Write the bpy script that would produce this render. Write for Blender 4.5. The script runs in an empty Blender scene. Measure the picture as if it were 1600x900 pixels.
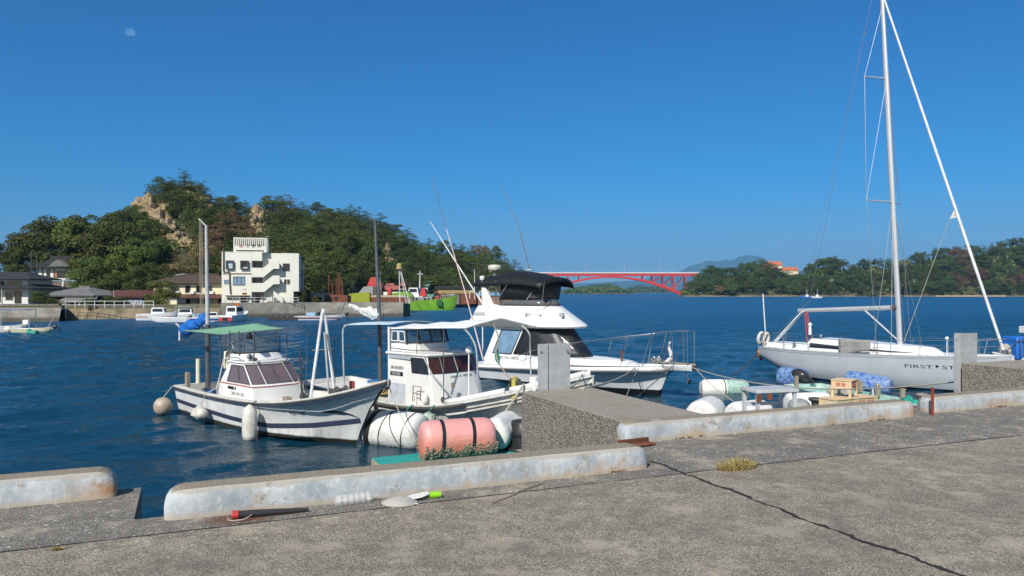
import bpy, math, random
import numpy as np
from mathutils import Vector, Matrix, noise
from mathutils.bvhtree import BVHTree
random.seed(7); RNG = np.random.default_rng(11)
R = math.radians
SC = bpy.context.scene
COL = SC.collection
F, CX, HY, ZC, WZ = 1180.0, 800.0, 456.0, 1.65, -2.35   # focal length and horizon in photo pixels, eye height, water level

def P(px, py, D): return Vector(((px-CX)/F*D, D, ZC-(py-HY)/F*D))
def XD(px, D): return (px-CX)/F*D
def ZD(py, D): return ZC-(py-HY)/F*D
def on_plane(px, py, z):
    D = (ZC-z)*F/(py-HY)
    return Vector(((px-CX)/F*D, D, z))
def lerp(a, b, t): return a+(b-a)*t
def interp(x, pts):
    if x <= pts[0][0]: return pts[0][1]
    for (a, fa), (b, fb) in zip(pts, pts[1:]):
        if x <= b:
            return fa+(fb-fa)*(x-a)/(b-a)
    return pts[-1][1]
# ---------------------------------------------------------------- objects
def link(o, parent=None):
    COL.objects.link(o)
    if parent is not None: o.parent = parent
    return o
def tag(o, label, cat, group=None, kind=None):
    if label: o['label'] = label
    if cat: o['category'] = cat
    if group: o['group'] = group
    if kind: o['kind'] = kind
    return o
def thing(name, label, cat, loc=(0, 0, 0), rz=0.0, group=None):
    o = bpy.data.objects.new(name, None); COL.objects.link(o)
    o.empty_display_size = 0.2
    o.location = loc; o.rotation_euler = (0, 0, rz)
    return tag(o, label, cat, group)
def copy_tree(o, parent=None):
    c = o.copy(); COL.objects.link(c); c.parent = parent
    for ch in list(o.children): copy_tree(ch, c)
    return c

class MB:
    """collects faces, links them as one mesh object"""
    def __init__(s): s.v = []; s.f = []; s.mi = []; s.cur = 0
    def add(s, vs, fs):
        b = len(s.v); s.v += [tuple(p) for p in vs]
        for f in fs: s.f.append([b+i for i in f]); s.mi.append(s.cur)
        return s
    def box(s, c, d, rz=0.0, ry=0.0, rx=0.0, taper=1.0):
        hx, hy, hz = d[0]/2, d[1]/2, d[2]/2
        m = Matrix.Translation(c) @ Matrix.Rotation(rz, 4, 'Z') @ Matrix.Rotation(ry, 4, 'Y') @ Matrix.Rotation(rx, 4, 'X')
        vs = []
        for z, k in ((-hz, 1.0), (hz, taper)):
            for x, y in ((-hx, -hy), (hx, -hy), (hx, hy), (-hx, hy)): vs.append(m @ Vector((x*k, y*k, z)))
        return s.add(vs, [(3, 2, 1, 0), (4, 5, 6, 7), (0, 1, 5, 4), (1, 2, 6, 5), (2, 3, 7, 6), (3, 0, 4, 7)])
    def bx(s, x0, x1, y0, y1, z0, z1): return s.box(((x0+x1)/2, (y0+y1)/2, (z0+z1)/2), (abs(x1-x0), abs(y1-y0), abs(z1-z0)))
    def tube(s, pts, r, n=8, cap=True):
        pts = [Vector(p) for p in pts]; k = len(pts)
        rs = [r]*k if not isinstance(r, (list, tuple)) else list(r)
        t0 = (pts[1]-pts[0]).normalized()
        a = Vector((0, 0, 1)) if abs(t0.z) < .9 else Vector((1, 0, 0))
        u = t0.cross(a).normalized(); vs = []; fs = []
        for i in range(k):
            t = (pts[min(i+1, k-1)]-pts[max(i-1, 0)])
            t = t.normalized() if t.length > 1e-9 else t0
            u = u-t*u.dot(t)
            u = u.normalized() if u.length > 1e-9 else t.orthogonal().normalized()
            w = t.cross(u)
            for j in range(n):
                an = 2*math.pi*j/n
                vs.append(pts[i]+(u*math.cos(an)+w*math.sin(an))*rs[i])
        for i in range(k-1):
            for j in range(n):
                j2 = (j+1) % n
                fs.append((i*n+j, i*n+j2, (i+1)*n+j2, (i+1)*n+j))
        if cap: fs.append(tuple(range(n-1, -1, -1))); fs.append(tuple((k-1)*n+j for j in range(n)))
        return s.add(vs, fs)
    def rings(s, rr, closed=True, cap0=True, cap1=True):
        n = len(rr[0]); vs = [p for r in rr for p in r]; fs = []
        for i in range(len(rr)-1):
            for j in range(n if closed else n-1):
                j2 = (j+1) % n
                fs.append((i*n+j, i*n+j2, (i+1)*n+j2, (i+1)*n+j))
        if cap0: fs.append(tuple(range(n-1, -1, -1)))
        if cap1: fs.append(tuple((len(rr)-1)*n+j for j in range(n)))
        return s.add(vs, fs)
    def lathe(s, prof, n=20, c=(0, 0, 0), axis='z', wob=0.0, seed=0):
        rr = []
        for r, h in prof:
            ring = []
            for j in range(n):
                an = 2*math.pi*j/n
                k = r
                if wob: k = r*(1+wob*noise.noise(Vector((math.cos(an)*1.7+seed, math.sin(an)*1.7, h*2.3))))
                a, b = k*math.cos(an), k*math.sin(an)
                q = {'z': (a, b, h), 'x': (h, a, b), 'y': (b, h, a)}[axis]
                ring.append((q[0]+c[0], q[1]+c[1], q[2]+c[2]))
            rr.append(ring)
        return s.rings(rr)
    def prism(s, poly, plane, d0, d1):
        def q(a, b, d): return {'xy': (a, b, d), 'xz': (a, d, b), 'yz': (d, a, b)}[plane]
        n = len(poly)
        vs = [q(a, b, d0) for a, b in poly]+[q(a, b, d1) for a, b in poly]
        fs = [tuple(range(n-1, -1, -1)), tuple(range(n, 2*n))]
        for j in range(n): j2 = (j+1) % n; fs.append((j, j2, n+j2, n+j))
        return s.add(vs, fs)
    def grid(s, rows, flip=False):
        n = len(rows[0]); vs = [p for r in rows for p in r]; fs = []
        for i in range(len(rows)-1):
            for j in range(n-1):
                f = (i*n+j, i*n+j+1, (i+1)*n+j+1, (i+1)*n+j)
                fs.append(f[::-1] if flip else f)
        return s.add(vs, fs)
    def ball(s, c, r, sc=(1, 1, 1), n=12, m=8, wob=0.0, seed=0.0):
        rr = []
        for i in range(m+1):
            th = math.pi*(i+.02)/(m+.04); ring = []
            for j in range(n):
                an = 2*math.pi*j/n
                d = Vector((math.sin(th)*math.cos(an), math.sin(th)*math.sin(an), -math.cos(th)))
                k = r*(1+(wob*noise.noise(d*1.9+Vector((seed, seed*.7, 3.1))) if wob else 0))
                ring.append((c[0]+d.x*k*sc[0], c[1]+d.y*k*sc[1], c[2]+d.z*k*sc[2]))
            rr.append(ring)
        return s.rings(rr)
    def xf(s, m):
        s.v = [tuple(m @ Vector(p)) for p in s.v]; return s
    def build(s, name, mat, parent=None, smooth=35, bevel=0.0, fix=True, solid=0.0, sub=0):
        me = bpy.data.meshes.new(name); me.from_pydata(s.v, [], s.f)
        ms = mat if isinstance(mat, (list, tuple)) else [mat]
        for m in ms: me.materials.append(m)
        if len(ms) > 1: me.polygons.foreach_set('material_index', s.mi)
        if fix:
            import bmesh
            bm = bmesh.new(); bm.from_mesh(me); bmesh.ops.recalc_face_normals(bm, faces=bm.faces); bm.to_mesh(me); bm.free()
        if smooth:
            me.polygons.foreach_set('use_smooth', [True]*len(me.polygons))
            me.set_sharp_from_angle(angle=R(smooth))
        me.update()
        o = bpy.data.objects.new(name, me); link(o, parent)
        if solid: mo = o.modifiers.new('thickness', 'SOLIDIFY'); mo.thickness = solid; mo.offset = 0
        if bevel:
            mo = o.modifiers.new('bevel', 'BEVEL'); mo.width = bevel; mo.segments = 2; mo.limit_method = 'ANGLE'; mo.angle_limit = R(40)
        if sub: mo = o.modifiers.new('sub', 'SUBSURF'); mo.levels = sub; mo.render_levels = sub
        return o
def catmull(pts, n):
    pts = [Vector(p) for p in pts]; out = []; k = len(pts)
    for i in range(n):
        t = i/(n-1)*(k-1); a = min(int(t), k-2); f = t-a
        p0 = pts[a-1] if a > 0 else pts[0]*2-pts[1]
        p1, p2 = pts[a], pts[a+1]
        p3 = pts[a+2] if a+2 < k else pts[-1]*2-pts[-2]
        out.append(.5*((2*p1)+(p2-p0)*f+(2*p0-5*p1+4*p2-p3)*f*f+(3*p1-p0-3*p2+p3)*f*f*f))
    return out
def sag(a, b, d, n=12):
    a, b = Vector(a), Vector(b)
    return [a.lerp(b, i/n)-Vector((0, 0, d*4*(i/n)*(1-i/n))) for i in range(n+1)]
_tc = {}
def text_geo(s, size):
    cu = bpy.data.curves.new('t', 'FONT'); cu.body = s; cu.size = size; cu.resolution_u = 3
    o = bpy.data.objects.new('t', cu); COL.objects.link(o)
    bpy.context.view_layer.update()
    dg = bpy.context.evaluated_depsgraph_get()
    me = bpy.data.meshes.new_from_object(o.evaluated_get(dg))
    vs = [(v.co.x, v.co.y) for v in me.vertices]; fs = [tuple(p.vertices) for p in me.polygons]
    COL.objects.unlink(o); bpy.data.objects.remove(o); bpy.data.meshes.remove(me)
    return vs, fs
def text_on(mb, s, size, org, du, dv, bvh=None, ray=None, off=.004, width=None):
    """letters laid on a plane (or dropped on a surface along ray)"""
    vs, fs = text_geo(s, size)
    if not vs: return mb
    x0 = min(v[0] for v in vs); w = max(v[0] for v in vs)-x0
    k = (width/w) if width else 1.0
    org, du, dv = Vector(org), Vector(du), Vector(dv); out = []
    for a, b in vs:
        p = org+du*((a-x0)*k)+dv*b
        if bvh is not None:
            r = Vector(ray); h = bvh.ray_cast(p-r*3, r)[0]
            if h is not None: p = h-r*off
        out.append(p)
    return mb.add(out, fs)
def band_on(mb, bvh, xs, z0, z1, side=-1, off=.005, nz=3):
    rows = []
    for x in xs:
        row = []
        for i in range(nz+1):
            z = lerp(z0(x), z1(x), i/nz)
            h = bvh.ray_cast(Vector((x, side*6, z)), Vector((0, -side, 0)))[0]
            if h is None: row = None; break
            row.append((h.x, h.y+side*off, h.z))
        if row: rows.append(row)
    if len(rows) > 1: mb.grid(rows)
    return mb
def bvh_of(o):
    me = o.data
    return BVHTree.FromPolygons([v.co.copy() for v in me.vertices], [tuple(p.vertices) for p in me.polygons])
# ---------------------------------------------------------------- materials
class N:
    def __init__(s, name):
        s.m = bpy.data.materials.new(name); s.m.use_nodes = True
        s.t = s.m.node_tree; s.b = s.t.nodes['Principled BSDF']; s.o = s.t.nodes['Material Output']
    def n(s, ty, **kw):
        q = s.t.nodes.new(ty)
        for k, v in kw.items(): setattr(q, k, v)
        return q
    def l(s, a, b): s.t.links.new(a, b)
    def put(s, sock, v):
        if isinstance(v, bpy.types.NodeSocket): s.l(v, sock)
        elif isinstance(v, (tuple, list)) and len(v) == 3 and sock.type == 'RGBA': sock.default_value = (*v, 1)
        else: sock.default_value = v
    def coord(s, kind='Object'): return s.n('ShaderNodeTexCoord').outputs[kind]
    def noise(s, scale, vec=None, detail=3, rough=.55, dist=0.0):
        q = s.n('ShaderNodeTexNoise'); q.inputs['Scale'].default_value = scale; q.inputs['Detail'].default_value = detail
        q.inputs['Roughness'].default_value = rough; q.inputs['Distortion'].default_value = dist
        s.l(vec if vec is not None else s.coord(), q.inputs['Vector']); return q.outputs['Fac']
    def vor(s, scale, vec=None, feat='F1', out='Distance'):
        q = s.n('ShaderNodeTexVoronoi'); q.feature = feat; q.inputs['Scale'].default_value = scale
        s.l(vec if vec is not None else s.coord(), q.inputs['Vector']); return q.outputs[out]
    def ramp(s, fac, a, b, va=0.0, vb=1.0):
        q = s.n('ShaderNodeMapRange'); q.inputs[1].default_value = a; q.inputs[2].default_value = b
        q.inputs[3].default_value = va; q.inputs[4].default_value = vb; s.put(q.inputs[0], fac); return q.outputs[0]
    def math(s, op, a, b=0.0):
        q = s.n('ShaderNodeMath', operation=op); s.put(q.inputs[0], a); s.put(q.inputs[1], b); return q.outputs[0]
    def mix(s, fac, a, b, mode='MIX'):
        q = s.n('ShaderNodeMix', data_type='RGBA', blend_type=mode)
        s.put(q.inputs[0], fac); s.put(q.inputs[6], a); s.put(q.inputs[7], b); return q.outputs[2]
    def sep(s, v):
        q = s.n('ShaderNodeSeparateXYZ'); s.l(v, q.inputs[0]); return q.outputs
    def scaled(s, v, sc, loc=(0, 0, 0)):
        q = s.n('ShaderNodeMapping'); q.inputs['Scale'].default_value = sc; q.inputs['Location'].default_value = loc
        s.l(v, q.inputs[0]); return q.outputs[0]
    def bump(s, h, dist=.01, strength=1.0):
        q = s.n('ShaderNodeBump'); q.inputs['Distance'].default_value = dist; q.inputs['Strength'].default_value = strength
        s.put(q.inputs['Height'], h); s.l(q.outputs[0], s.b.inputs['Normal']); return q
    def set(s, **kw):
        for k, v in kw.items(): s.put(s.b.inputs[k.replace('_', ' ')], v)
        return s
def M(name, col, rough=.5, metal=0.0, var=.25, scale=4.0, bump=0.0, bscale=30.0, dirt=None, dirt_amt=.45, stretch=None, **kw):
    q = N(name); c = q.coord()
    if stretch: c = q.scaled(c, stretch)
    n1 = q.noise(scale, c, 4, .6)
    dark = tuple(v*(1-var) for v in col)
    cc = q.mix(q.ramp(n1, .35, .65), dark, col)
    if dirt: cc = q.mix(q.ramp(q.noise(scale*.6, c, 5, .7), 1-dirt_amt-.08, 1-dirt_amt+.14), cc, dirt)
    q.set(Base_Color=cc, Roughness=rough, Metallic=metal, **kw)
    if bump: q.bump(q.noise(bscale, c, 4, .65), bump)
    return q.m
def glass_mat(name, col, rough=.04, alpha=1.0, var=.3, trans=0.0):
    q = N(name)
    q.set(Base_Color=q.mix(q.noise(2.5, None, 2), tuple(v*(1-var) for v in col), col), Roughness=rough, Alpha=alpha)
    q.b.inputs['Specular IOR Level'].default_value = .6
    return q.m
MAT = {}
gel = lambda n, c, **k: M(n, c, rough=k.pop('rough', .32), var=k.pop('var', .1), **k)
MAT['white'] = gel('white_gelcoat', (.80, .80, .78), dirt=(.60, .57, .50), dirt_amt=.22, scale=2.2, bump=.0012, bscale=9)
MAT['white_dirty'] = gel('old_white_paint', (.74, .74, .71), dirt=(.50, .44, .34), dirt_amt=.30, scale=3.0, rough=.45, bump=.002, bscale=12)
MAT['cream'] = gel('cream_paint', (.74, .68, .52), dirt=(.45, .38, .27), dirt_amt=.3, rough=.5)
MAT['deck'] = M('deck_paint', (.70, .69, .63), .6, dirt=(.45, .40, .32), dirt_amt=.35, bump=.002, bscale=60)
MAT['grey_hull'] = gel('pale_grey_hull_paint', (.60, .63, .66), scale=1.2, var=.06, rough=.25)
MAT['navy'] = gel('navy_paint', (.035, .045, .085), rough=.4)
MAT['black'] = M('black_plastic', (.02, .02, .022), .45, var=.4)
MAT['blackcloth'] = M('black_canvas', (.014, .014, .016), .55, var=.5, scale=3, bump=.02, bscale=5)
MAT['rubber'] = M('grey_rubber_rail', (.10, .095, .09), .7, var=.4)
MAT['steel'] = M('stainless_steel', (.55, .56, .57), .28, .9, var=.2)
MAT['alu'] = M('mast_aluminium', (.58, .59, .60), .38, .35, var=.1, scale=2)
MAT['darkpole'] = M('dark_painted_pole', (.10, .11, .12), .5, .2)
MAT['greypole'] = M('grey_painted_pole', (.50, .51, .51), .5, .2)
MAT['whitepole'] = M('white_painted_pole', (.76, .76, .76), .4)
MAT['galv'] = M('galvanised_sheet', (.50, .52, .53), .5, .25, var=.18, scale=6, bump=.003, bscale=14, dirt=(.40, .41, .41), dirt_amt=.4)
MAT['rope'] = M('pale_rope', (.50, .46, .38), .9, var=.4, scale=40, bump=.004, bscale=120)
MAT['darkrope'] = M('dark_rope', (.05, .05, .05), .9)
MAT['tealrope'] = M('teal_rope', (.02, .30, .24), .8, var=.4, scale=40)
MAT['fender'] = M('white_vinyl_fender', (.72, .70, .62), .45, dirt=(.38, .33, .24), dirt_amt=.38, scale=5)
MAT['smoke'] = glass_mat('smoked_window', (.17, .125, .145), .10, var=.35)
MAT['blueglass'] = glass_mat('curtained_window', (.22, .36, .52), .05, var=.5)
MAT['darkglass'] = glass_mat('dark_window_glass', (.02, .022, .028), .04)
MAT['redglass'] = glass_mat('reddish_window_glass', (.055, .02, .02), .04)
q = N('clear_vinyl_screen'); q.set(Base_Color=(.10, .12, .13), Roughness=.12, Alpha=.42); MAT['vinyl'] = q.m
q = N('clear_window'); q.set(Base_Color=(.05, .08, .09), Roughness=.03, Alpha=.45); MAT['clear'] = q.m
MAT['redline'] = M('faded_red_paint', (.42, .13, .12), .5)
MAT['greencloth'] = M('green_shade_cloth', (.19, .40, .25), .8, var=.18, scale=6, bump=.004, bscale=50)
MAT['bluetarp'] = M('blue_tarpaulin', (.02, .17, .62), .45, var=.35, scale=5, bump=.02, bscale=9)
MAT['awning'] = M('white_awning_canvas', (.78, .79, .80), .6, var=.08, scale=5, bump=.006, bscale=12, dirt=(.6, .58, .52), dirt_amt=.25)
MAT['bluecanvas'] = M('pale_blue_canvas', (.50, .66, .74), .6, var=.12)
MAT['furled'] = M('furled_white_sail', (.72, .72, .70), .7, var=.3, scale=9, bump=.03, bscale=10)
MAT['greycloth'] = M('grey_cotton_cover', (.33, .32, .30), .85, var=.2, bump=.02, bscale=8)
MAT['wood'] = M('weathered_wood', (.36, .30, .22), .8, var=.35, scale=6, stretch=(6, 6, 1), bump=.004)
MAT['rust'] = M('rusty_steel', (.22, .075, .035), .85, var=.55, scale=3, bump=.01, bscale=12)
MAT['rustred'] = M('rust_red_paint', (.28, .06, .03), .8, var=.4)
MAT['red'] = M('red_paint', (.55, .05, .04), .5, var=.25)
MAT['orange'] = M('orange_plastic', (.75, .28, .04), .45, var=.3, scale=5)
MAT['ink'] = M('black_lettering', (.012, .012, .014), .5, var=.1)
MAT['redink'] = M('red_lettering', (.50, .03, .03), .6, var=.1)
MAT['lime'] = M('lime_green_paint', (.19, .43, .03), .5, var=.3, scale=.9, dirt=(.14, .20, .03), dirt_amt=.3)
MAT['ochre'] = M('ochre_paint', (.38, .33, .05), .7, var=.4)
MAT['grey'] = M('grey_paint', (.30, .31, .32), .6, var=.25)
MAT['pinkline'] = M('pale_pink_paint', (.72, .56, .55), .5)
# ================================================================ camera, sky, sun
cam = bpy.data.objects.new('camera', bpy.data.cameras.new('camera')); COL.objects.link(cam)
cam.location = (0, 0, ZC); cam.rotation_euler = (R(90), 0, 0)
cam.data.sensor_width = 36; cam.data.lens = 36*F/1600; cam.data.shift_y = (HY-450)/1600
cam.data.clip_start = .1; cam.data.clip_end = 30000
SC.camera = cam
SUN = Vector((-.30, -.70, .64)).normalized()
el = math.asin(SUN.z); az = math.atan2(SUN.x, SUN.y)
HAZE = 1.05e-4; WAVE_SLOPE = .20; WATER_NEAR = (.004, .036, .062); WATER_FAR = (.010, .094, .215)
SKY_TINT = (.105, .54, 1.0, 1)
w = bpy.data.worlds.new('World'); SC.world = w; w.use_nodes = True
nt = w.node_tree; sky = nt.nodes.new('ShaderNodeTexSky'); sky.sky_type = 'NISHITA'; sky.sun_disc = False
sky.sun_elevation = el; sky.sun_rotation = az % (2*math.pi); sky.altitude = 0; sky.air_density = 1.0; sky.dust_density = 0.0; sky.ozone_density = 1.6
# the clear autumn sky is deep blue away from the sun and paler round it
wn = lambda ty: nt.nodes.new(ty)
gm = wn('ShaderNodeNewGeometry'); dt = wn('ShaderNodeVectorMath'); dt.operation = 'DOT_PRODUCT'; dt.inputs[1].default_value = -SUN
nt.links.new(gm.outputs['Incoming'], dt.inputs[0])
mr = wn('ShaderNodeMapRange'); mr.interpolation_type = 'SMOOTHSTEP'
for i_, v_ in ((1, .55), (2, -.12), (3, 0.0), (4, 1.0)): mr.inputs[i_].default_value = v_
nt.links.new(dt.outputs['Value'], mr.inputs[0])
cr = wn('ShaderNodeMix'); cr.data_type = 'RGBA'; nt.links.new(mr.outputs[0], cr.inputs[0])
cr.inputs[6].default_value = (1, 1, 1, 1); 
hz_ = wn('ShaderNodeSeparateXYZ'); nt.links.new(gm.outputs['Incoming'], hz_.inputs[0])
hm = wn('ShaderNodeMapRange'); hm.interpolation_type = 'SMOOTHSTEP'
for i_, v_ in ((1, -.16), (2, .0), (3, 0.0), (4, 1.0)): hm.inputs[i_].default_value = v_
nt.links.new(hz_.outputs[2], hm.inputs[0])
hc = wn('ShaderNodeMix'); hc.data_type = 'RGBA'; hc.inputs[6].default_value = SKY_TINT; hc.inputs[7].default_value = (.34, .49, .86, 1)
nt.links.new(hm.outputs[0], hc.inputs[0]); nt.links.new(hc.outputs[2], cr.inputs[7])
ml = wn('ShaderNodeMix'); ml.data_type = 'RGBA'; ml.blend_type = 'MULTIPLY'; ml.inputs[0].default_value = 1
nt.links.new(sky.outputs[0], ml.inputs[6]); nt.links.new(cr.outputs[2], ml.inputs[7])
nt.links.new(ml.outputs[2], nt.nodes['Background'].inputs[0]); nt.nodes['Background'].inputs[1].default_value = .085
sd = bpy.data.lights.new('sun', 'SUN'); sd.energy = 4.7; sd.angle = R(.5); sd.color = (1, .95, .87)
so = bpy.data.objects.new('sun', sd); COL.objects.link(so); so.rotation_euler = SUN.to_track_quat('Z', 'Y').to_euler()
vs = SC.view_settings; SC.display_settings.display_device = 'sRGB'; vs.view_transform = 'Standard'; vs.look = 'None'; vs.gamma = 1; vs.exposure = .22; vs.use_curve_mapping = False
SC.cycles.use_denoising = True; SC.cycles.max_bounces = 8; SC.cycles.transparent_max_bounces = 12; SC.cycles.caustics_reflective = False; SC.cycles.caustics_refractive = False
SC.cycles.volume_bounces = 0

# ================================================================ water
q = N('harbour_water'); c = q.coord(); sx = q.sep(c)
mid = q.noise(1.9, q.scaled(c, (1, 1.7, 1)), 3, .6, .8); big = q.noise(.55, q.scaled(c, (1, 1.5, 1)), 3, .55, .6); sm = q.noise(7.5, q.scaled(c, (1, 1.5, 1)), 3, .6, .5)
gust = q.sep(q.mix(q.ramp(sx[1], 60, 180), q.noise(1.0, q.scaled(c, (1.2, .5, 1)), 4, .7, .5), q.noise(1.0, q.scaled(c, (.50, .12, 1)), 4, .7, .5)))[0]
patch = q.math('MULTIPLY', q.ramp(q.noise(.10, q.scaled(c, (.35, 1.5, 1)), 7, .68), .36, .64, .7, 1.35), q.ramp(gust, .38, .62, .45, 1.6))
far_h = q.math('MULTIPLY', q.math('ADD', q.math('MULTIPLY', big, .27), q.math('MULTIPLY', mid, .19)), q.ramp(sx[1], 55, 115))
h = q.math('MULTIPLY', q.math('ADD', far_h, q.math('MULTIPLY', sm, q.ramp(sx[1], 14, 70, .013, .036))), patch)
bp = q.n('ShaderNodeBump'); bp.inputs['Distance'].default_value = 1.0; q.l(h, bp.inputs['Height'])
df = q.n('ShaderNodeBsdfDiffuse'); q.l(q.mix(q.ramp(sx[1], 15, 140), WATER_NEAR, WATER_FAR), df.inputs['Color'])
gl = q.n('ShaderNodeBsdfGlossy'); q.l(q.ramp(sx[1], 22, 160, .02, .24), gl.inputs['Roughness']); q.l(bp.outputs[0], gl.inputs['Normal'])
fr = q.n('ShaderNodeFresnel'); fr.inputs['IOR'].default_value = 1.333; q.l(bp.outputs[0], fr.inputs['Normal'])
mx = q.n('ShaderNodeMixShader'); q.l(q.math('MULTIPLY', q.math('POWER', fr.outputs[0], q.ramp(sx[1], 30, 130, 1.0, 1.25)), q.ramp(sx[1], 40, 130, 1.0, .62)), mx.inputs[0])
q.l(df.outputs[0], mx.inputs[1]); q.l(gl.outputs[0], mx.inputs[2]); q.l(mx.outputs[0], q.o.inputs['Surface'])
# real wavelets out to 125 m, a plain sheet with fine ripples beyond
ys = [5.0]
while ys[-1] < 125: d_ = ys[-1]; ys.append(d_+max(.085, .085*(d_/26)**1.9))
ys = np.array(ys); nc = 900; ux = np.linspace(-1.15, 1.15, nc); Y = np.repeat(ys[:, None], nc, 1); X = Y*ux[None, :]
dy = np.gradient(ys)[:, None]; Z = np.zeros_like(X); wr = np.random.default_rng(4); NW = 84
for lam in np.geomspace(.34, 5.0, NW):
    th = wr.normal(math.pi/2+.25, .62); k = 2*math.pi/lam; am = WAVE_SLOPE*math.sqrt(2/NW)/k
    att = np.clip((lam/dy-2.2)/2.5, 0, 1)*np.clip((lam/(Y*2.3/nc)-2.2)/2.5, 0, 1)
    Z += am*att*np.sin(k*(np.cos(th)*X+np.sin(th)*Y)+wr.uniform(0, 6.283)+.9*np.sin(X*.23*wr.uniform(.5, 1.5)+Y*.19+wr.uniform(0, 6)))
# calmer water under the quay and among the moored boats, livelier in the open
amp = np.clip(.62+.40*(Y-14)/45, .62, 1.1)*(1-.60*np.exp(-((X+3)/6.5)**2-((Y-17.5)/4.5)**2)); amp *= np.clip((125-Y)/35, 0, 1)
Z = WZ+Z*amp; V = np.stack([X, Y, Z], 2).reshape(-1, 3); nr = len(ys)
idx = np.arange(nr*nc).reshape(nr, nc); fc_ = np.stack([idx[:-1, :-1], idx[:-1, 1:], idx[1:, 1:], idx[1:, :-1]], 2).reshape(-1, 4)
ext = [(-9000, 2, WZ), (-9000, 125, WZ), (-9000, 9500, WZ), (9000, 9500, WZ), (9000, 125, WZ), (9000, 2, WZ)]; b0 = len(V)
for k_ in range(9): ext.append((-700+175*k_, 700, WZ))
V = np.concatenate([V, np.array(ext)]); L_, R_ = idx[:, 0], idx[:, -1]
xq = [[idx[0, 0], idx[-1, 0], b0+1, b0], [idx[-1, -1], idx[0, -1], b0+5, b0+4]]
fl_ = np.concatenate([fc_, np.array(xq)]); me = bpy.data.meshes.new('water')
top_ = [b0+1]+[idx[-1, 0], idx[-1, -1]]+[b0+4, b0+3, b0+2]
nf = len(fl_); me.vertices.add(len(V)); me.vertices.foreach_set('co', V.astype(np.float32).ravel())
lv = np.concatenate([fl_.ravel(), np.array(top_)]).astype(np.int32); me.loops.add(len(lv)); me.loops.foreach_set('vertex_index', lv)
me.polygons.add(nf+1); me.polygons.foreach_set('loop_start', np.concatenate([np.arange(nf)*4, [nf*4]]).astype(np.int32)); me.polygons.foreach_set('loop_total', np.concatenate([np.full(nf, 4), [6]]).astype(np.int32))
me.polygons.foreach_set('use_smooth', np.ones(nf+1, bool)); me.materials.append(q.m); me.update(calc_edges=True); me.validate()
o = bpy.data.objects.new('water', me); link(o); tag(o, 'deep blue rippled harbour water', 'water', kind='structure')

# ================================================================ quay
QO = Vector((-2.50, 5.42, 0)); QU = Vector((math.cos(R(23.2)), math.sin(R(23.2)), 0)); QN = Vector((-QU.y, QU.x, 0))
QA = R(23.2)
def Q(s, t, z=0.0): p = QO+QU*s+QN*t; return Vector((p.x, p.y, z))
def QL(p): d = Vector(p)-QO; return d.dot(QU), d.dot(QN)

def conc_nodes(q, fleck=True):
    c = q.coord()
    vm = q.n('ShaderNodeVectorMath', operation='DOT_PRODUCT'); q.l(c, vm.inputs[0]); vm.inputs[1].default_value = QN
    t = q.math('SUBTRACT', vm.outputs['Value'], QO.dot(QN))
    t = q.math('ADD', t, q.ramp(q.noise(9, c, 3), 0, 1, -.012, .012))
    strip = q.ramp(t, -.285, -.275)
    spk = q.noise(75, c, 4, .75); mott = q.noise(5, c, 5, .7); broad = q.noise(.8, c, 4, .6)
    agg = q.vor(125, c, 'F1', 'Color'); ag = q.sep(agg)[0]; ag2 = q.sep(agg)[1]
    a = q.mix(q.ramp(spk, .34, .66), (.115, .094, .070), (.44, .375, .28))
    b = q.mix(q.ramp(spk, .34, .64), (.085, .078, .068), (.27, .25, .215))
    col = q.mix(strip, a, b)
    gv = q.ramp(ag2, 0, 1, .55, 1.42); gq = q.n('ShaderNodeCombineXYZ'); [q.l(gv, gq.inputs[i_]) for i_ in range(3)]
    col = q.mix(1.0, col, gq.outputs[0], 'MULTIPLY')
    col = q.mix(q.ramp(ag, .80, .92, 0, .75), col, (.50, .46, .38))
    col = q.mix(q.ramp(ag, .16, .06, 0, .7), col, (.045, .038, .034))
    col = q.mix(q.ramp(mott, .45, .60, .0, .42), col, (.105, .091, .076))
    col = q.mix(q.ramp(q.noise(2.1, q.scaled(c, (1, 1, 1), (7, 3, 0)), 6, .75), .52, .62, .0, .65), col, (.43, .37, .28))
    col = q.mix(q.ramp(broad, .46, .66, .0, .3), col, (.09, .078, .066))
    # white flakes that gather along the quay edge
    fl = q.vor(17, q.scaled(c, (1, 1, 1), (3, 1, 0)), 'F1', 'Distance'); fc = q.sep(q.vor(17, q.scaled(c, (1, 1, 1), (3, 1, 0)), 'F1', 'Color'))
    fm = q.math('MULTIPLY', q.ramp(q.math('SUBTRACT', fl, q.math('MULTIPLY', fc[1], .30)), .02, -.01), q.ramp(fc[0], .40, .48))
    fm = q.math('MULTIPLY', fm, q.math('MULTIPLY', q.ramp(t, -1.2, -.15, .08, 1.0), q.ramp(q.noise(40, c, 2), .35, .6)))
    fm = q.math('MULTIPLY', fm, q.ramp(t, 3.0, 1.6))
    col = q.mix(fm, col, (.62, .61, .58))
    hgt = q.math('ADD', q.math('MULTIPLY', spk, .6), q.math('MULTIPLY', q.vor(95, c), .8))
    q.bump(hgt, .006, .9)
    q.set(Base_Color=col, Roughness=.9)
    return q.m
quay_mat = conc_nodes(N('quay_concrete'))
mb = MB()
poly = [(-40, -30), (70, -30), (70, 1.75), (5.95, 1.75), (5.95, 1.36), (4.42, 1.36), (4.42, .262), (0, .262), (0, .14), (-.2, .14), (-.2, 1.12), (-40, 1.12)]
vs_ = [Q(s, t, 0) for s, t in poly]+[Q(s, t, -5) for s, t in poly]
n = len(poly)
mb.add(vs_, [tuple(range(n))]+[(j, (j+1) % n, n+(j+1) % n, n+j) for j in range(n)])
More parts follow.
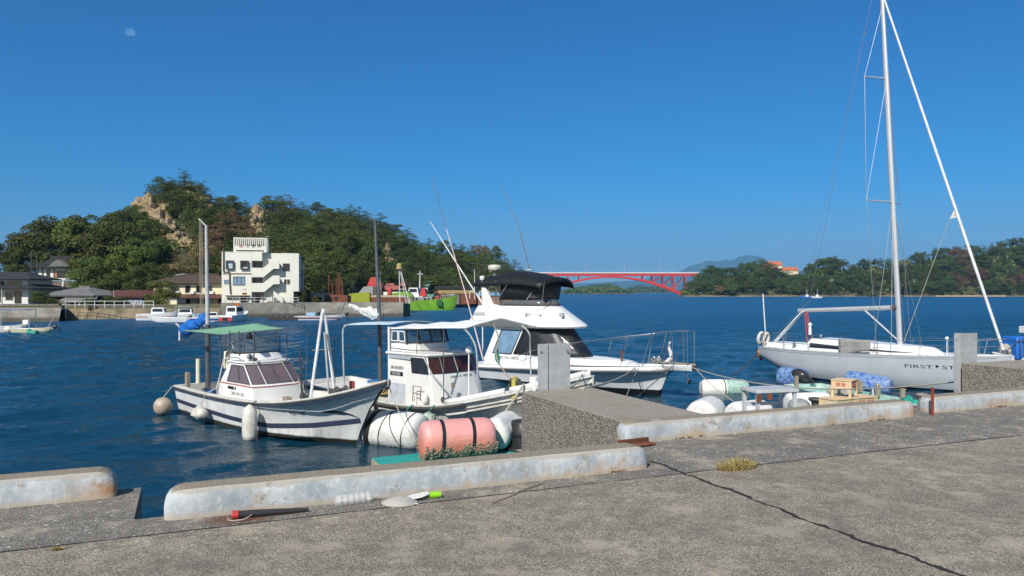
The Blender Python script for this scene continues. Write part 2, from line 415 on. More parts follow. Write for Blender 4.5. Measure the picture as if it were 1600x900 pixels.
o = mb.build('quay', quay_mat, smooth=0); tag(o, 'rough grey concrete quay pavement', 'quay', kind='structure')

tar = M('black_joint_tar', (.03, .029, .028), .8, var=.4, scale=30, bump=.004)
def strip_along(mb, pts, w, z, wob=.35, seed=0.0):
    rows = []
    for i, p in enumerate(pts):
        p = Vector(p); a = Vector(pts[max(i-1, 0)]); b = Vector(pts[min(i+1, len(pts)-1)])
        d = (b-a).normalized(); nn = Vector((-d.y, d.x, 0))
        k = noise.noise(Vector((i*.33+seed, seed, .3))); k2 = noise.noise(Vector((i*.9+seed, seed, 7.3)))
        ww = max(w*.25, w*(1+wob*2*k+wob*k2)); off = nn*(w*k2*.8)
        rows.append([tuple(p+off-nn*ww/2+Vector((0, 0, z))), tuple(p+off+nn*ww/2+Vector((0, 0, z)))])
    return mb.grid(rows)
mb = MB()
strip_along(mb, [Q(-14+i*.12, -.285-.012*math.sin(i*.07)) for i in range(360)], .014, .004, .5, 1.0)
o = mb.build('pavement_joint', tar, smooth=0, fix=False); tag(o, 'long dark joint running along the quay edge strip', 'joint', kind='structure')
mb = MB()
strip_along(mb, [Q(4.28+.035*math.sin(i*.16)+.02*math.sin(i*.47), .26-i*.04) for i in range(15)], .03, .006, .6, 3.0)
strip_along(mb, [Q(4.28+.018*math.sin(i*.11)+.012*math.sin(i*.47), -.3-i*.04+.0) for i in range(120)], .032, .006, .55, 5.0)
o = mb.build('pavement_joint', tar, smooth=0, fix=False); tag(o, 'ragged tarred crack crossing the pavement towards the water', 'joint', kind='structure')
# dusty rust stain by the middle kerb
q = N('rust_dust'); c = q.coord('Generated'); cc = q.sep(c)
r_ = q.math('SQRT', q.math('ADD', q.math('POWER', q.math('SUBTRACT', cc[0], .5), 2.0), q.math('POWER', q.math('SUBTRACT', cc[1], .5), 2.0)))
al = q.math('MULTIPLY', q.ramp(r_, .48, .2), q.ramp(q.noise(26, None, 5, .8), .40, .56))
q.set(Base_Color=(.20, .075, .045), Roughness=.95, Alpha=q.math('MULTIPLY', al, .85))
mb = MB(); mb.grid([[Q(.22, -.27, .005), Q(.78, -.27, .005)], [Q(.22, -.03, .005), Q(.78, -.03, .005)]])
o = mb.build('rust_stain', q.m, smooth=0); tag(o, 'reddish rust dust staining the pavement beside the middle kerb', 'stain', kind='structure')

# ---------------------------------------------------------------- kerbs
def kerb_mat(name, seed, L=4.0):
    q = N(name); c = q.scaled(q.coord(), (1, 1, 1), (seed*3.7, seed, 0)); raw = q.sep(q.coord()); nz = q.sep(q.n('ShaderNodeNewGeometry').outputs['Normal'])[2]
    n1 = q.noise(3.2, q.scaled(c, (1, 1, .45)), 5, .65); n2 = q.noise(16, c, 4, .7); n3 = q.noise(1.3, c, 5, .7); n4 = q.noise(60, c, 3, .7)
    col = q.mix(q.ramp(n1, .38, .62), (.30, .345, .38), (.50, .53, .545))
    col = q.mix(q.ramp(n2, .50, .68, 0, .5), col, (.66, .65, .61))
    col = q.mix(q.ramp(q.noise(2.4, q.scaled(c, (5, 5, .5)), 4, .7), .52, .72, 0, .45), col, (.22, .225, .22))
    edge_ = q.math('ADD', raw[2], q.ramp(q.noise(7, q.scaled(c, (.6, 1, 1)), 5, .75), 0, 1, -.05, .05)); col = q.mix(q.math('MULTIPLY', q.ramp(edge_, .172, .190), .75), col, q.mix(n4, (.30, .26, .20), (.46, .42, .35)))
    chip = q.math('MULTIPLY', q.ramp(q.noise(5.5, c, 6, .8), .585, .60), 1.0); col = q.mix(chip, col, (.30, .285, .25))
    rust = q.math('MULTIPLY', q.ramp(n3, .50, .60), q.ramp(q.math('ADD', raw[2], q.ramp(n2, 0, 1, -.05, .05)), .17, .02))
    col = q.mix(q.math('MULTIPLY', rust, .8), col, (.40, .23, .09))
    if seed in (1, 3):
        e_ = q.math('MULTIPLY', q.ramp(q.math('ADD', raw[0], q.ramp(q.noise(6, c, 5, .75), 0, 1, -.35, .35)), L-.42, L-.05), q.ramp(q.math('ADD', raw[2], q.ramp(n2, 0, 1, -.09, .09)), .19, .06)); col = q.mix(q.math('MULTIPLY', e_, .85), col, q.mix(n4, (.33, .13, .04), (.52, .30, .11)))
    low = q.ramp(q.math('ADD', raw[2], q.ramp(q.noise(11, c, 4, .7), 0, 1, -.045, .045)), .055, .016)
    col = q.mix(q.math('MULTIPLY', low, .75), col, (.42, .34, .25))
    gap = q.math('MULTIPLY', q.ramp(n3, .56, .60), q.ramp(q.math('ADD', raw[2], q.ramp(n2, 0, 1, -.02, .02)), .022, .012))
    col = q.mix(gap, col, (.07, .03, .02))
    top = q.math('MULTIPLY', q.ramp(nz, .72, .9), q.ramp(q.noise(2.2, c, 4, .6), .26, .36))
    bare = q.mix(q.ramp(n4, .35, .65), (.16, .125, .085), (.36, .31, .23))
    col = q.mix(top, col, bare)
    q.bump(q.math('ADD', q.math('MULTIPLY', n2, .7), q.math('MULTIPLY', n4, .35)), .006)
    q.set(Base_Color=col, Roughness=.75); return q.m
def kerb(s0, s1, t0, label, seed, wd=.255, ht=.215):
    """long concrete bar with rounded ends; local x along the quay"""
    root = thing('quay_kerb', label, 'kerb', Q(s0, t0, 0), QA)
    L = s1-s0; rr = []; n = max(6, int(L/.12))
    xs = [0, .012, .035, .075, .13]+[.13+(L-.26)*i/n for i in range(1, n)]+[L-.13, L-.075, L-.035, L-.012, L]
    for x in xs:
        e = min(x, L-x); k = 1.0 if e >= .13 else math.sqrt(max(0, 1-((.13-e)/.13)**2))
        h = ht*(.42+.58*k); w = wd*(.62+.38*k); c = wd/2
        wz = .004*noise.noise(Vector((x*4, seed, 0))); ch = .022
        y0, y1 = c-w/2, c+w/2
        w2 = .003*noise.noise(Vector((x*13, seed, 5))); sec = [(y0, .0), (y0+.004+w2, h*.5), (y0+.010+wz, h-.016), (y0+.022+w2, h-.002+wz), (c, h+wz*1.5), (y1-.022, h-.002+wz), (y1-.010, h-.016), (y1, h*.5), (y1, 0.0)]
        rr.append([(x, a, b-.003 if b == 0 else b) for a, b in sec])
    mb = MB(); mb.rings(rr); mb.build('kerb_body', kerb_mat('kerb_paint', seed, L), root, smooth=40)
    return root
k1 = kerb(-9.0, -.37, .85, 'painted kerb with rust-stained rounded end, left of the notch in the quay', 1)
k2 = kerb(0.0, 4.12, 0.0, 'long pale blue-white kerb in front of the pink float', 2)
k3 = kerb(4.54, 8.99, 1.08, 'pale painted kerb with a rusty orange end, between concrete jetty and iron post', 3)
k4 = kerb(9.48, 24.0, 1.22, 'painted kerb in front of the broad concrete jetty and folded metal sheet', 4)
# loose rusty plate under the end of the third kerb
mb = MB(); mb.box((0, 0, .02), (.42, .2, .014), .1); mb.box((.02, .06, .045), (.40, .03, .04), .1)
r = thing('rusty_plate', 'rusty brown steel plate lying between two kerb ends', 'steel plate', Q(4.56, .95, 0), QA); mb.build('plate', MAT['rust'], r, bevel=.003)

# ---------------------------------------------------------------- jetties
def block_mat(name, dark, light):
    q = N(name); c = q.coord(); nz = q.sep(q.n('ShaderNodeNewGeometry').outputs['Normal'])[2]
    v = q.vor(46, c, 'F1', 'Color'); vs2 = q.sep(v); d = q.vor(46, c, 'F1', 'Distance'); n1 = q.noise(2.5, c, 5, .7); n2 = q.noise(70, c, 3, .7)
    side = q.mix(vs2[0], dark, light); side = q.mix(q.ramp(d, .38, .62, 0, .7), side, (.085, .073, .058))
    side = q.mix(q.ramp(n1, .5, .7, 0, .4), side, (.10, .088, .07))
    top = q.mix(q.ramp(n2, .35, .65), (.20, .175, .14), (.42, .38, .31)); top = q.mix(q.ramp(n1, .52, .7, 0, .5), top, (.24, .16, .09))
    q.set(Base_Color=q.mix(q.ramp(nz, .7, .9), side, top), Roughness=.92)
    q.bump(q.math('ADD', q.math('MULTIPLY', d, -1.0), q.math('MULTIPLY', n2, .3)), .012); return q.m
bm_ = block_mat('exposed_aggregate_concrete', (.24, .212, .178), (.42, .375, .31))
def jetty(s0, s1, t0, t1, label, zt=.16):
    root = thing('concrete_jetty', label, 'jetty', Q(s0, t0, 0), QA)
    mb = MB(); w_, l_ = s1-s0, t1-t0
    rows = lambda z: [(0, 0, z), (w_, 0, z), (w_, l_, z), (0, l_, z)]
    mb.rings([rows(-4), rows(zt)]); mb.build('jetty_body', bm_, root, smooth=0, bevel=.015); return root
jetty(4.74, 5.95, 1.365, 4.36, 'rough grey concrete jetty block behind the kerb, by the pink float')
jetty(15.04, 19.0, 1.76, 4.86, 'broad brownish concrete jetty block at the right edge, by the silver yacht bow')
def guide(s0, t0, wid, label, prof, z1=.86, zb=-3.2):
    root = thing('metal_guide_post', label, 'metal guide', Q(s0, t0, 0), QA)
    mb = MB(); th = .014
    for (a, b), (c2, d) in zip(prof, prof[1:]):
        v = Vector((c2-a, d-b, 0)); nn = Vector((-v.y, v.x, 0)).normalized()*th
        e = v.normalized()*th*.0
        quad = [(a, b), (c2, d), (c2+nn.x, d+nn.y), (a+nn.x, b+nn.y)]
        mb.prism(quad, 'xy', zb, z1)
    mb.build('folded_sheet', MAT['galv'], root, smooth=0)
    for z in (z1-.12, -.4):
        for x in (prof[0][0]+.05, prof[-1][0]-.06): mb = MB(); mb.lathe([(.0, -.012), (.018, -.012), (.018, .0), (0, .0)], 8, (x, prof[0][1]-.002, z), 'y'); mb.build('bolt', MAT['steel'], root)
    return root
guide(5.02, 4.37, .6, 'plain folded metal sheet upright on the jetty end in front of the cruiser', [(0, .0), (.17, .0), (.185, .05), (.20, .0), (.56, .02)])
guide(14.86, 4.88, .8, 'channel-shaped metal sheet standing by the silver yacht bow', [(0, 0), (.16, -.02), (.30, .22), (.31, -.03), (.70, .0)], z1=.78)

# ---------------------------------------------------------------- small things on the quay
def gp(px, py): return on_plane(px, py, 0.0)
root = thing('iron_post', 'thin rusty iron post standing at the gap between two kerbs', 'post', gp(1457, 649), .3)
mb = MB(); mb.bx(-.022, .022, -.005, .005, -.1, .37); mb.bx(.012, .022, .0051, .04, -.1, .37); mb.build('angle_iron', MAT['rustred'], root)
root = thing('mooring_bollard', 'small worn bollard behind the kerb by the iron post', 'bollard', Q(9.72, 1.58, 0), 0)
mb = MB(); mb.lathe([(.10, 0), (.10, .02), (.06, .04), (.055, .15), (.075, .17), (.085, .19), (.07, .21), (.03, .22)], 18); mb.build('bollard_body', M('worn_grey_iron', (.30, .25, .21), .8, var=.5, scale=9), root)
# grass tufts
q = N('dry_grass'); q.set(Base_Color=q.mix(q.n('ShaderNodeNewGeometry').outputs['Random Per Island'], (.17, .16, .045), (.50, .36, .15)), Roughness=.8); grass_m = q.m
def tuft(loc, rx, ry, hh, n, label, spread=1.0):
    mb = MB()
    for i in range(n):
        a = random.uniform(0, 2*math.pi); k = random.random()**.6
        x, y = rx*k*math.cos(a), ry*k*math.sin(a); h = hh*random.uniform(.4, 1)*(1.1-.5*k)
        lean = Vector((math.cos(a), math.sin(a), 0))*h*random.uniform(.15, 1.1)*(k+.25)*spread+Vector((random.uniform(-.3, .3), random.uniform(-.3, .3), 0))*h
        w_ = random.uniform(.0015, .004); b = random.uniform(0, math.pi); wx, wy = math.cos(b)*w_, math.sin(b)*w_
        p0 = Vector((x, y, 0)); p1 = p0+lean*.45+Vector((0, 0, h*.7)); p2 = p0+lean+Vector((0, 0, h*(.8 if random.random() < .5 else 1)))
        mb.add([(p0.x-wx, p0.y-wy, 0), (p0.x+wx, p0.y+wy, 0), (p1.x+wx, p1.y+wy, p1.z), (p1.x-wx, p1.y-wy, p1.z), tuple(p2)], [(0, 1, 2, 3), (3, 2, 4)])
    o = mb.build('grass_tuft', grass_m, None, smooth=0, fix=False); o.location = loc; o.rotation_euler = (0, 0, QA)
    tag(o, label, 'grass')
tuft(gp(1152, 733), .20, .08, .14, 520, 'dry yellow-green grass tuft growing from the pavement joint')
tuft(gp(89, 860), .035, .02, .035, 60, 'tiny yellowish weed on the joint at lower left')
# litter
root = thing('float_stick', 'black foam-covered rod with a red cap lying against the kerb', 'rod', gp(363, 812), 0)
a = Vector((0, 0, .035)); b = gp(482, 800)-gp(363, 812)+Vector((0, 0, .02))
mb = MB(); mb.tube([a.lerp(b, t) for t in (.05, .3, .6, .85, 1)], [.026, .026, .022, .016, .012], 10); mb.build('rod', M('black_foam', (.03, .03, .035), .8, var=.3, scale=40, dirt=(.4, .4, .4), dirt_amt=.2), root)
mb = MB(); mb.tube([a, a.lerp(b, .075)], .030, 10); mb.build('end_cap', MAT['red'], root)
mb = MB(); mb.tube([a+Vector((-.03, -.02, -.03)), a+Vector((.02, -.05, -.028)), a+Vector((.10, -.045, -.02)), a+Vector((.14, .0, .0))], .004, 6); mb.build('cord', MAT['rope'], root)
root = thing('plastic_lid', 'clear ribbed plastic lid lying beside the kerb', 'plastic lid', gp(624, 786), 0)  # a ribbed plastic lid
mb = MB(); mb.lathe([(.135, .002), (.14, .008), (.125, .012), (.115, .022), (.06, .040), (.02, .046)], 28)
q = N('cloudy_plastic'); q.set(Base_Color=(.55, .53, .47), Roughness=.25, Alpha=.75); plast = q.m; mb.build('lid_shell', plast, root)
root = thing('clear_bottle', 'crushed clear plastic bottle against the kerb foot', 'bottle', gp(556, 787), R(28))
mb = MB(); mb.lathe([(.0, -.16), (.035, -.16)]+[(.042+.004*math.sin(i*2.2), -.14+i*.016) for i in range(16)]+[(.03, .13), (.014, .16), (.014, .18)], 14, (0, 0, .042), 'x', .25, 3)
q = N('clear_plastic'); q.set(Base_Color=(.7, .72, .72), Roughness=.12, Alpha=.38); mb.build('bottle_body', q.m, root)
root = thing('white_tray', 'white plate tilted against the kerb near the green bottle cap', 'tray', gp(648, 781), R(25))
mb = MB(); mb.prism([(-.10, -.045), (.04, -.06), (.12, -.02), (.13, .05), (.0, .06), (-.09, .03)], 'xy', .012, .02); mb.xf(Matrix.Rotation(R(-6), 4, 'Y') @ Matrix.Translation((0, 0, .01))); mb.build('tray_plate', MAT['white_dirty'], root, bevel=.003)
root = thing('green_cap', 'bright lime green plastic bottle cap lying by the kerb', 'bottle cap', gp(680, 778), R(15))  # a lime green bottle cap
mb = MB(); mb.lathe([(.0, -.045), (.024, -.045), (.026, .0), (.024, .045), (0, .045)], 14, (0, 0, .026), 'x'); mb.build('cap_shell', M('lime_plastic', (.28, .62, .02), .35, var=.1), root)
root = thing('paper_scrap', 'small white scrap beside the clear lid', 'scrap', gp(648, 789), .3)
mb = MB(); mb.grid([[(-.03, -.02, .004), (0, -.02, .014), (.03, -.02, .005)], [(-.03, .02, .008), (0, .02, .004), (.03, .02, .012)]]); mb.build('scrap_sheet', MAT['white'], root, solid=.002)
a, b = gp(770, 787), gp(848, 756)
root = thing('dry_stick', 'thin dark dry stick lying across the pavement joint', 'stick', a, 0)
d = b-a; mb = MB(); mb.tube([Vector((0, 0, .008)), d*.3+Vector((.01, .0, .012)), d*.62+Vector((-.01, 0, .014)), d+Vector((0, 0, .008))], [.004, .006, .006, .005], 6); mb.build('stick_stem', MAT['wood'], root)
# steel step frame hooked over the quay edge
galv2 = M('bright_galvanised_steel', (.58, .60, .61), .5, .2, var=.15, scale=8, dirt=(.4, .36, .32), dirt_amt=.25)
root = thing('step_frame', 'galvanised metal step frame standing behind the kerb', 'step frame', Q(6.62, 1.40, 0), QA-R(8))
mb = MB(); H_ = .40
for x in (0, .52):
    for y in (0, .30): mb.bx(x-.02, x+.02, y-.02, y+.02, 0.0, H_)
mb.bx(.02, .5, -.02, .018, .08, .12); mb.bx(.02, .5, .282, .318, .20, .24)
mb.build('leg_frame', galv2, root)
mb = MB(); mb.bx(-.04, .56, -.04, .34, H_+.001, H_+.04)
mb.build('tread', galv2, root, bevel=.004)
mb = MB(); mb.bx(.04, .48, -.03, .27, .121, .135); mb.build('lower_plate', galv2, root)
for q6 in ((-.05, .02, -.05, -.0415, .30, .385), (.10, .17, -.05, -.0415, .32, .395), (.04, .1, -.06, -.03, .0, .06)): mb = MB(); mb.bx(*q6); mb.build('rusty_bracket', MAT['rust'], root)
# ================================================================ boats
def hull_grid(stations, nu):
    k = len(stations[0]); lines = [catmull([s[j] for s in stations], nu) for j in range(k)]
    g = [[lines[j][i] for j in range(k)] for i in range(nu)]
    for row in g:
        for p in row: p.y = max(0.0, p.y)
    return g
class BoatHull:
    """stations run stern to bow; each is keel..sheer points (x, half breadth, z) in metres"""
    def __init__(s, root, stations, nu, mat, deckmat, capw=.12, drop=lambda x: .15, capmat=None, name='hull'):
        s.root = root; s.g = g = hull_grid(stations, nu); k = len(g[0]); rows = []
        for r in g: rows.append([(p.x, p.y, p.z) for p in reversed(r)]+[(p.x, -p.y, p.z) for p in r[1:]])
        mb = MB(); mb.grid(rows); mb.add(rows[0], [tuple(range(len(rows[0])))])
        s.hull = mb.build(name, mat, root, smooth=38)
        s.sheer = [r[-1] for r in g]; s.bvh = bvh_of(s.hull)
        # deck with capping rail and bulwark
        mb = MB(); a = []; b = []; c = []; d = []
        for p in s.sheer:
            yi = max(0.02, p.y-capw); z = p.z-drop(p.x)
            a.append((p.x, p.y+.012, p.z-.025)); b.append((p.x, p.y+.012, p.z+.018)); c.append((p.x, yi, p.z+.018)); d.append((p.x, max(.015, yi-.02), z))
        m = lambda L: [(x, -y, z) for x, y, z in L]
        mb.grid([a, b, c, d]); mb.grid([m(d), m(c), m(b), m(a)]); mb.grid([d, m(d)])
        x0 = s.sheer[0]; cap = [(x0.x-.012, y, z) for y, z in ((-x0.y-.012, x0.z-.025), (x0.y+.012, x0.z-.025), (x0.y+.012, x0.z+.018), (-x0.y-.012, x0.z+.018))]
        mb.add(cap, [(0, 1, 2, 3)]); zz = x0.z-drop(x0.x)
        mb.add([(x0.x-.012, -x0.y, x0.z+.018), (x0.x-.012, x0.y, x0.z+.018), (x0.x+.12, x0.y-.1, x0.z+.018), (x0.x+.12, -x0.y+.1, x0.z+.018), (x0.x+.13, x0.y-.1, zz), (x0.x+.13, -x0.y+.1, zz)], [(0, 1, 2, 3), (3, 2, 4, 5)])
        s.deck = mb.build('deck', deckmat, root, smooth=30)
    def sh(s, x, side=-1, dy=0.0, dz=0.0):
        for p, q_ in zip(s.sheer, s.sheer[1:]):
            if p.x <= x <= q_.x:
                t = (x-p.x)/(q_.x-p.x); r = p.lerp(q_, t); break
        else: r = s.sheer[0] if x < s.sheer[0].x else s.sheer[-1]
        return Vector((x, side*(r.y+dy), r.z+dz))
    def rail(s, mat, r=.035, dz=-.07, x0=-99, x1=99, name='rub_rail'):
        for side in (1, -1):
            pts = [(p.x, side*(p.y+.01), p.z+dz) for p in s.sheer if x0 <= p.x <= x1]
            mb = MB(); mb.tube(pts, r, 6); mb.build(name, mat, s.root)
def quad_panel(mb, pts, th, nrm=None):
    """thin solid pane from 4+ planar points"""
    pts = [Vector(p) for p in pts]; n_ = (pts[1]-pts[0]).cross(pts[2]-pts[0]).normalized() if nrm is None else Vector(nrm).normalized()
    k = len(pts); vs = pts+[p+n_*th for p in pts]
    return mb.add(vs, [tuple(range(k-1, -1, -1)), tuple(range(k, 2*k))]+[(j, (j+1) % k, k+(j+1) % k, k+j) for j in range(k)])
def window(root, name, pts, nrm, frame_mat, glass, fw=.035, th=.012, off=.006):
    """framed pane lying on a face; frame is a part, the pane its sub-part"""
    pts = [Vector(p) for p in pts]; c = sum(pts, Vector())/len(pts); nv = Vector(nrm).normalized()
    inn = [p+(c-p).normalized()*fw*1.4 for p in pts]; k = len(pts); mb = MB()
    o0 = [p+nv*off*.2 for p in pts]; o1 = [p+nv*(off+th) for p in pts]; i1 = [p+nv*(off+th) for p in inn]; i0 = [p+nv*off*.5 for p in inn]
    for L1, L2 in ((o0, o1), (o1, i1), (i1, i0)):
        b = L1+L2; mb.add(b, [(j, (j+1) % k, k+(j+1) % k, k+j) for j in range(k)])
    f = mb.build(name, frame_mat, root, smooth=0)
    mb = MB(); mb.add([p+nv*off*.6 for p in inn], [tuple(range(k))]); mb.build('pane', glass, f, smooth=0, fix=False)
    return f
def fender_long(root, p, L, r, mat, name='fender', rope=None, rmat=None):
    mb = MB(); prof = [(.02, 0), (r*.55, .03*L), (r*.9, .10*L), (r, .2*L), (r, .78*L), (r*.85, .88*L), (r*.45, .95*L), (.03, L)]
    mb.lathe(prof, 18, (p[0], p[1], p[2]), 'z', .05, p[0]); o = mb.build(name, mat, root)
    if rope is not None:
        mb = MB(); mb.tube([(p[0], p[1], p[2]+L*.98), rope], .014, 6); mb.build('lashing', rmat or MAT['rope'], o)
    return o
def drum(name, label, loc, axis_deg, L, r, mat, tilt=0.0, wob=.04, seed=0.0, group=None, squash=1.0):
    root = thing(name, label, 'float', loc, R(axis_deg), group); root.rotation_euler[1] = tilt
    n = 40; rr = []
    prof = [(-.5, .02), (-.5, .55), (-.485, .80), (-.455, .93), (-.40, .99), (-.3, 1.0), (-.2, 1), (-.1, 1), (0, 1), (.1, 1), (.2, 1), (.3, 1.0), (.40, .99), (.455, .92), (.485, .78), (.5, .5), (.5, .02)]
    for h, k in prof:
        ring = []
        for j in range(n):
            an = 2*math.pi*j/n; q_ = Vector((math.cos(an)*2.2+seed, math.sin(an)*2.2, h*1.5))
            e = abs(h)*2; wr = wob*noise.noise(q_)+wob*.9*(e**4)*noise.noise(Vector((an*3.2+seed, h, 1)))
            k2 = k*r*(1+wr); ring.append((h*L, k2*math.cos(an), k2*math.sin(an)*squash))
        rr.append(ring)
    mb = MB(); mb.rings(rr); mb.build('cover', mat, root, smooth=60)
    return root
def straps(root, xs, r, mat, wd=.05, name='strap', tilt=0.0):
    for x in xs:
        mb = MB(); n = 32; rr = []
        for dx, k in ((-wd/2, 1.0), (-wd/2, 1.02), (wd/2, 1.02), (wd/2, 1.0)):
            rr.append([(x+dx+tilt*math.sin(2*math.pi*j/n), r*k*1.015*math.cos(2*math.pi*j/n), r*k*1.015*math.sin(2*math.pi*j/n)) for j in range(n)])
        mb.rings(rr+[rr[0]], cap0=False, cap1=False); mb.build(name, mat, root)

# ---------------------------------------------------------------- near fishing boat, green canopy
qh = N('boat_hull_paint'); cz = qh.sep(qh.coord()); nz = qh.noise(2.0, None, 4, .6)
cc = qh.mix(qh.ramp(nz, .35, .65), (.66, .67, .66), (.78, .78, .76))
streak = qh.noise(3.0, qh.scaled(qh.coord(), (3, 3, .35)), 4, .7)
cc = qh.mix(qh.math('MULTIPLY', qh.ramp(streak, .52, .72), qh.ramp(cz[2], .9, .1, .15, .6)), cc, (.44, .37, .25))
cc = qh.mix(qh.ramp(qh.math('ADD', cz[2], qh.ramp(nz, 0, 1, -.03, .03)), .16, .12), cc, (.035, .030, .022))
qh.set(Base_Color=cc, Roughness=.3); hull_mat = qh.m

A = thing('fishing_boat', 'small white fishing boat with green canopy and blue furled sail, nearest on the left', 'boat', (-9.62, 24.89, WZ), R(-42.88))
st = []
for x, kz, (cy, cz_), (my, mz), (sy, sz), (kx, cx, mx) in [
    (-1.05, -.25, (.88, .02), (.98, .48), (1.06, .92), (0, 0, 0)), (1.5, -.4, (1.06, .0), (1.14, .45), (1.22, .90), (0, 0, 0)),
    (4.0, -.45, (1.08, .02), (1.18, .50), (1.31, .95), (0, 0, 0)), (5.6, -.42, (.84, .06), (.93, .56), (1.25, 1.06), (-.1, 0, 0)),
    (7.0, -.3, (.40, .14), (.47, .68), (1.00, 1.27), (-.35, -.25, -.1)), (8.1, -.15, (.12, .25), (.17, .88), (.58, 1.53), (-.75, -.55, -.3)),
    (8.92, .0, (.02, .40), (.03, 1.0), (.05, 1.80), (-1.35, -1.15, -.75))]:
    st.append([(x+kx, 0, kz), (x+cx, cy, cz_), (x+mx, my, mz), (x, sy, sz)])
HA = BoatHull(A, st, 30, hull_mat, MAT['deck'], .14, lambda x: .42 if x < 1.6 else (.20 if x < 5.5 else .16))
HA.rail(MAT['rubber'], .030, -.05); HA.rail(MAT['navy'], .014, -.115, name='pinstripe')
xs = [-1.0+i*.12 for i in range(80)]
for sd_ in (-1, 1):
    mb = MB(); band_on(mb, HA.bvh, xs, lambda x: interp(x, [(-1, .44), (3, .34), (5, .33), (6.5, .46), (8.5, .78)])-.065, lambda x: interp(x, [(-1, .44), (3, .34), (5, .33), (6.5, .46), (8.5, .78)])+.065, sd_, .014, 4)
    mb.build('hull_stripe', MAT['navy'], A, smooth=60, fix=False)
mb = MB(); rows = []
for i in range(14):
    t = i/13; x = 6.95+.9*t; zc = .86+.07*math.sin(t*math.pi)-.10*t; hw = .05*math.sin(math.pi*(.06+.88*t))*(1.1-t*.5)
    row = []
    for z in (zc-hw, zc+hw):
        h = HA.bvh.ray_cast(Vector((x, -6, z)), Vector((0, 1, 0)))[0]
        if h is not None: row.append((h.x, h.y-.016, h.z))
    if len(row) == 2: rows.append(row)
mb.grid(rows); mb.build('bow_emblem', MAT['navy'], A, fix=False)
mb = MB(); text_on(mb, 'KZN-28', .14, (5.95, -1.2, .72), (1, 0, .06), (0, 0, 1), HA.bvh, (0, 1, 0), .018); mb.build('bow_lettering', MAT['ink'], A, fix=False)
# white board and brown block inside the far bulwark at the bow
mb = MB(); quad_panel(mb, [HA.sh(5.9, 1, -.06, .0), HA.sh(7.0, 1, -.06, .0), HA.sh(8.3, 1, -.06, .0), HA.sh(8.3, 1, -.06, .02), HA.sh(7.0, 1, -.06, .19), HA.sh(5.9, 1, -.06, .34)], .03); mb.build('bow_board', MAT['white'], A)
mb = MB(); mb.box(HA.sh(5.78, 1, -.08, .16), (.2, .09, .36)); mb.build('wooden_block', MAT['rustred'], A)
# cabin
def cabin_shell(root, lower, upper, z0, z1, mat, name='cabin', bevel=.02):
    mb = MB(); mb.rings([[(x, y, z0) for x, y in lower], [(x, y, z1) for x, y in upper]]); return mb.build(name, mat, root, smooth=25, bevel=bevel)
lo = [(1.55, -.86), (3.72, -.86), (3.86, -.45), (3.86, .45), (3.72, .86), (1.55, .86)]
mi = [(1.70, -.84), (3.70, -.84), (3.84, -.45), (3.84, .45), (3.70, .84), (1.70, .84)]
up = [(2.12, -.74), (2.98, -.74), (3.14, -.42), (3.14, .42), (2.98, .74), (2.12, .74)]
mb = MB(); mb.rings([[(x, y, .55) for x, y in lo], [(x, y, 1.24) for x, y in mi], [(x, y, 1.88) for x, y in up]]); cabA = mb.build('cabin', MAT['white'], A, smooth=25, bevel=.025)
mb = MB(); mb.rings([[(x+(.04 if x > 2.5 else -.06), y*1.06, z) for x, y in up] for z in (1.875, 1.93)]); mb.build('cabin_roof', MAT['white'], A, bevel=.015)
mb = MB(); mb.rings([[(x, y*1.008+0, z) for x, y in [(a+.006 if a > 2 else a, b) for a, b in mi]] for z in (1.225, 1.262)], cap0=False, cap1=False); mb.build('red_trim', MAT['redline'], A)
def face_pts(q4, u0, u1, v0, v1):
    a, b, c, d = [Vector(p) for p in q4]
    f = lambda u, v: a.lerp(b, u).lerp(d.lerp(c, u), v)
    return [f(u0, v0), f(u1, v0), f(u1, v1), f(u0, v1)]
def P3(L, i, z): return Vector((L[i][0], L[i][1], z))
def win_on(root, q4, u0, u1, v0, v1, frame, glass, fw=.03):
    pts = face_pts(q4, u0, u1, v0, v1); nn = (pts[1]-pts[0]).cross(pts[3]-pts[0]); return window(root, 'window', pts, nn, frame, glass, fw)
side = [P3(mi, 0, 1.24), P3(mi, 1, 1.24), P3(up, 1, 1.88), P3(up, 0, 1.88)]
win_on(A, side, .22, .62, .10, .90, MAT['rubber'], MAT['smoke']); win_on(A, side, .64, .97, .10, .90, MAT['rubber'], MAT['smoke'])
for i, (u0, u1) in ((1, (.04, .97)), (2, (.03, .49)), (2, (.51, .97)), (3, (.03, .96))):
    fq = [P3(mi, i, 1.24), P3(mi, i+1, 1.24), P3(up, i+1, 1.88), P3(up, i, 1.88)]; win_on(A, fq, u0, u1, .10, .93, MAT['rubber'], MAT['smoke'])
side2 = [P3(mi, 5, 1.24), P3(mi, 4, 1.24), P3(up, 4, 1.88), P3(up, 5, 1.88)]
pts = face_pts(side2, .2, .95, .1, .9)[::-1]; window(A, 'window', pts, (0, 1, .1), MAT['rubber'], MAT['smoke'])
bA = bvh_of(cabA)
mb = MB(); quad_panel(mb, [(2.26, -.868, 1.10), (2.62, -.868, 1.10), (2.62, -.866, 1.18), (2.26, -.866, 1.18)], -.006); quad_panel(mb, [(2.70, -.868, 1.09), (2.74, -.868, 1.09), (2.74, -.866, 1.18), (2.70, -.866, 1.18)], -.006); mb.build('number_plate', MAT['ink'], A)
mb = MB(); text_on(mb, '280-90128', .14, (2.45, -1, .93), (1, 0, 0), (0, 0, 1), bA, (0, 1, 0), .004, .75); mb.build('cabin_lettering', MAT['ink'], A, fix=False)
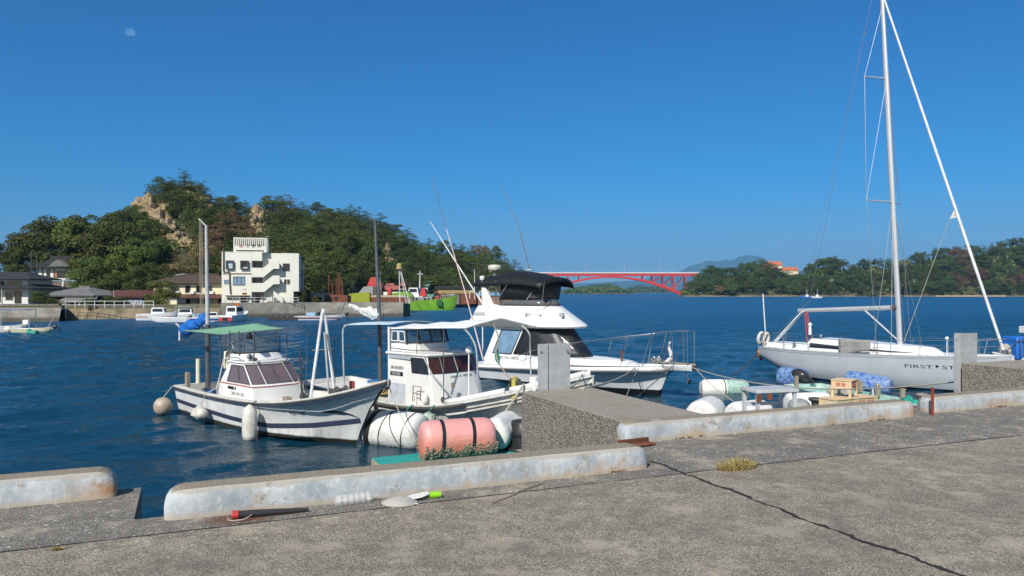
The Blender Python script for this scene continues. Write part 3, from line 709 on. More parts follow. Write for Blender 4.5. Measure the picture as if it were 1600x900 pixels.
# flybridge: coaming, smoked screen, seat, poles, canopy
mb = MB(); mb.rings([[(2.0, -.70, 1.931), (2.75, -.70, 1.931), (2.95, -.3, 1.931), (2.95, .3, 1.931), (2.75, .70, 1.931), (2.0, .70, 1.931)], [(2.0, -.66, 2.10), (2.62, -.66, 2.13), (2.80, -.28, 2.15), (2.80, .28, 2.15), (2.62, .66, 2.13), (2.0, .66, 2.10)]]); mb.build('flybridge_coaming', MAT['white'], A, bevel=.02)
top = [(2.02, -.64), (2.6, -.64), (2.78, -.27), (2.78, .27), (2.6, .64)]
mb = MB(); mb.grid([[(x, y, 2.155) for x, y in top], [(x-.06, y*.98, 2.78) for x, y in top]]); mb.build('smoked_screen', MAT['vinyl'], A, smooth=0, fix=False)
mb = MB(); mb.tube([(x, y*1.01, 2.16) for x, y in top], .022, 6); mb.build('screen_edge', MAT['black'], A)
for k_, (x, y, z0, z1) in enumerate([(2.0, -.68, 1.93, 2.80), (2.62, -.68, 2.1, 2.83), (2.62, .66, 2.1, 2.83), (3.25, -.55, 1.93, 2.86), (1.15, -.55, .9, 2.74), (1.15, .6, .9, 2.76), (.2, .75, .9, 2.74), (3.3, .5, 1.93, 2.88), (-.45, .4, .9, 2.7)]):
    mb = MB(); mb.tube([(x, y, z0), (x, y, z1)], .02, 8); mb.build('canopy_pole', MAT['darkpole'], A)
mb = MB(); mb.tube([(1.95, -.7, 2.35), (3.05, -.55, 2.74)], .018, 6); mb.build('canopy_brace', MAT['darkpole'], A)
# canopy corners measured on the photo, sagging cloth between them
def quad_cloth(c4, n=14, s=.08):
    a, b, c, d = [Vector(p) for p in c4]; rows = []
    for i in range(n):
        u = i/(n-1); row = []
        for j in range(n):
            v = j/(n-1); p = a.lerp(b, u).lerp(d.lerp(c, u), v)
            p.z -= s*4*(u*(1-u)+v*(1-v))*.5+.012*noise.noise(p*2.3); row.append(tuple(p))
        rows.append(row)
    return rows
mb = MB(); mb.grid(quad_cloth([(-.80, -.86, 2.73), (1.64, -.74, 2.69), (3.86, .12, 2.93), (1.25, .62, 2.99)], 16, .05)); can = mb.build('canopy', MAT['greencloth'], A, smooth=60, fix=False, solid=.008)
mb = MB(); mb.tube([(-.80, -.86, 2.715), (1.64, -.74, 2.675), (3.86, .12, 2.915)], .016, 6); mb.build('canopy_hem', MAT['darkpole'], A)
mb = MB(); mb.box((3.05, -.58, 2.66), (.18, .14, .13)); mb.box((3.05, -.58, 2.76), (.1, .08, .08)); mb.build('lamp_box', MAT['black'], A, bevel=.015)
mb = MB(); mb.prism([(.95, 1.55), (1.28, 1.55), (1.34, 1.62), (1.12, 1.66), (1.04, 2.12), (.97, 2.12), (.92, 1.7)], 'xz', -.36, .1); s_ = mb.build('helm_seat', MAT['cream'], A, bevel=.04)
mb = MB(); mb.tube([(1.14, -.13, .5), (1.14, -.13, 1.55)], .05, 10); mb.build('seat_post', MAT['greypole'], A)
mb = MB(); mb.lathe([(.02, 0), (.085, .0), (.095, .05), (.07, .10), (.06, .1), (.05, .02)], 16, (2.82, -.48, 2.05), 'x'); mb.build('searchlight', MAT['steel'], A)
mb = MB(); mb.ball((3.08, -.42, 1.99), .065, (1.3, .9, .8)); mb.build('horn', MAT['black'], A)
mb = MB(); mb.tube([(2.15, -.72, 1.9), (2.2, -.80, 2.02), (2.75, -.80, 2.04), (3.0, -.72, 1.95)], .014, 6); mb.build('handrail', MAT['steel'], A)
# cockpit details
mb = MB(); mb.tube([(-1.0, -.28, .6), (-1.0, -.28, 1.75)], .07, 12); mb.build('beige_pipe', MAT['cream'], A)
mb = MB(); mb.box((-.62, -.80, 1.12), (.13, .13, .5)); mb.build('bitt', MAT['wood'], A, bevel=.01)
mb = MB(); mb.bx(-.95, 1.35, .55, .85, .86, .93); mb.build('side_bench', MAT['cream'], A, bevel=.01)
mb = MB(); mb.bx(.45, 1.2, -.35, .35, .42, .95); mb.build('engine_box', MAT['grey'], A, bevel=.02)
mb = MB(); mb.tube([(1.5, -.86, 1.0), (1.68, -.88, 1.22), (2.0, -.86, 1.95), (2.1, -.78, 2.02)], .018, 8); mb.build('grab_rail', MAT['whitepole'], A)
mb = MB(); mb.tube([(-.6, .7, 2.25), (.05, .5, 1.95)], .016, 6); mb.build('tiller_bar', MAT['whitepole'], A)
# stern mast with blue sail
mb = MB(); mb.tube([(-.88, 0, .5), (-.90, 0, 2.9)], .085, 12); mb.build('mast_foot', MAT['darkpole'], A)
mb = MB(); mb.tube([(-.90, 0, 2.9), (-1.0, 0, 6.25)], [.075, .05], 12); mb.tube([(-1.0, 0, 6.22), (-1.32, -.1, 6.48)], .022, 6); mb.build('mast', MAT['greypole'], A)
for k_, (dx, dz) in enumerate(((-1.32, 2.7), (-1.25, 2.75), (-1.12, 3.0))):
    mb = MB(); mb.tube([(-1.3+.1*k_, -.1, 6.45), (dx, -.05, dz)], .009, 5); mb.build('halyard', MAT['rope'], A)
mb = MB(); mb.tube([(-.9, 0, 2.86), (-3.3, .1, 2.74)], .04, 8); mb.tube([(-3.3, .1, 2.74), (-3.5, .05, 2.86)], .035, 8); mb.build('boom', MAT['greypole'], A)
mb = MB(); mb.tube([(-3.2, .05, 2.78), (-3.2, .05, 2.25)], .035, 8); mb.build('boom_strut', MAT['whitepole'], A)
def crumple(mb, pts, rs, seed=0.0, n=14, k=.35, flat=1.0):
    pts = catmull(pts, len(pts)*5); rr = []
    for i, p in enumerate(pts):
        t = i/(len(pts)-1)*(len(rs)-1); a = min(int(t), len(rs)-2); r = lerp(rs[a], rs[a+1], t-a)
        tg = (pts[min(i+1, len(pts)-1)]-pts[max(0, i-1)]).normalized(); u = tg.cross(Vector((0, 0, 1))).normalized(); v = tg.cross(u)
        ring = []
        for j in range(n):
            an = 2*math.pi*j/n; kk = r*(1+k*noise.noise(Vector((i*.45+seed, math.cos(an)*1.3, math.sin(an)*1.3)))*1.3)
            ring.append(tuple(p+u*math.cos(an)*kk*flat+v*math.sin(an)*kk))
        rr.append(ring)
    return mb.rings(rr)
mb = MB(); crumple(mb, [(-1.0, .0, 3.15), (-1.35, .0, 2.98), (-1.9, .03, 2.84), (-2.5, .05, 2.72), (-3.05, .08, 2.58)], [.14, .20, .15, .17, .30, .10], 2.0, 16, .5, .75); mb.build('furled_sail', MAT['bluetarp'], A, smooth=50)
# foredeck A-frame
z_, ap = 1.2, (6.05, 0, 3.48)
for y in (-.42, .42):
    mb = MB(); mb.tube([(6.02, y, .9), (6.05, y*.08, 3.45)], .04, 10); mb.build('frame_leg', MAT['whitepole'], A)
mb = MB(); mb.tube([(6.35, 0, .95), (6.1, 0, 2.9)], .03, 8); mb.build('frame_stay', MAT['greypole'], A)
mb = MB(); mb.tube([(6.03, -.34, 2.42), (6.03, .34, 2.42)], .02, 8); mb.build('crossbar', MAT['steel'], A)
mb = MB(); mb.lathe([(.0, 0), (.06, 0), (.06, .1), (0, .12)], 12, (6.05, 0, 3.42)); mb.build('frame_head', MAT['white'], A)
for y, h in ((-.5, 2.85), (.45, 2.8)):
    mb = MB(); mb.tube([(5.95, y, 1.0), (5.97, y*.9, h)], .011, 6); mb.build('gear_rod', MAT['darkpole'], A)
mb = MB(); crumple(mb, [(5.72, -.55, 2.5), (5.8, -.56, 1.9), (5.85, -.55, 1.35), (5.95, -.6, 1.1)], [.015, .03, .025, .09], 5, 8, .5); mb.build('hung_rope', MAT['darkrope'], A)
mb = MB(); mb.lathe([(.12, -.16), (.12, -.13), (.06, -.12), (.06, .12), (.12, .13), (.12, .16)], 14, (6.75, .1, 1.35), 'y'); mb.bx(6.6, 6.9, -.2, -.17, 1.05, 1.42); mb.build('anchor_winch', MAT['rubber'], A)
mb = MB(); mb.box(HA.sh(6.0, -1, -.12, .06), (.3, .16, .1), R(-10)); mb.build('fairlead', MAT['wood'], A, bevel=.01)
# fenders
mb = MB(); mb.ball((-1.15, -1.38, .26), .29, (1, 1, 1.05), 18, 12); f = mb.build('round_buoy', M('aged_buoy_vinyl', (.50, .42, .33), .5, var=.3, dirt=(.28, .22, .16)), A)
mb = MB(); mb.tube([(-1.15, -1.38, .53), (-1.05, -1.1, .92)], .018, 6); mb.build('lashing', MAT['rope'], f)
mb = MB(); mb.ball((1.62, -1.42, .36), .23, (1.5, .9, .9), 16, 10, .25, 3); f = mb.build('wrapped_fender', MAT['fender'], A)
mb = MB(); mb.tube([(1.6, -1.4, .55), (1.62, -1.24, .92), (1.95, -.9, 1.15)], .014, 6); mb.build('lashing', MAT['rope'], f)
fender_long(A, (4.83, -1.52, -.08), 1.02, .20, MAT['fender'], 'long_fender', (4.83, -1.33, 1.02), MAT['darkrope'])
# ---------------------------------------------------------------- second fishing boat, white awning
qh = N('workboat_hull_paint'); cz = qh.sep(qh.coord()); nz = qh.noise(1.6, None, 4, .6)
cc = qh.mix(qh.ramp(nz, .35, .65), (.62, .62, .58), (.76, .76, .74))
streak = qh.noise(2.4, qh.scaled(qh.coord(), (3, 3, .3)), 4, .7)
cc = qh.mix(qh.math('MULTIPLY', qh.ramp(streak, .50, .70), qh.ramp(cz[2], 1.2, .3, .1, .7)), cc, (.42, .33, .19))
cc = qh.mix(qh.ramp(qh.math('ADD', cz[2], qh.ramp(nz, 0, 1, -.04, .04)), .22, .18), cc, (.06, .018, .014))
qh.set(Base_Color=cc, Roughness=.36)
B = thing('fishing_boat', 'white fishing workboat with white awning and two-tier wheelhouse, between green-canopy boat and cruiser', 'boat', (-5.655, 26.31, WZ), R(-43))
st = []
for x, kz, (cy, cz_), (my, mz), (sy, sz), (kx, cx, mx) in [
    (-1.6, -.25, (1.0, .02), (1.12, .4), (1.18, .84), (0, 0, 0)), (1.5, -.4, (1.16, .0), (1.25, .35), (1.32, .72), (0, 0, 0)),
    (4.2, -.45, (1.16, .02), (1.28, .34), (1.37, .66), (0, 0, 0)), (6.1, -.42, (.88, .08), (1.00, .40), (1.28, .80), (-.1, 0, 0)),
    (8.0, -.3, (.42, .2), (.52, .68), (1.02, 1.20), (-.4, -.25, -.1)), (9.5, -.15, (.13, .3), (.18, .98), (.56, 1.58), (-.9, -.65, -.3)),
    (10.55, .1, (.02, .45), (.03, 1.1), (.05, 1.88), (-1.6, -1.3, -.8))]:
    st.append([(x+kx, 0, kz), (x+cx, cy, cz_), (x+mx, my, mz), (x, sy, sz)])
HB = BoatHull(B, st, 32, qh.m, MAT['deck'], .12, lambda x: .12 if x < 6 else .3)
HB.rail(MAT['rubber'], .055, -.06, -2, 7.2)
HB.rail(MAT['rubber'], .03, -.20, 7.0, 11)
for sd_ in (-1, 1):   # raised white wash boards forward
    mb = MB(); a = []; b = []
    for i in range(9):
        x = 6.3+2.0*i/8; a.append(HB.sh(x, sd_, -.03, .01)); b.append(HB.sh(x, sd_, -.05, .15+.03*i/8))
    mb.grid([a, b]); mb.build('wash_board', MAT['white'], B, solid=.05)
    mb = MB(); a = []; b = []
    for i in range(9):
        x = 8.45+1.9*i/8; a.append(HB.sh(x, sd_, -.03, .01)); b.append(HB.sh(x, sd_, -.05, .17))
    mb.grid([a, b]); mb.build('wash_board', MAT['white'], B, solid=.05)
mb = MB(); mb.box((9.1, -.60, 1.42), (.22, .22, .75), taper=.9); mb.build('bow_bitt', MAT['white'], B, bevel=.02)
mb = MB(); mb.box((9.1, .60, 1.42), (.22, .22, .75), taper=.9); mb.build('bow_bitt', MAT['white'], B, bevel=.02)
for x0 in (8.55,):
    mb = MB(); mb.box((x0, -.78, 1.45), (.12, .1, .62)); mb.build('yellow_post', M('yellow_paint', (.62, .52, .12), .6, var=.3, scale=8), B)
# lower wheelhouse
lo = [(3.45, -1.0), (5.42, -1.0), (5.60, -.6), (5.60, .6), (5.42, 1.0), (3.45, 1.0)]
mi = [(3.43, -1.0), (5.40, -1.0), (5.55, -.6), (5.55, .6), (5.40, 1.0), (3.43, 1.0)]
up = [(3.40, -.98), (5.18, -.92), (5.30, -.55), (5.30, .55), (5.18, .92), (3.40, .98)]
lo = [(3.45, -1.0), (5.62, -1.0), (5.80, -.7), (5.80, .7), (5.62, 1.0), (3.45, 1.0)]
mb = MB(); mb.rings([[(x, y, .52) for x, y in lo], [(x, y, 1.58) for x, y in mi], [(x, y, 2.10) for x, y in up]]); cabB = mb.build('wheelhouse', MAT['white_dirty'], B, smooth=22, bevel=.025); bB = bvh_of(cabB)
mb = MB(); mb.rings([[(x+(.06 if x > 4 else -.05), y*1.05, z) for x, y in up] for z in (2.10, 2.17)]); mb.build('wheelhouse_roof', MAT['white_dirty'], B, bevel=.02)
side = [P3(mi, 0, 1.58), P3(mi, 1, 1.58), P3(up, 1, 2.10), P3(up, 0, 2.10)]
win_on(B, side, .60, .985, .02, .90, MAT['black'], MAT['darkglass'], .03)
fr_ = [P3(mi, 1, 1.58), P3(mi, 2, 1.58), P3(up, 2, 2.10), P3(up, 1, 2.10)]; win_on(B, fr_, .05, .97, .04, .92, MAT['black'], MAT['redglass'], .025)
fr_ = [P3(mi, 2, 1.58), P3(mi, 3, 1.58), P3(up, 3, 2.10), P3(up, 2, 2.10)]
for u0, u1 in ((.01, .48), (.52, .99)): win_on(B, fr_, u0, u1, .04, .92, MAT['black'], MAT['redglass'], .025)
fr_ = [P3(mi, 3, 1.58), P3(mi, 4, 1.58), P3(up, 4, 2.10), P3(up, 3, 2.10)]; win_on(B, fr_, .03, .95, .04, .92, MAT['black'], M('pink_sheet_behind_glass', (.22, .06, .06), .12, var=.3), .025)
mb = MB(); mb.bx(3.52, 4.30, -1.012, -1.0, .60, 1.24); mb.build('door_panel', M('pale_grey_panel', (.52, .55, .60), .4), B, bevel=.006)
mb = MB(); mb.bx(3.50, 4.55, -1.009, -.99, 1.98, 2.07); mb.build('grey_band', M('pale_grey_panel', (.42, .45, .50), .4), B)
mb = MB(); mb.bx(3.58, 4.18, -1.010, -1.0, 1.46, 1.58); sg = mb.build('sign_strip', MAT['ink'], B)
mb = MB(); text_on(mb, '天草 漁協', .095, (3.66, -1.016, 1.485), (1, 0, 0), (0, 0, 1)); mb.build('strip_lettering', MAT['white'], sg, fix=False)
mb = MB(); text_on(mb, '280-54070熊本', .13, (3.58, -2, 1.66), (1, 0, 0), (0, 0, 1), bB, (0, 1, 0), .006, .62); mb.build('side_lettering', MAT['ink'], B, fix=False)
fd = (Vector((mi[3][0], mi[3][1], 0))-Vector((mi[2][0], mi[2][1], 0))).normalized()
mb = MB(); text_on(mb, '280-4 熊本', .09, (6.2, -.35, 1.46), fd, (0, 0, 1), bB, (-1, 0, 0), .006, .9); mb.build('front_lettering', MAT['ink'], B, fix=False)
# upper wheelhouse
l2 = [(3.35, -.85), (4.20, -.85), (4.40, -.5), (4.40, .5), (4.20, .85), (3.35, .85)]
m2 = [(3.35, -.84), (4.16, -.84), (4.34, -.5), (4.34, .5), (4.16, .84), (3.35, .84)]
u2 = [(3.35, -.80), (4.05, -.80), (4.22, -.48), (4.22, .48), (4.05, .80), (3.35, .80)]
mb = MB(); mb.rings([[(x, y, 2.171) for x, y in l2], [(x, y, 2.42) for x, y in m2]]); mb.build('upper_house', MAT['white_dirty'], B, smooth=22, bevel=.02)
for i in range(6):
    j = (i+1) % 6; mb = MB(); a, b = P3(m2, i, 2.42), P3(u2, i, 2.86); mb.tube([a, b], .035, 6); mb.build('window_post', MAT['white'] if i in (0, 5) else MAT['black'], B)
for i in (0, 1, 2, 3, 4):
    j = i+1; fq = [P3(m2, i, 2.43), P3(m2, j, 2.43), P3(u2, j, 2.85), P3(u2, i, 2.85)]
    if i in (0, 4):
        for u0, u1 in ((.08, .5), (.54, .94)): win_on(B, fq, u0, u1, .12, .9, MAT['white'], MAT['clear'], .03)
    elif i == 2:
        for u0, u1 in ((.02, .49), (.51, .98)): win_on(B, fq, u0, u1, .03, .97, MAT['black'], MAT['clear'], .025)
    else: win_on(B, fq, .04, .97, .03, .97, MAT['black'], MAT['clear'], .025)
mb = MB(); n = 24; mb.tube([(4.0+.0*j, .1+.17*math.cos(2*math.pi*j/n), 2.62+.17*math.sin(2*math.pi*j/n)) for j in range(n+1)], .014, 6); mb.build('steering_wheel', MAT['steel'], B)
mb = MB(); mb.rings([[(x+(.08 if x > 4 else -.05), y*1.08, z) for x, y in u2] for z in (2.865, 2.90)]); mb.build('upper_roof', MAT['white'], B, bevel=.01)
mb = MB(); mb.tube([(3.5, -.98, 2.28), (4.6, -.98, 2.26), (5.2, -.85, 2.28), (5.25, .8, 2.28)], .015, 6); mb.build('roof_rail', MAT['steel'], B)
# awning
def awn(x, y, tone):   # height of the canvas over the deck
    pass
rows = []
for i in range(15):
    t = i/14; x = .95+2.5*t; row = []
    for j in range(13):
        v = j/12*2-1; y = v*.92; z = 2.90+.10*t+.07*(1-v*v)+.012*noise.noise(Vector((x*2, y*2, 0))); row.append((x, y, z))
    rows.append(row)
mb = MB(); mb.grid(rows); mb.build('aft_canvas', MAT['bluecanvas'], B, smooth=60, fix=False, solid=.01)
rows = []
for i in range(25):
    t = i/24; row = []
    for j in range(17):
        v = j/16*2-1; x = 3.35+t*(3.95+.5*v*t); y = v*(.88+.07*t)
        rz = 2.97+.29*t; ez = 2.86+.14*t; k = 1-abs(v)**1.1
        z = ez+(rz-ez)*k+.018*noise.noise(Vector((x*1.3, y*3, 5)))-.03*math.sin(t*math.pi*3)**2*(1-abs(v)); row.append((x, y, z))
    rows.append(row)
mb = MB(); mb.grid(rows); mb.build('awning', MAT['awning'], B, smooth=60, fix=False, solid=.012)
last = rows[-1]; mb = MB(); mb.tube([(p[0]-.02, p[1], p[2]-.025) for p in last], .018, 6); mb.build('awning_bow', MAT['greypole'], B)
for (x, y, z, fx, fy) in ((6.75, -.9, 2.98, 7.3, -.95), (7.55, .6, 3.05, 7.7, .8)):
    mb = MB(); mb.tube(catmull([(x, y, z), (x+.3, y, z-.25), (fx, fy, 2.3), (fx+.05, fy, 1.0)], 16), .022, 8); mb.build('awning_leg', MAT['greypole'], B)
mb = MB(); mb.tube(catmull([(7.3, -.3, 3.1), (7.5, -.3, 2.7), (7.55, -.45, 2.3), (7.9, -.6, 1.95), (8.3, -.6, 1.6)], 16), .018, 8); mb.build('bent_pipe', MAT['wood'], B)
mb = MB(); mb.tube(catmull([(1.02, -.92, .75), (.98, -.95, 2.4), (1.0, -.93, 2.80), (1.2, -.9, 2.92)], 20), .03, 8); mb.build('awning_leg', MAT['greypole'], B)
mb = MB(); mb.tube([(1.02, .92, .75), (1.0, .92, 2.90)], .03, 8); mb.build('awning_leg', MAT['greypole'], B)
mb = MB(); mb.tube([(3.42, -.93, .8), (3.40, -.93, 2.92)], .035, 8); mb.build('awning_leg', MAT['white'], B)
mb = MB(); mb.tube([(5.1, -1.02, 2.16), (5.5, -1.0, 1.62), (6.15, -.75, .95)], .022, 8); mb.build('slanting_pole', MAT['greypole'], B)
mb = MB(); mb.tube([(5.85, -.86, 2.96), (5.85, -.86, .95)], .016, 6); mb.build('awning_leg', MAT['darkpole'], B)
mb = MB(); mb.tube([(4.72, -.88, 2.88), (4.72, -1.0, .75)], .012, 6); mb.build('thin_pole', MAT['darkpole'], B)
mb = MB(); crumple(mb, [(7.45, -.32, 2.45), (7.5, -.36, 2.2), (7.62, -.4, 2.0)], [.03, .08, .03], 4, 8, .6); mb.build('rope_bundle', MAT['tealrope'], B)
# side gear
mb = MB(); mb.tube([(4.9, -1.22, .8), (4.9, -1.2, 1.25), (5.25, -1.2, 1.25), (5.25, -1.22, .85)], .015, 6); mb.tube([(4.9, -1.2, 1.05), (5.25, -1.2, 1.02)], .012, 6); mb.build('gear_rack', MAT['rust'], B)
mb = MB(); mb.ball((5.35, -1.15, .92), .12, (.9, .9, 1.5), 12, 8); mb.build('white_jug', MAT['white'], B)
mb = MB(); mb.bx(5.82, 5.86, -.55, -.45, 1.2, 1.36); mb.build('wooden_hook', MAT['wood'], B)
mb = MB(); mb.lathe([(.10, -.12), (.10, -.1), (.05, -.09), (.05, .09), (.10, .1), (.10, .12)], 12, (6.0, -.9, .92), 'y'); mb.build('line_hauler', MAT['steel'], B)
mb = MB(); mb.ball((6.15, -.15, 2.30), .10, (1, 1, 1.1)); mb.tube([(6.15, -.15, .85), (6.15, -.15, 2.2)], .02, 6); mb.build('deck_lamp', MAT['white'], B)
mb = MB(); mb.bx(6.2, 8.0, -.55, .55, .70, 1.0); mb.build('fish_hatch', MAT['white_dirty'], B, bevel=.02)
mb = MB(); crumple(mb, [(8.3, -.75, 1.4), (8.5, -.7, 1.62), (8.75, -.72, 1.45)], [.06, .13, .05], 8, 10, .6); mb.build('line_bundle', MAT['darkrope'], B)
# stern mast and furled sail
mb = MB(); mb.tube([(1.75, 0, .6), (1.70, 0, 3.0), (1.45, 0, 6.45)], [.075, .07, .045], 12); mb.build('mast', MAT['darkpole'], B)
mb = MB(); crumple(mb, [(1.72, 0, 3.22), (1.35, 0, 3.28), (.8, 0, 3.34), (.3, 0, 3.46), (-.05, 0, 3.55)], [.10, .20, .12, .09, .04], 9, 14, .45, .7); mb.build('furled_sail', MAT['furled'], B, smooth=50)
mb = MB(); mb.tube([(1.7, 0, 3.1), (-.15, 0, 3.5)], .03, 8); mb.build('boom', MAT['greypole'], B)
for p0, p1 in (((1.45, 0, 6.4), (-.1, 0, 3.55)), ((1.45, .0, 6.4), (.6, -.9, 2.95)), ((1.45, 0, 6.4), (3.2, .8, 3.0)), ((1.5, 0, 6.1), (.9, .8, 2.95))):
    mb = MB(); mb.tube([p0, p1], .008, 5); mb.build('stay', MAT['darkrope'], B)
mb = MB(); mb.tube([(1.46, 0, 6.35), (1.1, 0, 6.5)], .02, 6); mb.build('mast_arm', MAT['darkpole'], B)
# mussel-covered fender on green rope
q = N('mesh_fender'); v_ = q.vor(34, None, 'F1', 'Color'); q.set(Base_Color=q.mix(q.sep(v_)[0], (.10, .20, .15), (.66, .70, .60)), Roughness=.8); q.bump(q.vor(34), .02)
f = fender_long(B, (5.95, -1.52, .02), .62, .22, q.m, 'netted_fender', (5.98, -1.33, .82), MAT['tealrope'])
mb = MB(); mb.tube(catmull([(5.15, -1.42, .75), (5.0, -1.5, .6), (4.95, -1.52, .3), (5.05, -1.5, .05)], 14), .02, 6); mb.build('green_line', MAT['tealrope'], B)
mb = MB(); mb.tube([(3.4, -1.42, .75), (3.38, -1.42, .05)], .035, 6); mb.build('hanging_strap', MAT['darkrope'], B)

# loose gear that belongs to the two workboats
def coil(root, x, y, z, r, n, mat, name='rope_coil'):
    mb = MB(); pts = [(x+r*(1-.06*(i/24 % 1))*math.cos(i*2*math.pi/24), y+r*math.sin(i*2*math.pi/24), z+.012*i/24+.004*math.sin(i*1.7)) for i in range(24*n)]; mb.tube(pts, .018, 5); return mb.build(name, mat, root)
coil(A, 5.0, .35, .86, .20, 5, MAT['rope']); coil(A, 7.25, -.2, 1.18, .17, 4, MAT['darkrope']); coil(A, 1.1, -.75, .60, .16, 4, MAT['tealrope'])
coil(B, 6.9, .1, 1.02, .20, 5, MAT['rope']); coil(B, 7.6, -.25, 1.02, .16, 4, MAT['tealrope']); coil(B, 2.4, -.95, .68, .2, 5, MAT['darkrope'])
mb = MB(); mb.lathe([(.0, 0), (.13, 0), (.16, .30), (.175, .31), (.15, .31), (.12, .03), (0, .03)], 16, (.1, -.35, .5)); mb.build('bucket', M('blue_bucket_plastic', (.03, .14, .45), .45), A)
mb = MB(); mb.box((2.1, -.2, .86), (.7, .5, .34)); mb.build('fish_box', M('yellow_fish_box', (.60, .44, .08), .6, var=.25), B, bevel=.02)
mb = MB(); mb.box((1.2, .3, .84), (.6, .45, .3)); mb.build('fish_box', M('blue_fish_box', (.04, .18, .46), .6, var=.25), B, bevel=.02)
# ---------------------------------------------------------------- flybridge cruiser
qh = N('cruiser_hull_paint'); cz = qh.sep(qh.coord()); nz = qh.noise(1.3, None, 4, .6)
cc = qh.mix(qh.ramp(nz, .35, .65), (.62, .63, .64), (.70, .71, .72))
cc = qh.mix(qh.ramp(qh.math('SUBTRACT', cz[2], qh.math('MULTIPLY', cz[0], .012)), .16, .13), cc, (.012, .012, .014))
qh.set(Base_Color=cc, Roughness=.22)
C = thing('motor_cruiser', 'white flybridge motor cruiser with black bimini top and black windscreen cover', 'boat', (-.2, 34.66, WZ), R(-44))
st = []
for x, kz, (cy, cz_), (my, mz), (sy, sz), (kx, cx, mx) in [
    (-2.0, -.25, (1.28, .02), (1.36, .35), (1.40, .66), (0, 0, 0)), (1.0, -.45, (1.22, .02), (1.32, .36), (1.48, .78), (0, 0, 0)),
    (3.8, -.5, (1.12, .05), (1.20, .42), (1.48, .92), (0, 0, 0)), (5.6, -.5, (.78, .10), (.88, .48), (1.34, 1.0), (0, 0, 0)),
    (7.2, -.45, (.36, .18), (.44, .58), (.96, 1.08), (-.05, 0, 0)), (8.2, -.4, (.11, .24), (.16, .66), (.50, 1.12), (-.15, -.10, -.05)),
    (8.75, -.35, (.02, .3), (.03, .75), (.06, 1.15), (-.72, -.48, -.28))]:
    st.append([(x+kx, 0, kz), (x+cx, cy, cz_), (x+mx, my, mz), (x, sy, sz)])
HC = BoatHull(C, st, 30, qh.m, MAT['white'], .10, lambda x: .0 if x > .5 else .3)
mb = MB()
for sd_ in (-1, 1):
    a = []; b = []
    for i in range(24):
        x = -2+10.55*i/23; a.append(HC.sh(x, sd_, .015, -.13)); b.append(HC.sh(x, sd_, .02, .0))
    mb.grid([a, b])
mb.build('white_sheer_band', MAT['white'], C, solid=.012)
HC.rail(MAT['rubber'], .03, -.15)
# bow platform
pl = [(7.6, .52), (8.5, .36), (9.35, .26), (9.62, .18), (9.62, -.18), (9.35, -.26), (8.5, -.36), (7.6, -.52)]
mb = MB(); mb.rings([[(x, y*.6, 1.00+(x-7.6)*.03) for x, y in pl], [(x, y, 1.16+(x-7.6)*.05) for x, y in pl], [(x, y, 1.22+(x-7.6)*.04) for x, y in pl]]); mb.build('bow_platform', MAT['white'], C, bevel=.015)
mb = MB(); mb.bx(7.9, 9.55, -.2, .2, 1.305, 1.325); mb.build('platform_boards', MAT['wood'], C)
mb = MB(); mb.box((9.55, 0, 1.18), (.16, .2, .2)); mb.tube([(9.6, 0, 1.2), (9.72, 0, 1.22)], .06, 8); mb.build('anchor_roller', MAT['rust'], C)
mb = MB(); mb.tube([(9.3, .0, 1.05), (9.42, 0, .72)], .02, 6); mb.box((9.43, 0, .66), (.06, .2, .18), ry=.4); mb.build('anchor', MAT['darkpole'], C)
mb = MB(); crumple(mb, [(8.35, .15, 1.3), (8.55, .2, 1.5), (8.45, .2, 1.85), (8.5, .2, 2.1)], [.09, .07, .055, .03], 3, 10, .4); mb.build('anchor_bag', MAT['furled'], C)
mb = MB(); mb.box((8.05, -.1, 1.35), (.35, .3, .25)); mb.lathe([(.1, -.2), (.1, -.15), (.05, -.12), (.05, .12), (.1, .15), (.1, .2)], 12, (8.05, -.1, 1.45), 'y'); mb.build('windlass', MAT['steel'], C, bevel=.02)
# trunk cabin forward
def outl(pts): return pts+[(x, -y) for x, y in reversed(pts)]
t0 = outl([(3.0, -1.05), (5.2, -.95), (6.6, -.6), (7.3, -.22)]); t1 = outl([(3.0, -.9), (5.1, -.8), (6.3, -.48), (6.8, -.18)])
mb = MB(); mb.rings([[(x, y, .95+.035*(x-3)) for x, y in t0], [(x, y, 1.30-.01*(x-3)) for x, y in t1]]); mb.build('fore_trunk', MAT['white'], C, smooth=50, bevel=.04)
# deck house
h0 = outl([(-.5, -1.17), (1.5, -1.17), (3.15, -1.12), (4.2, -.85), (4.85, -.35)]); h1 = outl([(-.25, -1.14), (1.45, -1.14), (3.05, -1.09), (4.05, -.82), (4.7, -.33)]); h2 = outl([(.25, -1.0), (2.0, -1.0), (2.55, -.95), (3.3, -.68), (3.62, -.28)])
mb = MB(); mb.rings([[(x, y, .75) for x, y in h0], [(x, y, 1.27) for x, y in h1], [(x, y, 2.46) for x, y in h2]]); cabC = mb.build('deck_house', MAT['white'], C, smooth=45, bevel=.02); bC = bvh_of(cabC)
def hq(i, u0, u1, v0, v1, flip=False):
    q4 = [P3(h1, i, 1.27), P3(h1, i+1, 1.27), P3(h2, i+1, 2.46), P3(h2, i, 2.46)]; return face_pts(q4, u0, u1, v0, v1)
pts = hq(0, .24, .94, .0, .90); window(C, 'side_window', pts, (0, -1, .12), MAT['black'], MAT['blueglass'], .04)
pts = [Vector((p.x, -p.y, p.z)) for p in hq(0, .24, .94, .0, .90)][::-1]; window(C, 'side_window', pts, (0, 1, .12), MAT['black'], MAT['blueglass'], .04)
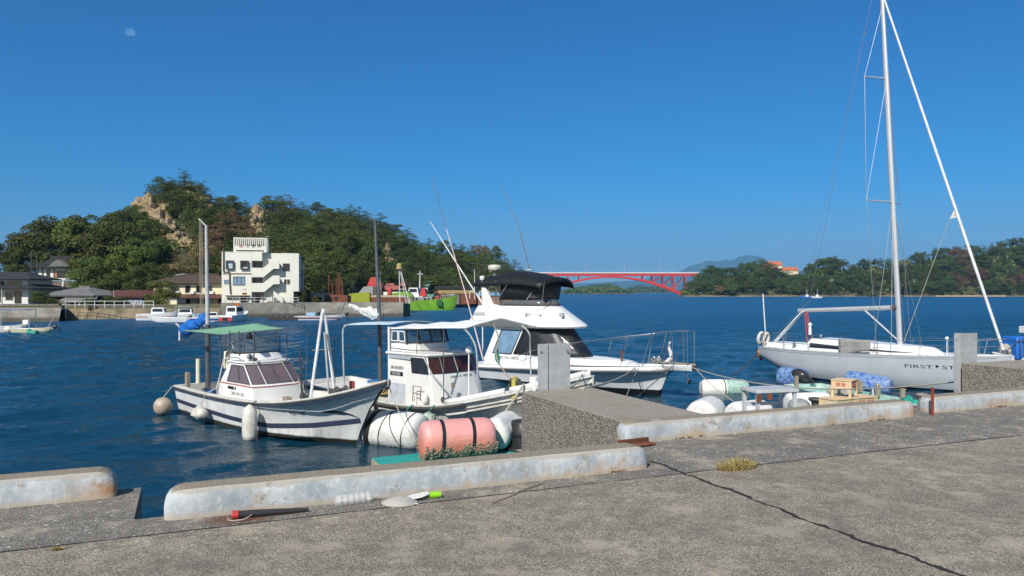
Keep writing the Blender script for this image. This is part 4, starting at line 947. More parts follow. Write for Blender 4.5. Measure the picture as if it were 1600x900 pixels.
# black cover wrapped over the windscreen, a little proud of the house
def wrap(v0, v1, k, z0, z1): pass
idx = [1, 2, 3, 4, 5, 6, 7, 8]
rows = []
for v in (0.02, .2, .4, .6, .8, .97):
    row = []
    for a in range(len(idx)-1):
        for s_ in range(4):
            u = s_/4; p = P3(h1, idx[a], 1.27).lerp(P3(h1, idx[a+1], 1.27), u).lerp(P3(h2, idx[a], 2.46).lerp(P3(h2, idx[a+1], 2.46), u), v)
            d = Vector((p.x-1.6, p.y*1.4, .5)).normalized(); row.append(p+d*(.028+.010*noise.noise(p*2.2)))
    p = P3(h1, idx[-1], 1.27).lerp(P3(h2, idx[-1], 2.46), v); row.append(p+Vector((.0, .03, .01))); rows.append([tuple(p) for p in row])
mb = MB(); mb.grid(rows); mb.build('windscreen_cover', M('black_windscreen_canvas', (.022, .023, .026), .42, var=.5, scale=1.5, bump=.012, bscale=6), C, smooth=50, solid=.006)
mb = MB(); text_on(mb, '280-54017熊本', .15, (.55, -3, 1.06), (1, 0, 0), (0, 0, 1), bC, (0, 1, 0), .006, 1.25); mb.build('side_lettering', MAT['ink'], C, fix=False)
# flybridge
v0 = outl([(-1.4, -1.2), (1.5, -1.28), (3.1, -1.25), (4.0, -.85), (4.35, -.3)]); v1 = [(x*1.0+.0, y*1.0) for x, y in v0]
f1 = outl([(-.9, -1.0), (.9, -1.0), (2.15, -.92), (2.75, -.6), (3.0, -.2)])
mb = MB(); mb.rings([[(x*.985, y*.96, 2.47) for x, y in v0], [(x, y, 2.53) for x, y in v0], [(x, y, 2.56) for x, y in v0], [(x, y, 3.38) for x, y in f1]]); mb.build('flybridge', MAT['white'], C, smooth=28, bevel=.012)
f2 = [(.5, -.98), (.9, -.98), (2.13, -.9), (2.72, -.58), (2.96, -.2), (2.96, .2), (2.72, .58), (2.13, .9), (.9, .98), (.5, .98)]
mb = MB(); mb.grid([[(x, y, 3.39) for x, y in f2], [(x-.10, y*.97, 3.60+.06*math.sin(math.pi*i/9)) for i, (x, y) in enumerate(f2)]]); mb.build('smoked_deflector', M('grey_tinted_acrylic', (.12, .12, .13), .12, var=.2), C, smooth=40, solid=.01)
f3 = [(x-.10, y*.97) for x, y in f2]; f4 = [(x+.05, y*1.0) for x, y in f2]
mb = MB(); mb.grid([[(x, y, 3.62+.06*math.sin(math.pi*i/9)) for i, (x, y) in enumerate(f3)], [(lerp(a[0], b[0], .45), lerp(a[1], b[1], .45), 4.02) for a, b in zip(f3, f4)], [(x, y, 4.46) for x, y in f4]]); mb.build('canvas_enclosure', MAT['blackcloth'], C, smooth=30, solid=.008)
def enc(i, u, z):
    k = (z-3.62)/.84; a = Vector(f3[i]).lerp(Vector(f4[i]), k); b = Vector(f3[i+1]).lerp(Vector(f4[i+1]), k); p = a.lerp(b, u); return Vector((p.x, p.y, z))
mb = MB(); quad_panel(mb, [enc(1, .15, 3.68), enc(1, .92, 3.72), enc(1, .92, 4.0), enc(1, .15, 3.92)], -.012); mb.build('dark_vinyl_window', M('dark_vinyl', (.07, .066, .064), .2, var=.2), C)
mb = MB(); quad_panel(mb, [enc(2, .05, 3.72), enc(2, .95, 3.74), enc(2, .95, 4.02), enc(2, .05, 4.0)], -.012); mb.build('dark_vinyl_window', M('dark_vinyl', (.07, .066, .064), .2, var=.2), C)
mb = MB(); mb.tube([enc(1, .97, 3.66)+Vector((.02, -.02, 0)), enc(2, .25, 4.02)+Vector((.04, -.02, 0))], .018, 6); mb.build('white_batten', MAT['greypole'], C)
# bimini
rows = []
for i in range(15):
    t = i/14; row = []
    for j in range(15):
        v = j/14*2-1; x = -1.05+4.0*t+.25*(1-v*v)*t; y = v*1.13
        z = 4.40+.46*(1-abs(v)**2.6)*(.62+.38*math.sin(math.pi*min(1, t*1.15)))-.16*max(0, t-.75)*4*(.5)+.06*(1-abs(2*t-1))+.015*noise.noise(Vector((x*2, y*2, 3)))
        row.append((x, y, z))
    rows.append(row)
skirt = [(p[0]+.05, p[1], p[2]-.20) for p in rows[-1]]
rows = [[(r_[0][0], r_[0][1]-.03, r_[0][2]-.16)]+r_+[(r_[-1][0], r_[-1][1]+.03, r_[-1][2]-.16)] for r_ in rows]; skirt = [(skirt[0][0], skirt[0][1]-.03, skirt[0][2]-.05)]+skirt+[(skirt[-1][0], skirt[-1][1]+.03, skirt[-1][2]-.05)]
mb = MB(); mb.grid(rows+[skirt]); mb.build('bimini', MAT['blackcloth'], C, smooth=50, fix=False, solid=.012)
for pts in ([(.15, -1.05, 3.36), (1.2, -1.1, 4.5)], [(.35, -1.02, 3.36), (.35, -1.12, 4.5)], [(2.9, -.9, 3.4), (3.2, -1.08, 4.42)], [(.15, 1.05, 3.36), (1.2, 1.1, 4.5)], [(-.5, -1.0, 3.9), (.3, -1.08, 4.5)]):
    mb = MB(); mb.tube(pts, .017, 8); mb.build('bimini_pole', MAT['steel'], C)
mb = MB(); mb.lathe([(.02, 0), (.19, .02), (.2, .045), (.1, .07), (.02, .08)], 18, (1.35, 0, 4.93)); mb.build('gps_dish', MAT['white'], C)
mb = MB(); mb.lathe([(.05, -.28), (.05, .0), (.27, .02), (.31, .08), (.31, .20), (.26, .27), (.02, .29)], 22, (-.85, .0, 4.98)); mb.build('radome', M('aged_radome', (.66, .63, .56), .5, dirt=(.5, .46, .38)), C, smooth=50)
mb = MB(); mb.tube([(-.85, 0, 4.72), (-.75, 0, 3.6)], .03, 8); mb.tube([(-.85, -.95, 4.45), (-.85, .95, 4.45)], .03, 8); mb.build('radar_frame', MAT['whitepole'], C)
for y in (-1.02, 1.02):
    mb = MB(); mb.prism([(-.55, 3.0), (.55, 3.0), (.42, 3.42), (.10, 3.45), (-.45, 4.30), (-.68, 4.36), (-.62, 4.12)], 'xz', y-.06, y+.06); mb.build('radar_arch_leg', MAT['white'], C, bevel=.02)
mb = MB(); mb.lathe([(.04, -.2), (.04, 0), (.10, .0), (.12, .1), (.1, .16), (.02, .18)], 14, (-.62, -1.02, 4.55)); mb.ball((-.55, -1.02, 4.36), .10); mb.build('dome_lamp', MAT['white'], C)
mb = MB()
for dz in (0, .09): mb.tube([(2.15, -1.155+dz*.25, 2.98+dz), (2.95, -.97+dz*.25, 2.92+dz)], .012, 6)
for x, y in ((2.2, -1.14), (2.9, -.98)): mb.tube([(x, y, 2.93), (x, y+.02, 3.08)], .012, 6)
mb.build('fly_handrail', MAT['rubber'], C)
mb = MB(); mb.box((3.62, -.45, 3.04), (.18, .16, .14)); mb.box((3.74, -.55, 2.99), (.1, .12, .1)); mb.build('spotlight', MAT['greypole'], C, bevel=.02)
# poles and rods
mb = MB(); mb.tube([(-.32, -1.25, .95), (-1.6, -1.22, 4.1), (-2.9, -1.2, 7.0)], [.036, .026, .018], 8); mb.build('outrigger', MAT['pinkline'], C)
mb = MB(); mb.tube([(-2.9, -1.2, 7.0), (-3.99, -1.2, 9.58)], [.020, .014], 6); mb.build('outrigger_tip', MAT['darkpole'], C)
mb = MB(); mb.tube([(-2.92, 1.2, 3.42), (-5.2, 1.2, 5.85), (-6.97, 1.2, 7.76)], [.040, .030, .014], 8); mb.build('outrigger', MAT['whitepole'], C)
mb = MB(); mb.tube([(-2.9, 1.2, .7), (-2.92, 1.2, 3.5)], .035, 8); mb.build('outrigger_post', MAT['whitepole'], C)
mb = MB(); mb.tube([(1.36, 0, 5.0), (.75, 0, 6.8), (-.38, 0, 8.94)], [.022, .018, .012], 6); mb.build('whip_aerial', MAT['darkpole'], C)
mb = MB(); mb.tube([(-2.0, -1.2, 3.0), (-.3, -1.2, 3.05)], .02, 6); mb.bx(-2.3, -.4, -1.2, 1.2, 2.47, 2.52); mb.build('aft_awning', MAT['navy'], C)
# rails
tp = []
for x in [1.6, 2.6, 3.9, 5.2, 6.3, 7.3, 8.2]: tp.append(HC.sh(x, -1, -.08, interp(x, [(1.6, .3), (2.6, .62), (4, .88), (6.2, 1.12), (8.2, 1.3)])))
for sd_ in (-1, 1):
    mb = MB(); mb.tube([(p.x, p.y*-sd_, p.z) for p in tp], .012, 8); mb.build('bow_rail', MAT['steel'], C)
    for x, p in [(2.6, tp[1]), (4.9, tp[3]*.77+tp[2]*.23), (7.3, tp[5])]:
        b = HC.sh(x-.32, -1, -.08, .0); mb = MB(); mb.tube([(b.x, b.y*-sd_, b.z), (p.x, p.y*-sd_, p.z)], .014, 8); mb.build('stanchion', MAT['steel'], C)
    mb = MB(); e = tp[-1]; mb.tube([(7.75, sd_*.62, 1.2), (8.15, sd_*.52, 2.45), (8.9, sd_*.40, 2.53), (9.50, sd_*.26, 2.53), (9.52, sd_*.24, 1.30)], .02, 8); mb.tube([(8.55, sd_*.44, 1.25), (8.95, sd_*.40, 2.53), (8.98, sd_*.38, 1.3)], .018, 8); mb.build('pulpit', MAT['steel'], C)
mb = MB(); mb.tube([(9.5, -.26, 2.53), (9.5, .26, 2.53)], .02, 8); mb.tube([(8.3, -.48, 1.9), (8.3, .48, 1.9)], .014, 8); mb.build('pulpit_bar', MAT['steel'], C)
mb = MB(); mb.tube([(6.6, -.3, 1.28), (6.6, -.3, 1.72)], .05, 8); mb.build('deck_post', MAT['rust'], C)
mb = MB(); p = tp[3]; mb.ball((4.6, -1.42, 1.97), .06); mb.build('fender_ball', MAT['fender'], C)

# ---------------------------------------------------------------- sailing yacht
qh = N('yacht_hull_paint'); cz = qh.sep(qh.coord()); nz = qh.noise(.9, None, 3, .6)
cc = qh.mix(qh.ramp(nz, .35, .65), (.47, .505, .535), (.54, .57, .595))
cc = qh.mix(qh.ramp(cz[2], .13, .10), cc, (.010, .010, .012))
qh.set(Base_Color=cc, Roughness=.16)
S = thing('sailing_yacht', 'silver grey sailing yacht with tall bare mast and furled forestay', 'yacht', (12.77, 37.4, WZ), R(-55))
st = []
for x, (ky, kz), (ay, az_), (by, bz), (cy, cz_), (sy, sz), off in [
    (0.0, (0, .62), (.42, .66), (.70, .80), (.85, 1.0), (.92, 1.32), 0), (1.4, (0, .10), (.60, .14), (.96, .36), (1.12, .72), (1.18, 1.30), 0),
    (3.2, (0, -.45), (.80, -.25), (1.18, .16), (1.36, .62), (1.42, 1.30), 0), (5.4, (0, -.55), (.82, -.32), (1.26, .12), (1.46, .62), (1.55, 1.34), 0),
    (7.4, (0, -.5), (.58, -.28), (.98, .14), (1.20, .64), (1.34, 1.40), 0), (9.0, (0, -.35), (.26, -.15), (.50, .25), (.68, .72), (.86, 1.47), 0),
    (10.2, (0, -.1), (.06, .1), (.14, .45), (.20, .85), (.28, 1.54), -.1), (10.75, (0, .1), (.01, .3), (.015, .55), (.02, .9), (.03, 1.58), -.2)]:
    k = 1 if x > 9.5 else 0
    st.append([(x+off*3, ky, kz), (x+off*2.4, ay, az_), (x+off*1.9, by, bz), (x+off*1.2, cy, cz_), (x, sy, sz)])
HS = BoatHull(S, st, 34, qh.m, MAT['white'], .06, lambda x: -.01)
mb = MB()
for sd_ in (-1, 1):
    xs = [.1+10.2*i/40 for i in range(41)]; band_on(mb, HS.bvh, xs, lambda x: HS.sh(x).z-.105, lambda x: HS.sh(x).z-.09, sd_, .004, 1)
mb.build('hull_line', MAT['rubber'], S, fix=False)
HS.rail(MAT['alu'], .022, .02, name='toe_rail')
mb = MB(); text_on(mb, 'FIRST', .20, (7.35, -3, .93), (1, 0, .015), (0, 0, 1), HS.bvh, (0, 1, 0), .006, .98)
mb2 = [(8.42, .97), (8.42, 1.12), (8.55, 1.05)]; pv = []
for x, z in mb2:
    h = HS.bvh.ray_cast(Vector((x, -3, z)), Vector((0, 1, 0)))[0]; pv.append((h.x, h.y-.006, h.z))
mb.build('hull_lettering', MAT['ink'], S, fix=False); mb = MB(); mb.add(pv, [(0, 1, 2)]); mb.build('hull_emblem', MAT['ink'], S, fix=False); mb = MB()
text_on(mb, 'STAR', .20, (8.63, -3, .95), (1, 0, .02), (0, 0, 1), HS.bvh, (0, 1, 0), .006, .95)
mb.build('hull_lettering', MAT['ink'], S, fix=False)
c0 = outl([(2.3, -.90), (4.5, -1.02), (6.4, -.88), (7.6, -.58), (8.5, -.16)]); c1 = outl([(2.75, -.74), (4.5, -.84), (6.2, -.72), (7.2, -.46), (7.9, -.12)])
mb = MB(); mb.rings([[(x, y, 1.28+.01*x) for x, y in c0], [(x, y, 1.86-.028*(x-3)**1 if x > 3 else 1.86) for x, y in c1]]); cabS = mb.build('coachroof', MAT['white'], S, smooth=40, bevel=.05); bS = bvh_of(cabS)
mb = MB(); band_on(mb, bS, [2.75+i*.2 for i in range(25)], lambda x: 1.45+.008*(x-2.7), lambda x: 1.66-.034*(x-2.7), -1, .012, 2); band_on(mb, bS, [2.75+i*.2 for i in range(25)], lambda x: 1.45+.008*(x-2.7), lambda x: 1.66-.034*(x-2.7), 1, .012, 2); mb.build('cabin_window_band', MAT['darkglass'], S, smooth=60, fix=False)
mb = MB(); mb.rings([[(x, y, 1.30) for x, y in [(.2, -.7), (2.5, -.95), (2.5, .95), (.2, .7)]], [(x, y, 1.56) for x, y in [(.35, -.62), (2.5, -.88), (2.5, .88), (.35, .62)]]]); mb.build('cockpit_coaming', MAT['white'], S, bevel=.04)
for x, y in ((2.0, -.92), (2.0, .92), (3.1, -.5)):
    mb = MB(); mb.lathe([(.09, 0), (.09, .02), (.06, .05), (.055, .12), (.08, .16), (.02, .17)], 14, (x, y, 1.5 if x < 3 else 1.88)); mb.build('winch', MAT['steel'], S)
# mast, boom, standing rigging
mz = lambda z: 6.48-.052*(z-1.75)
mb = MB(); n = 14; rr = []
for z in [1.72, 5, 9, 13, 16.6, 18.6]:
    k = 1 if z < 15 else .75; rr.append([(mz(z)+.115*k*math.cos(2*math.pi*j/n), .082*k*math.sin(2*math.pi*j/n), z) for j in range(n)])
mb.rings(rr); mb.build('mast', MAT['alu'], S, smooth=60)
mb = MB(); mb.tube([(6.30, 0, 3.33), (1.55, .1, 3.10)], [.105, .095], 12); mb.build('boom', MAT['alu'], S)
mb = MB(); mb.lathe([(.12, -.1), (.14, 0), (.12, .12)], 12, (6.25, 0, 3.33), 'x'); mb.build('gooseneck', MAT['rubber'], S)
mb = MB(); mb.tube([(6.38, 0, 1.95), (4.9, 0, 3.2)], [.03, .045], 8); mb.build('boom_vang', MAT['alu'], S)
for z, wd in ((7.85, 1.35), (13.2, 1.0)):
    for sd_ in (-1, 1):
        mb = MB(); mb.tube([(mz(z), 0, z), (mz(z)-.40, sd_*wd, z+.03)], [.035, .022], 8); mb.build('spreader', MAT['alu'], S)
wire = M('rigging_wire', (.30, .31, .32), .4, .6)
sp = lambda z, wd, sd_: (mz(z)-.40, sd_*wd, z+.03)
for sd_ in (-1, 1):
    for pts in ([(mz(16.4), 0, 16.4), sp(13.2, 1.0, sd_), sp(7.85, 1.35, sd_), (6.25, sd_*1.40, 1.42)], [(mz(13.1), 0, 13.1), sp(7.85, 1.35, sd_)], [(mz(7.8), 0, 7.8), (6.05, sd_*1.36, 1.42)], [(mz(7.8), 0, 7.8), (6.8, sd_*1.3, 1.42)]):
        mb = MB(); mb.tube(pts, .009, 5); mb.build('shroud', wire, S)
mb = MB(); mb.tube([(mz(18.5), 0, 18.5), (2.2, 0, 3.6)], .009, 5); mb.tube([(2.2, 0, 3.6), (.15, .55, 1.36)], .009, 5); mb.tube([(2.2, 0, 3.6), (.15, -.55, 1.36)], .009, 5); mb.build('backstay', wire, S)
mb = MB(); mb.tube([(mz(18.3), 0, 18.3), (1.7, .1, 3.2)], .006, 5); mb.build('topping_lift', wire, S)
fs0, fs1 = Vector((10.5, 0, 1.62)), Vector((mz(17.0), 0, 17.0))
mb = MB(); mb.tube([fs0.lerp(fs1, t) for t in (0, .03, .25, .6, 1)], [.04, .052, .058, .05, .04], 10); mb.build('furled_headsail', MAT['furled'] if 0 else MAT['whitepole'], S)
p_ = fs0.lerp(fs1, .355); mb = MB(); mb.prism([(p_.x-.06, p_.z+.35), (p_.x+.02, p_.z-.1), (p_.x-.30, p_.z-.15)], 'xz', -.01, .01); mb.build('sail_clew', MAT['furled'], S)
mb = MB(); mb.tube([(p_.x-.3, 0, p_.z-.15), (6.9, -.5, 1.9)], .012, 5); mb.build('sheet_line', MAT['rope'], S)
mb = MB(); mb.lathe([(.03, 0), (.12, .01), (.12, .16), (.03, .17)], 14, (10.5, 0, 1.62)); mb.build('furler_drum', MAT['steel'], S)
for dx, y in ((-.25, -.75), (-.1, -.68)):
    mb = MB(); mb.tube([(1.95, .05+dx, 3.1), (.65+dx*.5, y, 1.36)], .03, 8); mb.build('boom_crutch', MAT['whitepole'], S)
mb = MB(); 
for dx in (-.06, .02, .09): mb.tube([(1.95+dx, .05, 3.05), (2.2+dx*2, .0, 1.5)], .022, 6)
mb.build('mainsheet', M('red_rope', (.55, .08, .06), .8, var=.4, scale=20), S)
# lifelines
lx = [.25, 1.6, 3.0, 4.6, 6.3, 7.9, 9.3]
for sd_ in (-1, 1):
    for h in (.32, .62):
        mb = MB(); mb.tube([HS.sh(x, sd_, -.06, h) for x in lx]+[Vector((10.35, sd_*.22, 1.6+h))], .008, 5); mb.build('lifeline', wire, S)
    for x in lx:
        mb = MB(); mb.tube([HS.sh(x, sd_, -.06, .0), HS.sh(x, sd_, -.06, .63)], .014, 6); mb.build('stanchion', MAT['steel'], S)
    mb = MB(); mb.tube([(9.5, sd_*.62, 1.5), (9.7, sd_*.5, 2.12), (10.6, sd_*.1, 2.2), (10.62, 0, 2.2)], .016, 8); mb.build('pulpit', MAT['steel'], S); mb = MB(); mb.tube([(.25, sd_*.85, 1.32), (.05, sd_*.8, 1.95), (-.05, sd_*.3, 1.97)], .016, 8); mb.build('pushpit', MAT['steel'], S)
rows = []
for i in range(9):
    x = 4.55+1.45*i/8; t = i/8
    rows.append([tuple(HS.sh(x, -1, -.06+.05*noise.noise(Vector((x*2, h, 0))), h)) for h in [(.62-.04*k)-(.5*(1-t*.55))*k/5*1.0 for k in range(6)]])
mb = MB(); mb.grid(rows); mb.build('grey_dodger_cloth', MAT['greycloth'], S, smooth=60, solid=.012)
mb = MB(); mb.lathe([(.05, -.12), (.07, -.1), (.07, .1), (.05, .3), (.09, .34), (.09, .42), (.02, .46)], 12, (2.35, -.2, 2.1)); mb.build('danbuoy_light', MAT['white'], S)
mb = MB(); mb.ball((8.6, -.45, 2.15), .07); mb.tube([(8.6, -.45, 1.45), (8.6, -.45, 2.1)], .016, 6); mb.build('ball_lamp', MAT['white'], S)
for i, (y, z, t) in enumerate([(-.55, 1.72, .2), (-.15, 1.68, .0)]):
    mb = MB(); nn = 20; pts = [( -.12+.05*math.sin(a), y+.19*math.cos(a), z+.27*math.sin(a)) for a in [math.pi*(-.36)+2*math.pi*.86*j/nn for j in range(nn+1)]]; mb.tube(pts, .075, 8); mb.build('horseshoe_buoy', M('lifebuoy_cover', (.75, .68, .60), .6, dirt=(.6, .4, .25), dirt_amt=.3), S)
mb = MB(); mb.ball((-.25, -.35, .95), .22, (1, 1, 1.1), 16, 10); mb.build('orange_buoy', MAT['orange'], S)
mb = MB(); mb.lathe([(.03, -.14), (.07, -.08), (.07, 0), (.02, .02)], 10, (-.25, -.35, .73)); mb.build('buoy_foot', MAT['red'], S)
mb = MB(); mb.tube([(-.3, .1, 1.5), (-.48, .1, 3.9)], .03, 8); mb.build('flag_pole', MAT['whitepole'], S)
mb = MB(); crumple(mb, [(-.1, -.1, 1.4), (-.2, -.2, 1.25), (-.2, -.3, 1.1)], [.1, .14, .05], 6, 10, .6); mb.build('rope_coil', MAT['rope'], S)
# ================================================================ pontoons, floats, ropes
teal = M('teal_carpet', (.015, .33, .30), .9, var=.2, scale=5, bump=.004, bscale=80)
pedge = M('beige_pontoon_edge', (.42, .36, .26), .85, var=.3, scale=4, bump=.004)
def pontoon(s0, s1, t0, t1, label):
    root = thing('floating_pontoon', label, 'pontoon', Q(s0, t0, WZ), QA); w_, l_ = s1-s0, t1-t0
    mb = MB(); mb.bx(0, w_, 0, l_, -.3, .33); mb.build('pontoon_body', pedge, root, bevel=.02)
    mb = MB(); mb.bx(.015, w_-.015, .015, l_-.015, .331, .35); mb.build('deck_carpet', teal, root); return root
pontoon(3.87, 7.2, 4.62, 10.55, 'teal-topped floating pontoon below the jetty, carrying the pink float')
pontoon(16.7, 18.95, 5.1, 12.0, 'floating pontoon carrying the wooden crates')

def wrap_mat(name, col, col2, sc=5, bump=.016):
    q = N(name); n1 = q.noise(sc, None, 5, .65); n2 = q.noise(2.2, q.scaled(q.coord(), (1, 2.2, 2.2)), 5, .7, 1.5)
    q.set(Base_Color=q.mix(q.ramp(n1, .38, .62), col2, col), Roughness=.5); q.bump(q.math('ADD', n2, q.math('MULTIPLY', n1, .4)), bump); return q.m
# pink float with barnacles
qk = N('faded_pink_sheet'); n1 = qk.noise(4, None, 4, .6); zz = qk.sep(qk.coord())
qk.set(Base_Color=qk.mix(qk.ramp(qk.math('ADD', zz[2], qk.ramp(n1, 0, 1, -.2, .2)), -.15, .2), (.74, .22, .13), (.74, .34, .32)), Roughness=.42)
qk.bump(qk.noise(3.2, qk.scaled(qk.coord(), (.6, 2, 2)), 5, .65, 1.5), .022)
g = on_plane(714, 716, WZ+.35)
pk = drum('foam_float', 'pink sheet-wrapped float crusted with barnacles, standing on the teal pontoon', (g.x, g.y+.05, WZ+.35+.42), 21, 1.66, .43, qk.m, 0, .035, 1)
straps(pk, (-.42, .26), .43, MAT['black'], .075, tilt=.04)
mb = MB(); rnd = random.Random(3)
for i in range(2100):
    a = rnd.uniform(-math.pi*.98, -.02); h = rnd.uniform(-.82, .82); lim = -.12-.9*noise.noise(Vector((h*3.1, 0, 2)))
    y, z = math.cos(a), math.sin(a)
    if z > lim-rnd.uniform(-.08, .25): continue
    r = rnd.uniform(.010, .026); rr_ = .43*(1 if abs(h) < .68 else .93)
    mb.ball((h, y*rr_, z*rr_), r, (1.2, 1.1, .9), 6, 4, .6, i)
o = mb.build('barnacles', M('barnacle_crust', (.44, .38, .28), .9, var=.8, scale=40), pk, smooth=0); o['kind'] = 'stuff'
wm = wrap_mat('white_float_sheet', (.76, .76, .74), (.60, .59, .55))
d2 = drum('foam_float', 'white wrapped float with thin dark lashings, afloat under the bow of the nearest boat', (-3.08, 19.85, WZ+.36), -27, 1.80, .50, wm, 0, .05, 4)
straps(d2, (-.55, ), .50, MAT['black'], .16, tilt=.1); straps(d2, (-.15, .55), .50, MAT['darkrope'], .02, tilt=.12); straps(d2, (.3, ), .505, MAT['darkrope'], .02, tilt=-.3)
mb = MB()
for i in range(160):
    a = (math.pi+.80 if i % 2 else 2*math.pi-.80)+rnd.uniform(-.09, .05); mb.ball((rnd.uniform(-.8, .8), .5*math.cos(a), .5*math.sin(a)), rnd.uniform(.012, .03), (1, 1, 1), 6, 4, .5, i)
o = mb.build('weed_fringe', M('dark_weed', (.10, .10, .05), .9, var=.6, scale=20), d2, smooth=0); o['kind'] = 'stuff'
g = on_plane(784, 702, WZ+.35)
drum('foam_float', 'shiny white wrapped float directly behind the right end of the pink one', (g.x, g.y+.3, WZ+.35+.38), 70, 1.3, .38, wm, 0, .08, 7)
g = on_plane(802, 688, WZ)
drum('foam_float', 'cream float half hidden behind the black tub', (g.x+.05, g.y, WZ+.2), 20, 1.2, .34, wrap_mat('cream_float_sheet', (.74, .72, .64), (.6, .57, .48)), 0, .05, 9)
g = on_plane(820, 703, WZ+.35)
root = thing('plastic_tub', 'black plastic tub turned upside down beside the jetty block', 'tub', (g.x, g.y+.2, WZ+.351))
mb = MB(); mb.lathe([(.0, .0), (.50, .0), (.52, .03), (.50, .07), (.44, .075), (.44, .10), (.42, .12), (.40, .36), (.36, .55), (.30, .64), (.1, .66), (.0, .66)], 30); mb.build('tub_shell', MAT['black'], root, smooth=40)
mb = MB(); mb.lathe([(.415, .33), (.43, .34), (.43, .37), (.41, .38)], 30); mb.build('tub_rib', MAT['black'], root)
# right hand group
gn = N('netted_float'); v_ = gn.vor(9, None, 'DISTANCE_TO_EDGE'); gn.set(Base_Color=gn.mix(gn.math('MULTIPLY', gn.ramp(v_, .06, .03), gn.ramp(gn.sep(gn.coord())[0], .0, .05)), gn.mix(gn.ramp(gn.sep(gn.coord())[0], .0, .05), (.76, .75, .70), (.42, .56, .48)), (.03, .22, .17)), Roughness=.7)
d = drum('foam_float', 'white float with green netting over its right half, out beyond the cruiser bow', (8.4, 29.9, WZ+.17), 3, 1.9, .36, gn.m, 0, .06, 3)
straps(d, (-.05, ), .36, MAT['darkrope'], .04)
g = on_plane(1104, 650, WZ)
drum('foam_float', 'big white float end-on left of the step frame', (6.15, 23.9, WZ+.12), 62, 1.5, .52, wm, 0, .03, 5)
drum('foam_float', 'big white float seen through the legs of the step frame', (7.42, 23.6, WZ+.10), 30, 1.4, .50, wm, 0, .04, 6)
drum('foam_float', 'white oval float beside the crates, in front of the open skiff', (9.95, 25.4, WZ+.2), 8, 1.5, .42, wrap_mat('smooth_white_float', (.78, .78, .77), (.7, .7, .68), 3, .01), 0, .03, 8)
g = on_plane(1248, 640, WZ+.35); root = thing('grey_buoy', 'dull grey buoy lying left of the bollard by the crates', 'buoy', (g.x, g.y, WZ+.35))
mb = MB(); mb.ball((0, 0, .14), .33, (1, 1, .62), 16, 10, .1); mb.build('buoy_shell', MAT['grey'], root)
g = on_plane(1275, 641, WZ+.35); root = thing('mooring_bollard', 'dark mushroom bollard on the pontoon left of the crates', 'bollard', (g.x, g.y, WZ+.351))
mb = MB(); mb.lathe([(.26, 0), (.26, .04), (.14, .08), (.13, .24), (.21, .30), (.23, .34), (.21, .38), (.05, .39)], 20); mb.build('bollard_body', M('iron', (.11, .10, .09), .6, .4, var=.4), root)
bm2 = wrap_mat('crumpled_blue_tarp', (.02, .11, .40), (.24, .34, .48), 7, .045)
drum('tarp_float', 'blue tarpaulin-wrapped float beside the outboard motor', (12.35, 33.2, WZ+.22), -50, 1.25, .44, bm2, 0, .14, 2)
d = drum('tarp_float', 'blue tarpaulin-wrapped float against the middle of the silver hull', (14.35, 30.4, WZ+.30), -42, 1.75, .40, bm2, R(6), .14, 5)
mb = MB(); mb.tube([(.95, 0, -.05), (1.5, -.4, .1)], .012, 5); mb.build('lashing', MAT['rope'], d)
# ---------------------------------------------------------------- crates
cw = M('pale_crate_wood', (.72, .52, .32), .75, var=.16, scale=7, stretch=(1, 1, 6), bump=.002)
def crate(name, label, loc, rz, w_, d_, h, opening=True, marks=()):
    root = thing(name, label, 'crate', loc, rz, 'wooden crates on the pontoon'); mb = MB(); p = .075
    for x in (-w_/2, w_/2-p):
        for y in (-d_/2, d_/2-p): mb.bx(x, x+p, y, y+p, 0, h-.03)
    hh = h*.48 if opening else 0.02
    mb.bx(-w_/2+p, w_/2-p, -d_/2+.012, -d_/2+.03, hh, h-.03); mb.bx(-w_/2+p, w_/2-p, d_/2-.03, d_/2-.012, hh, h-.03)
    mb.bx(-w_/2+.012, -w_/2+.03, -d_/2+p, d_/2-p, hh, h-.03); mb.bx(w_/2-.03, w_/2-.012, -d_/2+p, d_/2-p, hh, h-.03)
    mb.build('crate_box', cw, root)
    mb = MB(); mb.bx(-w_/2-.012, w_/2+.012, -d_/2-.012, d_/2+.012, h-.0299, h); mb.build('lid_board', cw, root)
    return root
cx0, cy0 = 10.15, 22.75; cr = R(28)
def cpos(a, b): return (cx0+a*math.cos(cr)-b*math.sin(cr), cy0+a*math.sin(cr)+b*math.cos(cr))
x, y = cpos(-.50, 0); c1_ = crate('wooden_crate', 'lower wooden crate under the left side of the upright one, nearest the white oval float', (x, y, WZ+.352), cr, .88, .62, .50, False)
x, y = cpos(.50, .05); c2_ = crate('wooden_crate', 'lower wooden crate to the right under the upright one, beside the open skiff', (x, y, WZ+.352), cr-R(6), .88, .62, .48, False)
x, y = cpos(-.12, .06); c3_ = crate('wooden_crate', 'upright wooden crate with a square opening and a red label, topmost of the pile', (x, y, WZ+.853), R(48), .60, .58, .52, True)
mb = MB(); mb.bx(-.14, .16, -.288, -.279, .29, .46); lb = mb.build('red_label', MAT['redink'], c3_)
mb = MB(); text_on(mb, '注意', .12, (-.10, -.291, .34), (1, 0, 0), (0, 0, 1), width=.22); mb.build('label_lettering', MAT['white'], lb, fix=False)
mb = MB(); text_on(mb, '鮮魚', .13, (-.296, .16, .33), (0, -1, 0), (0, 0, 1), width=.30); mb.build('stamp_lettering', MAT['redink'], c3_, fix=False)
for c_, s_ in ((c1_, '生鮮 魚箱'), (c2_, '海産 荷箱')):
    mb = MB(); text_on(mb, s_, .16, (-.34, -.304, .27), (1, 0, 0), (0, 0, 1), width=.66); mb.build('stamp_lettering', MAT['redink'], c_, fix=False)

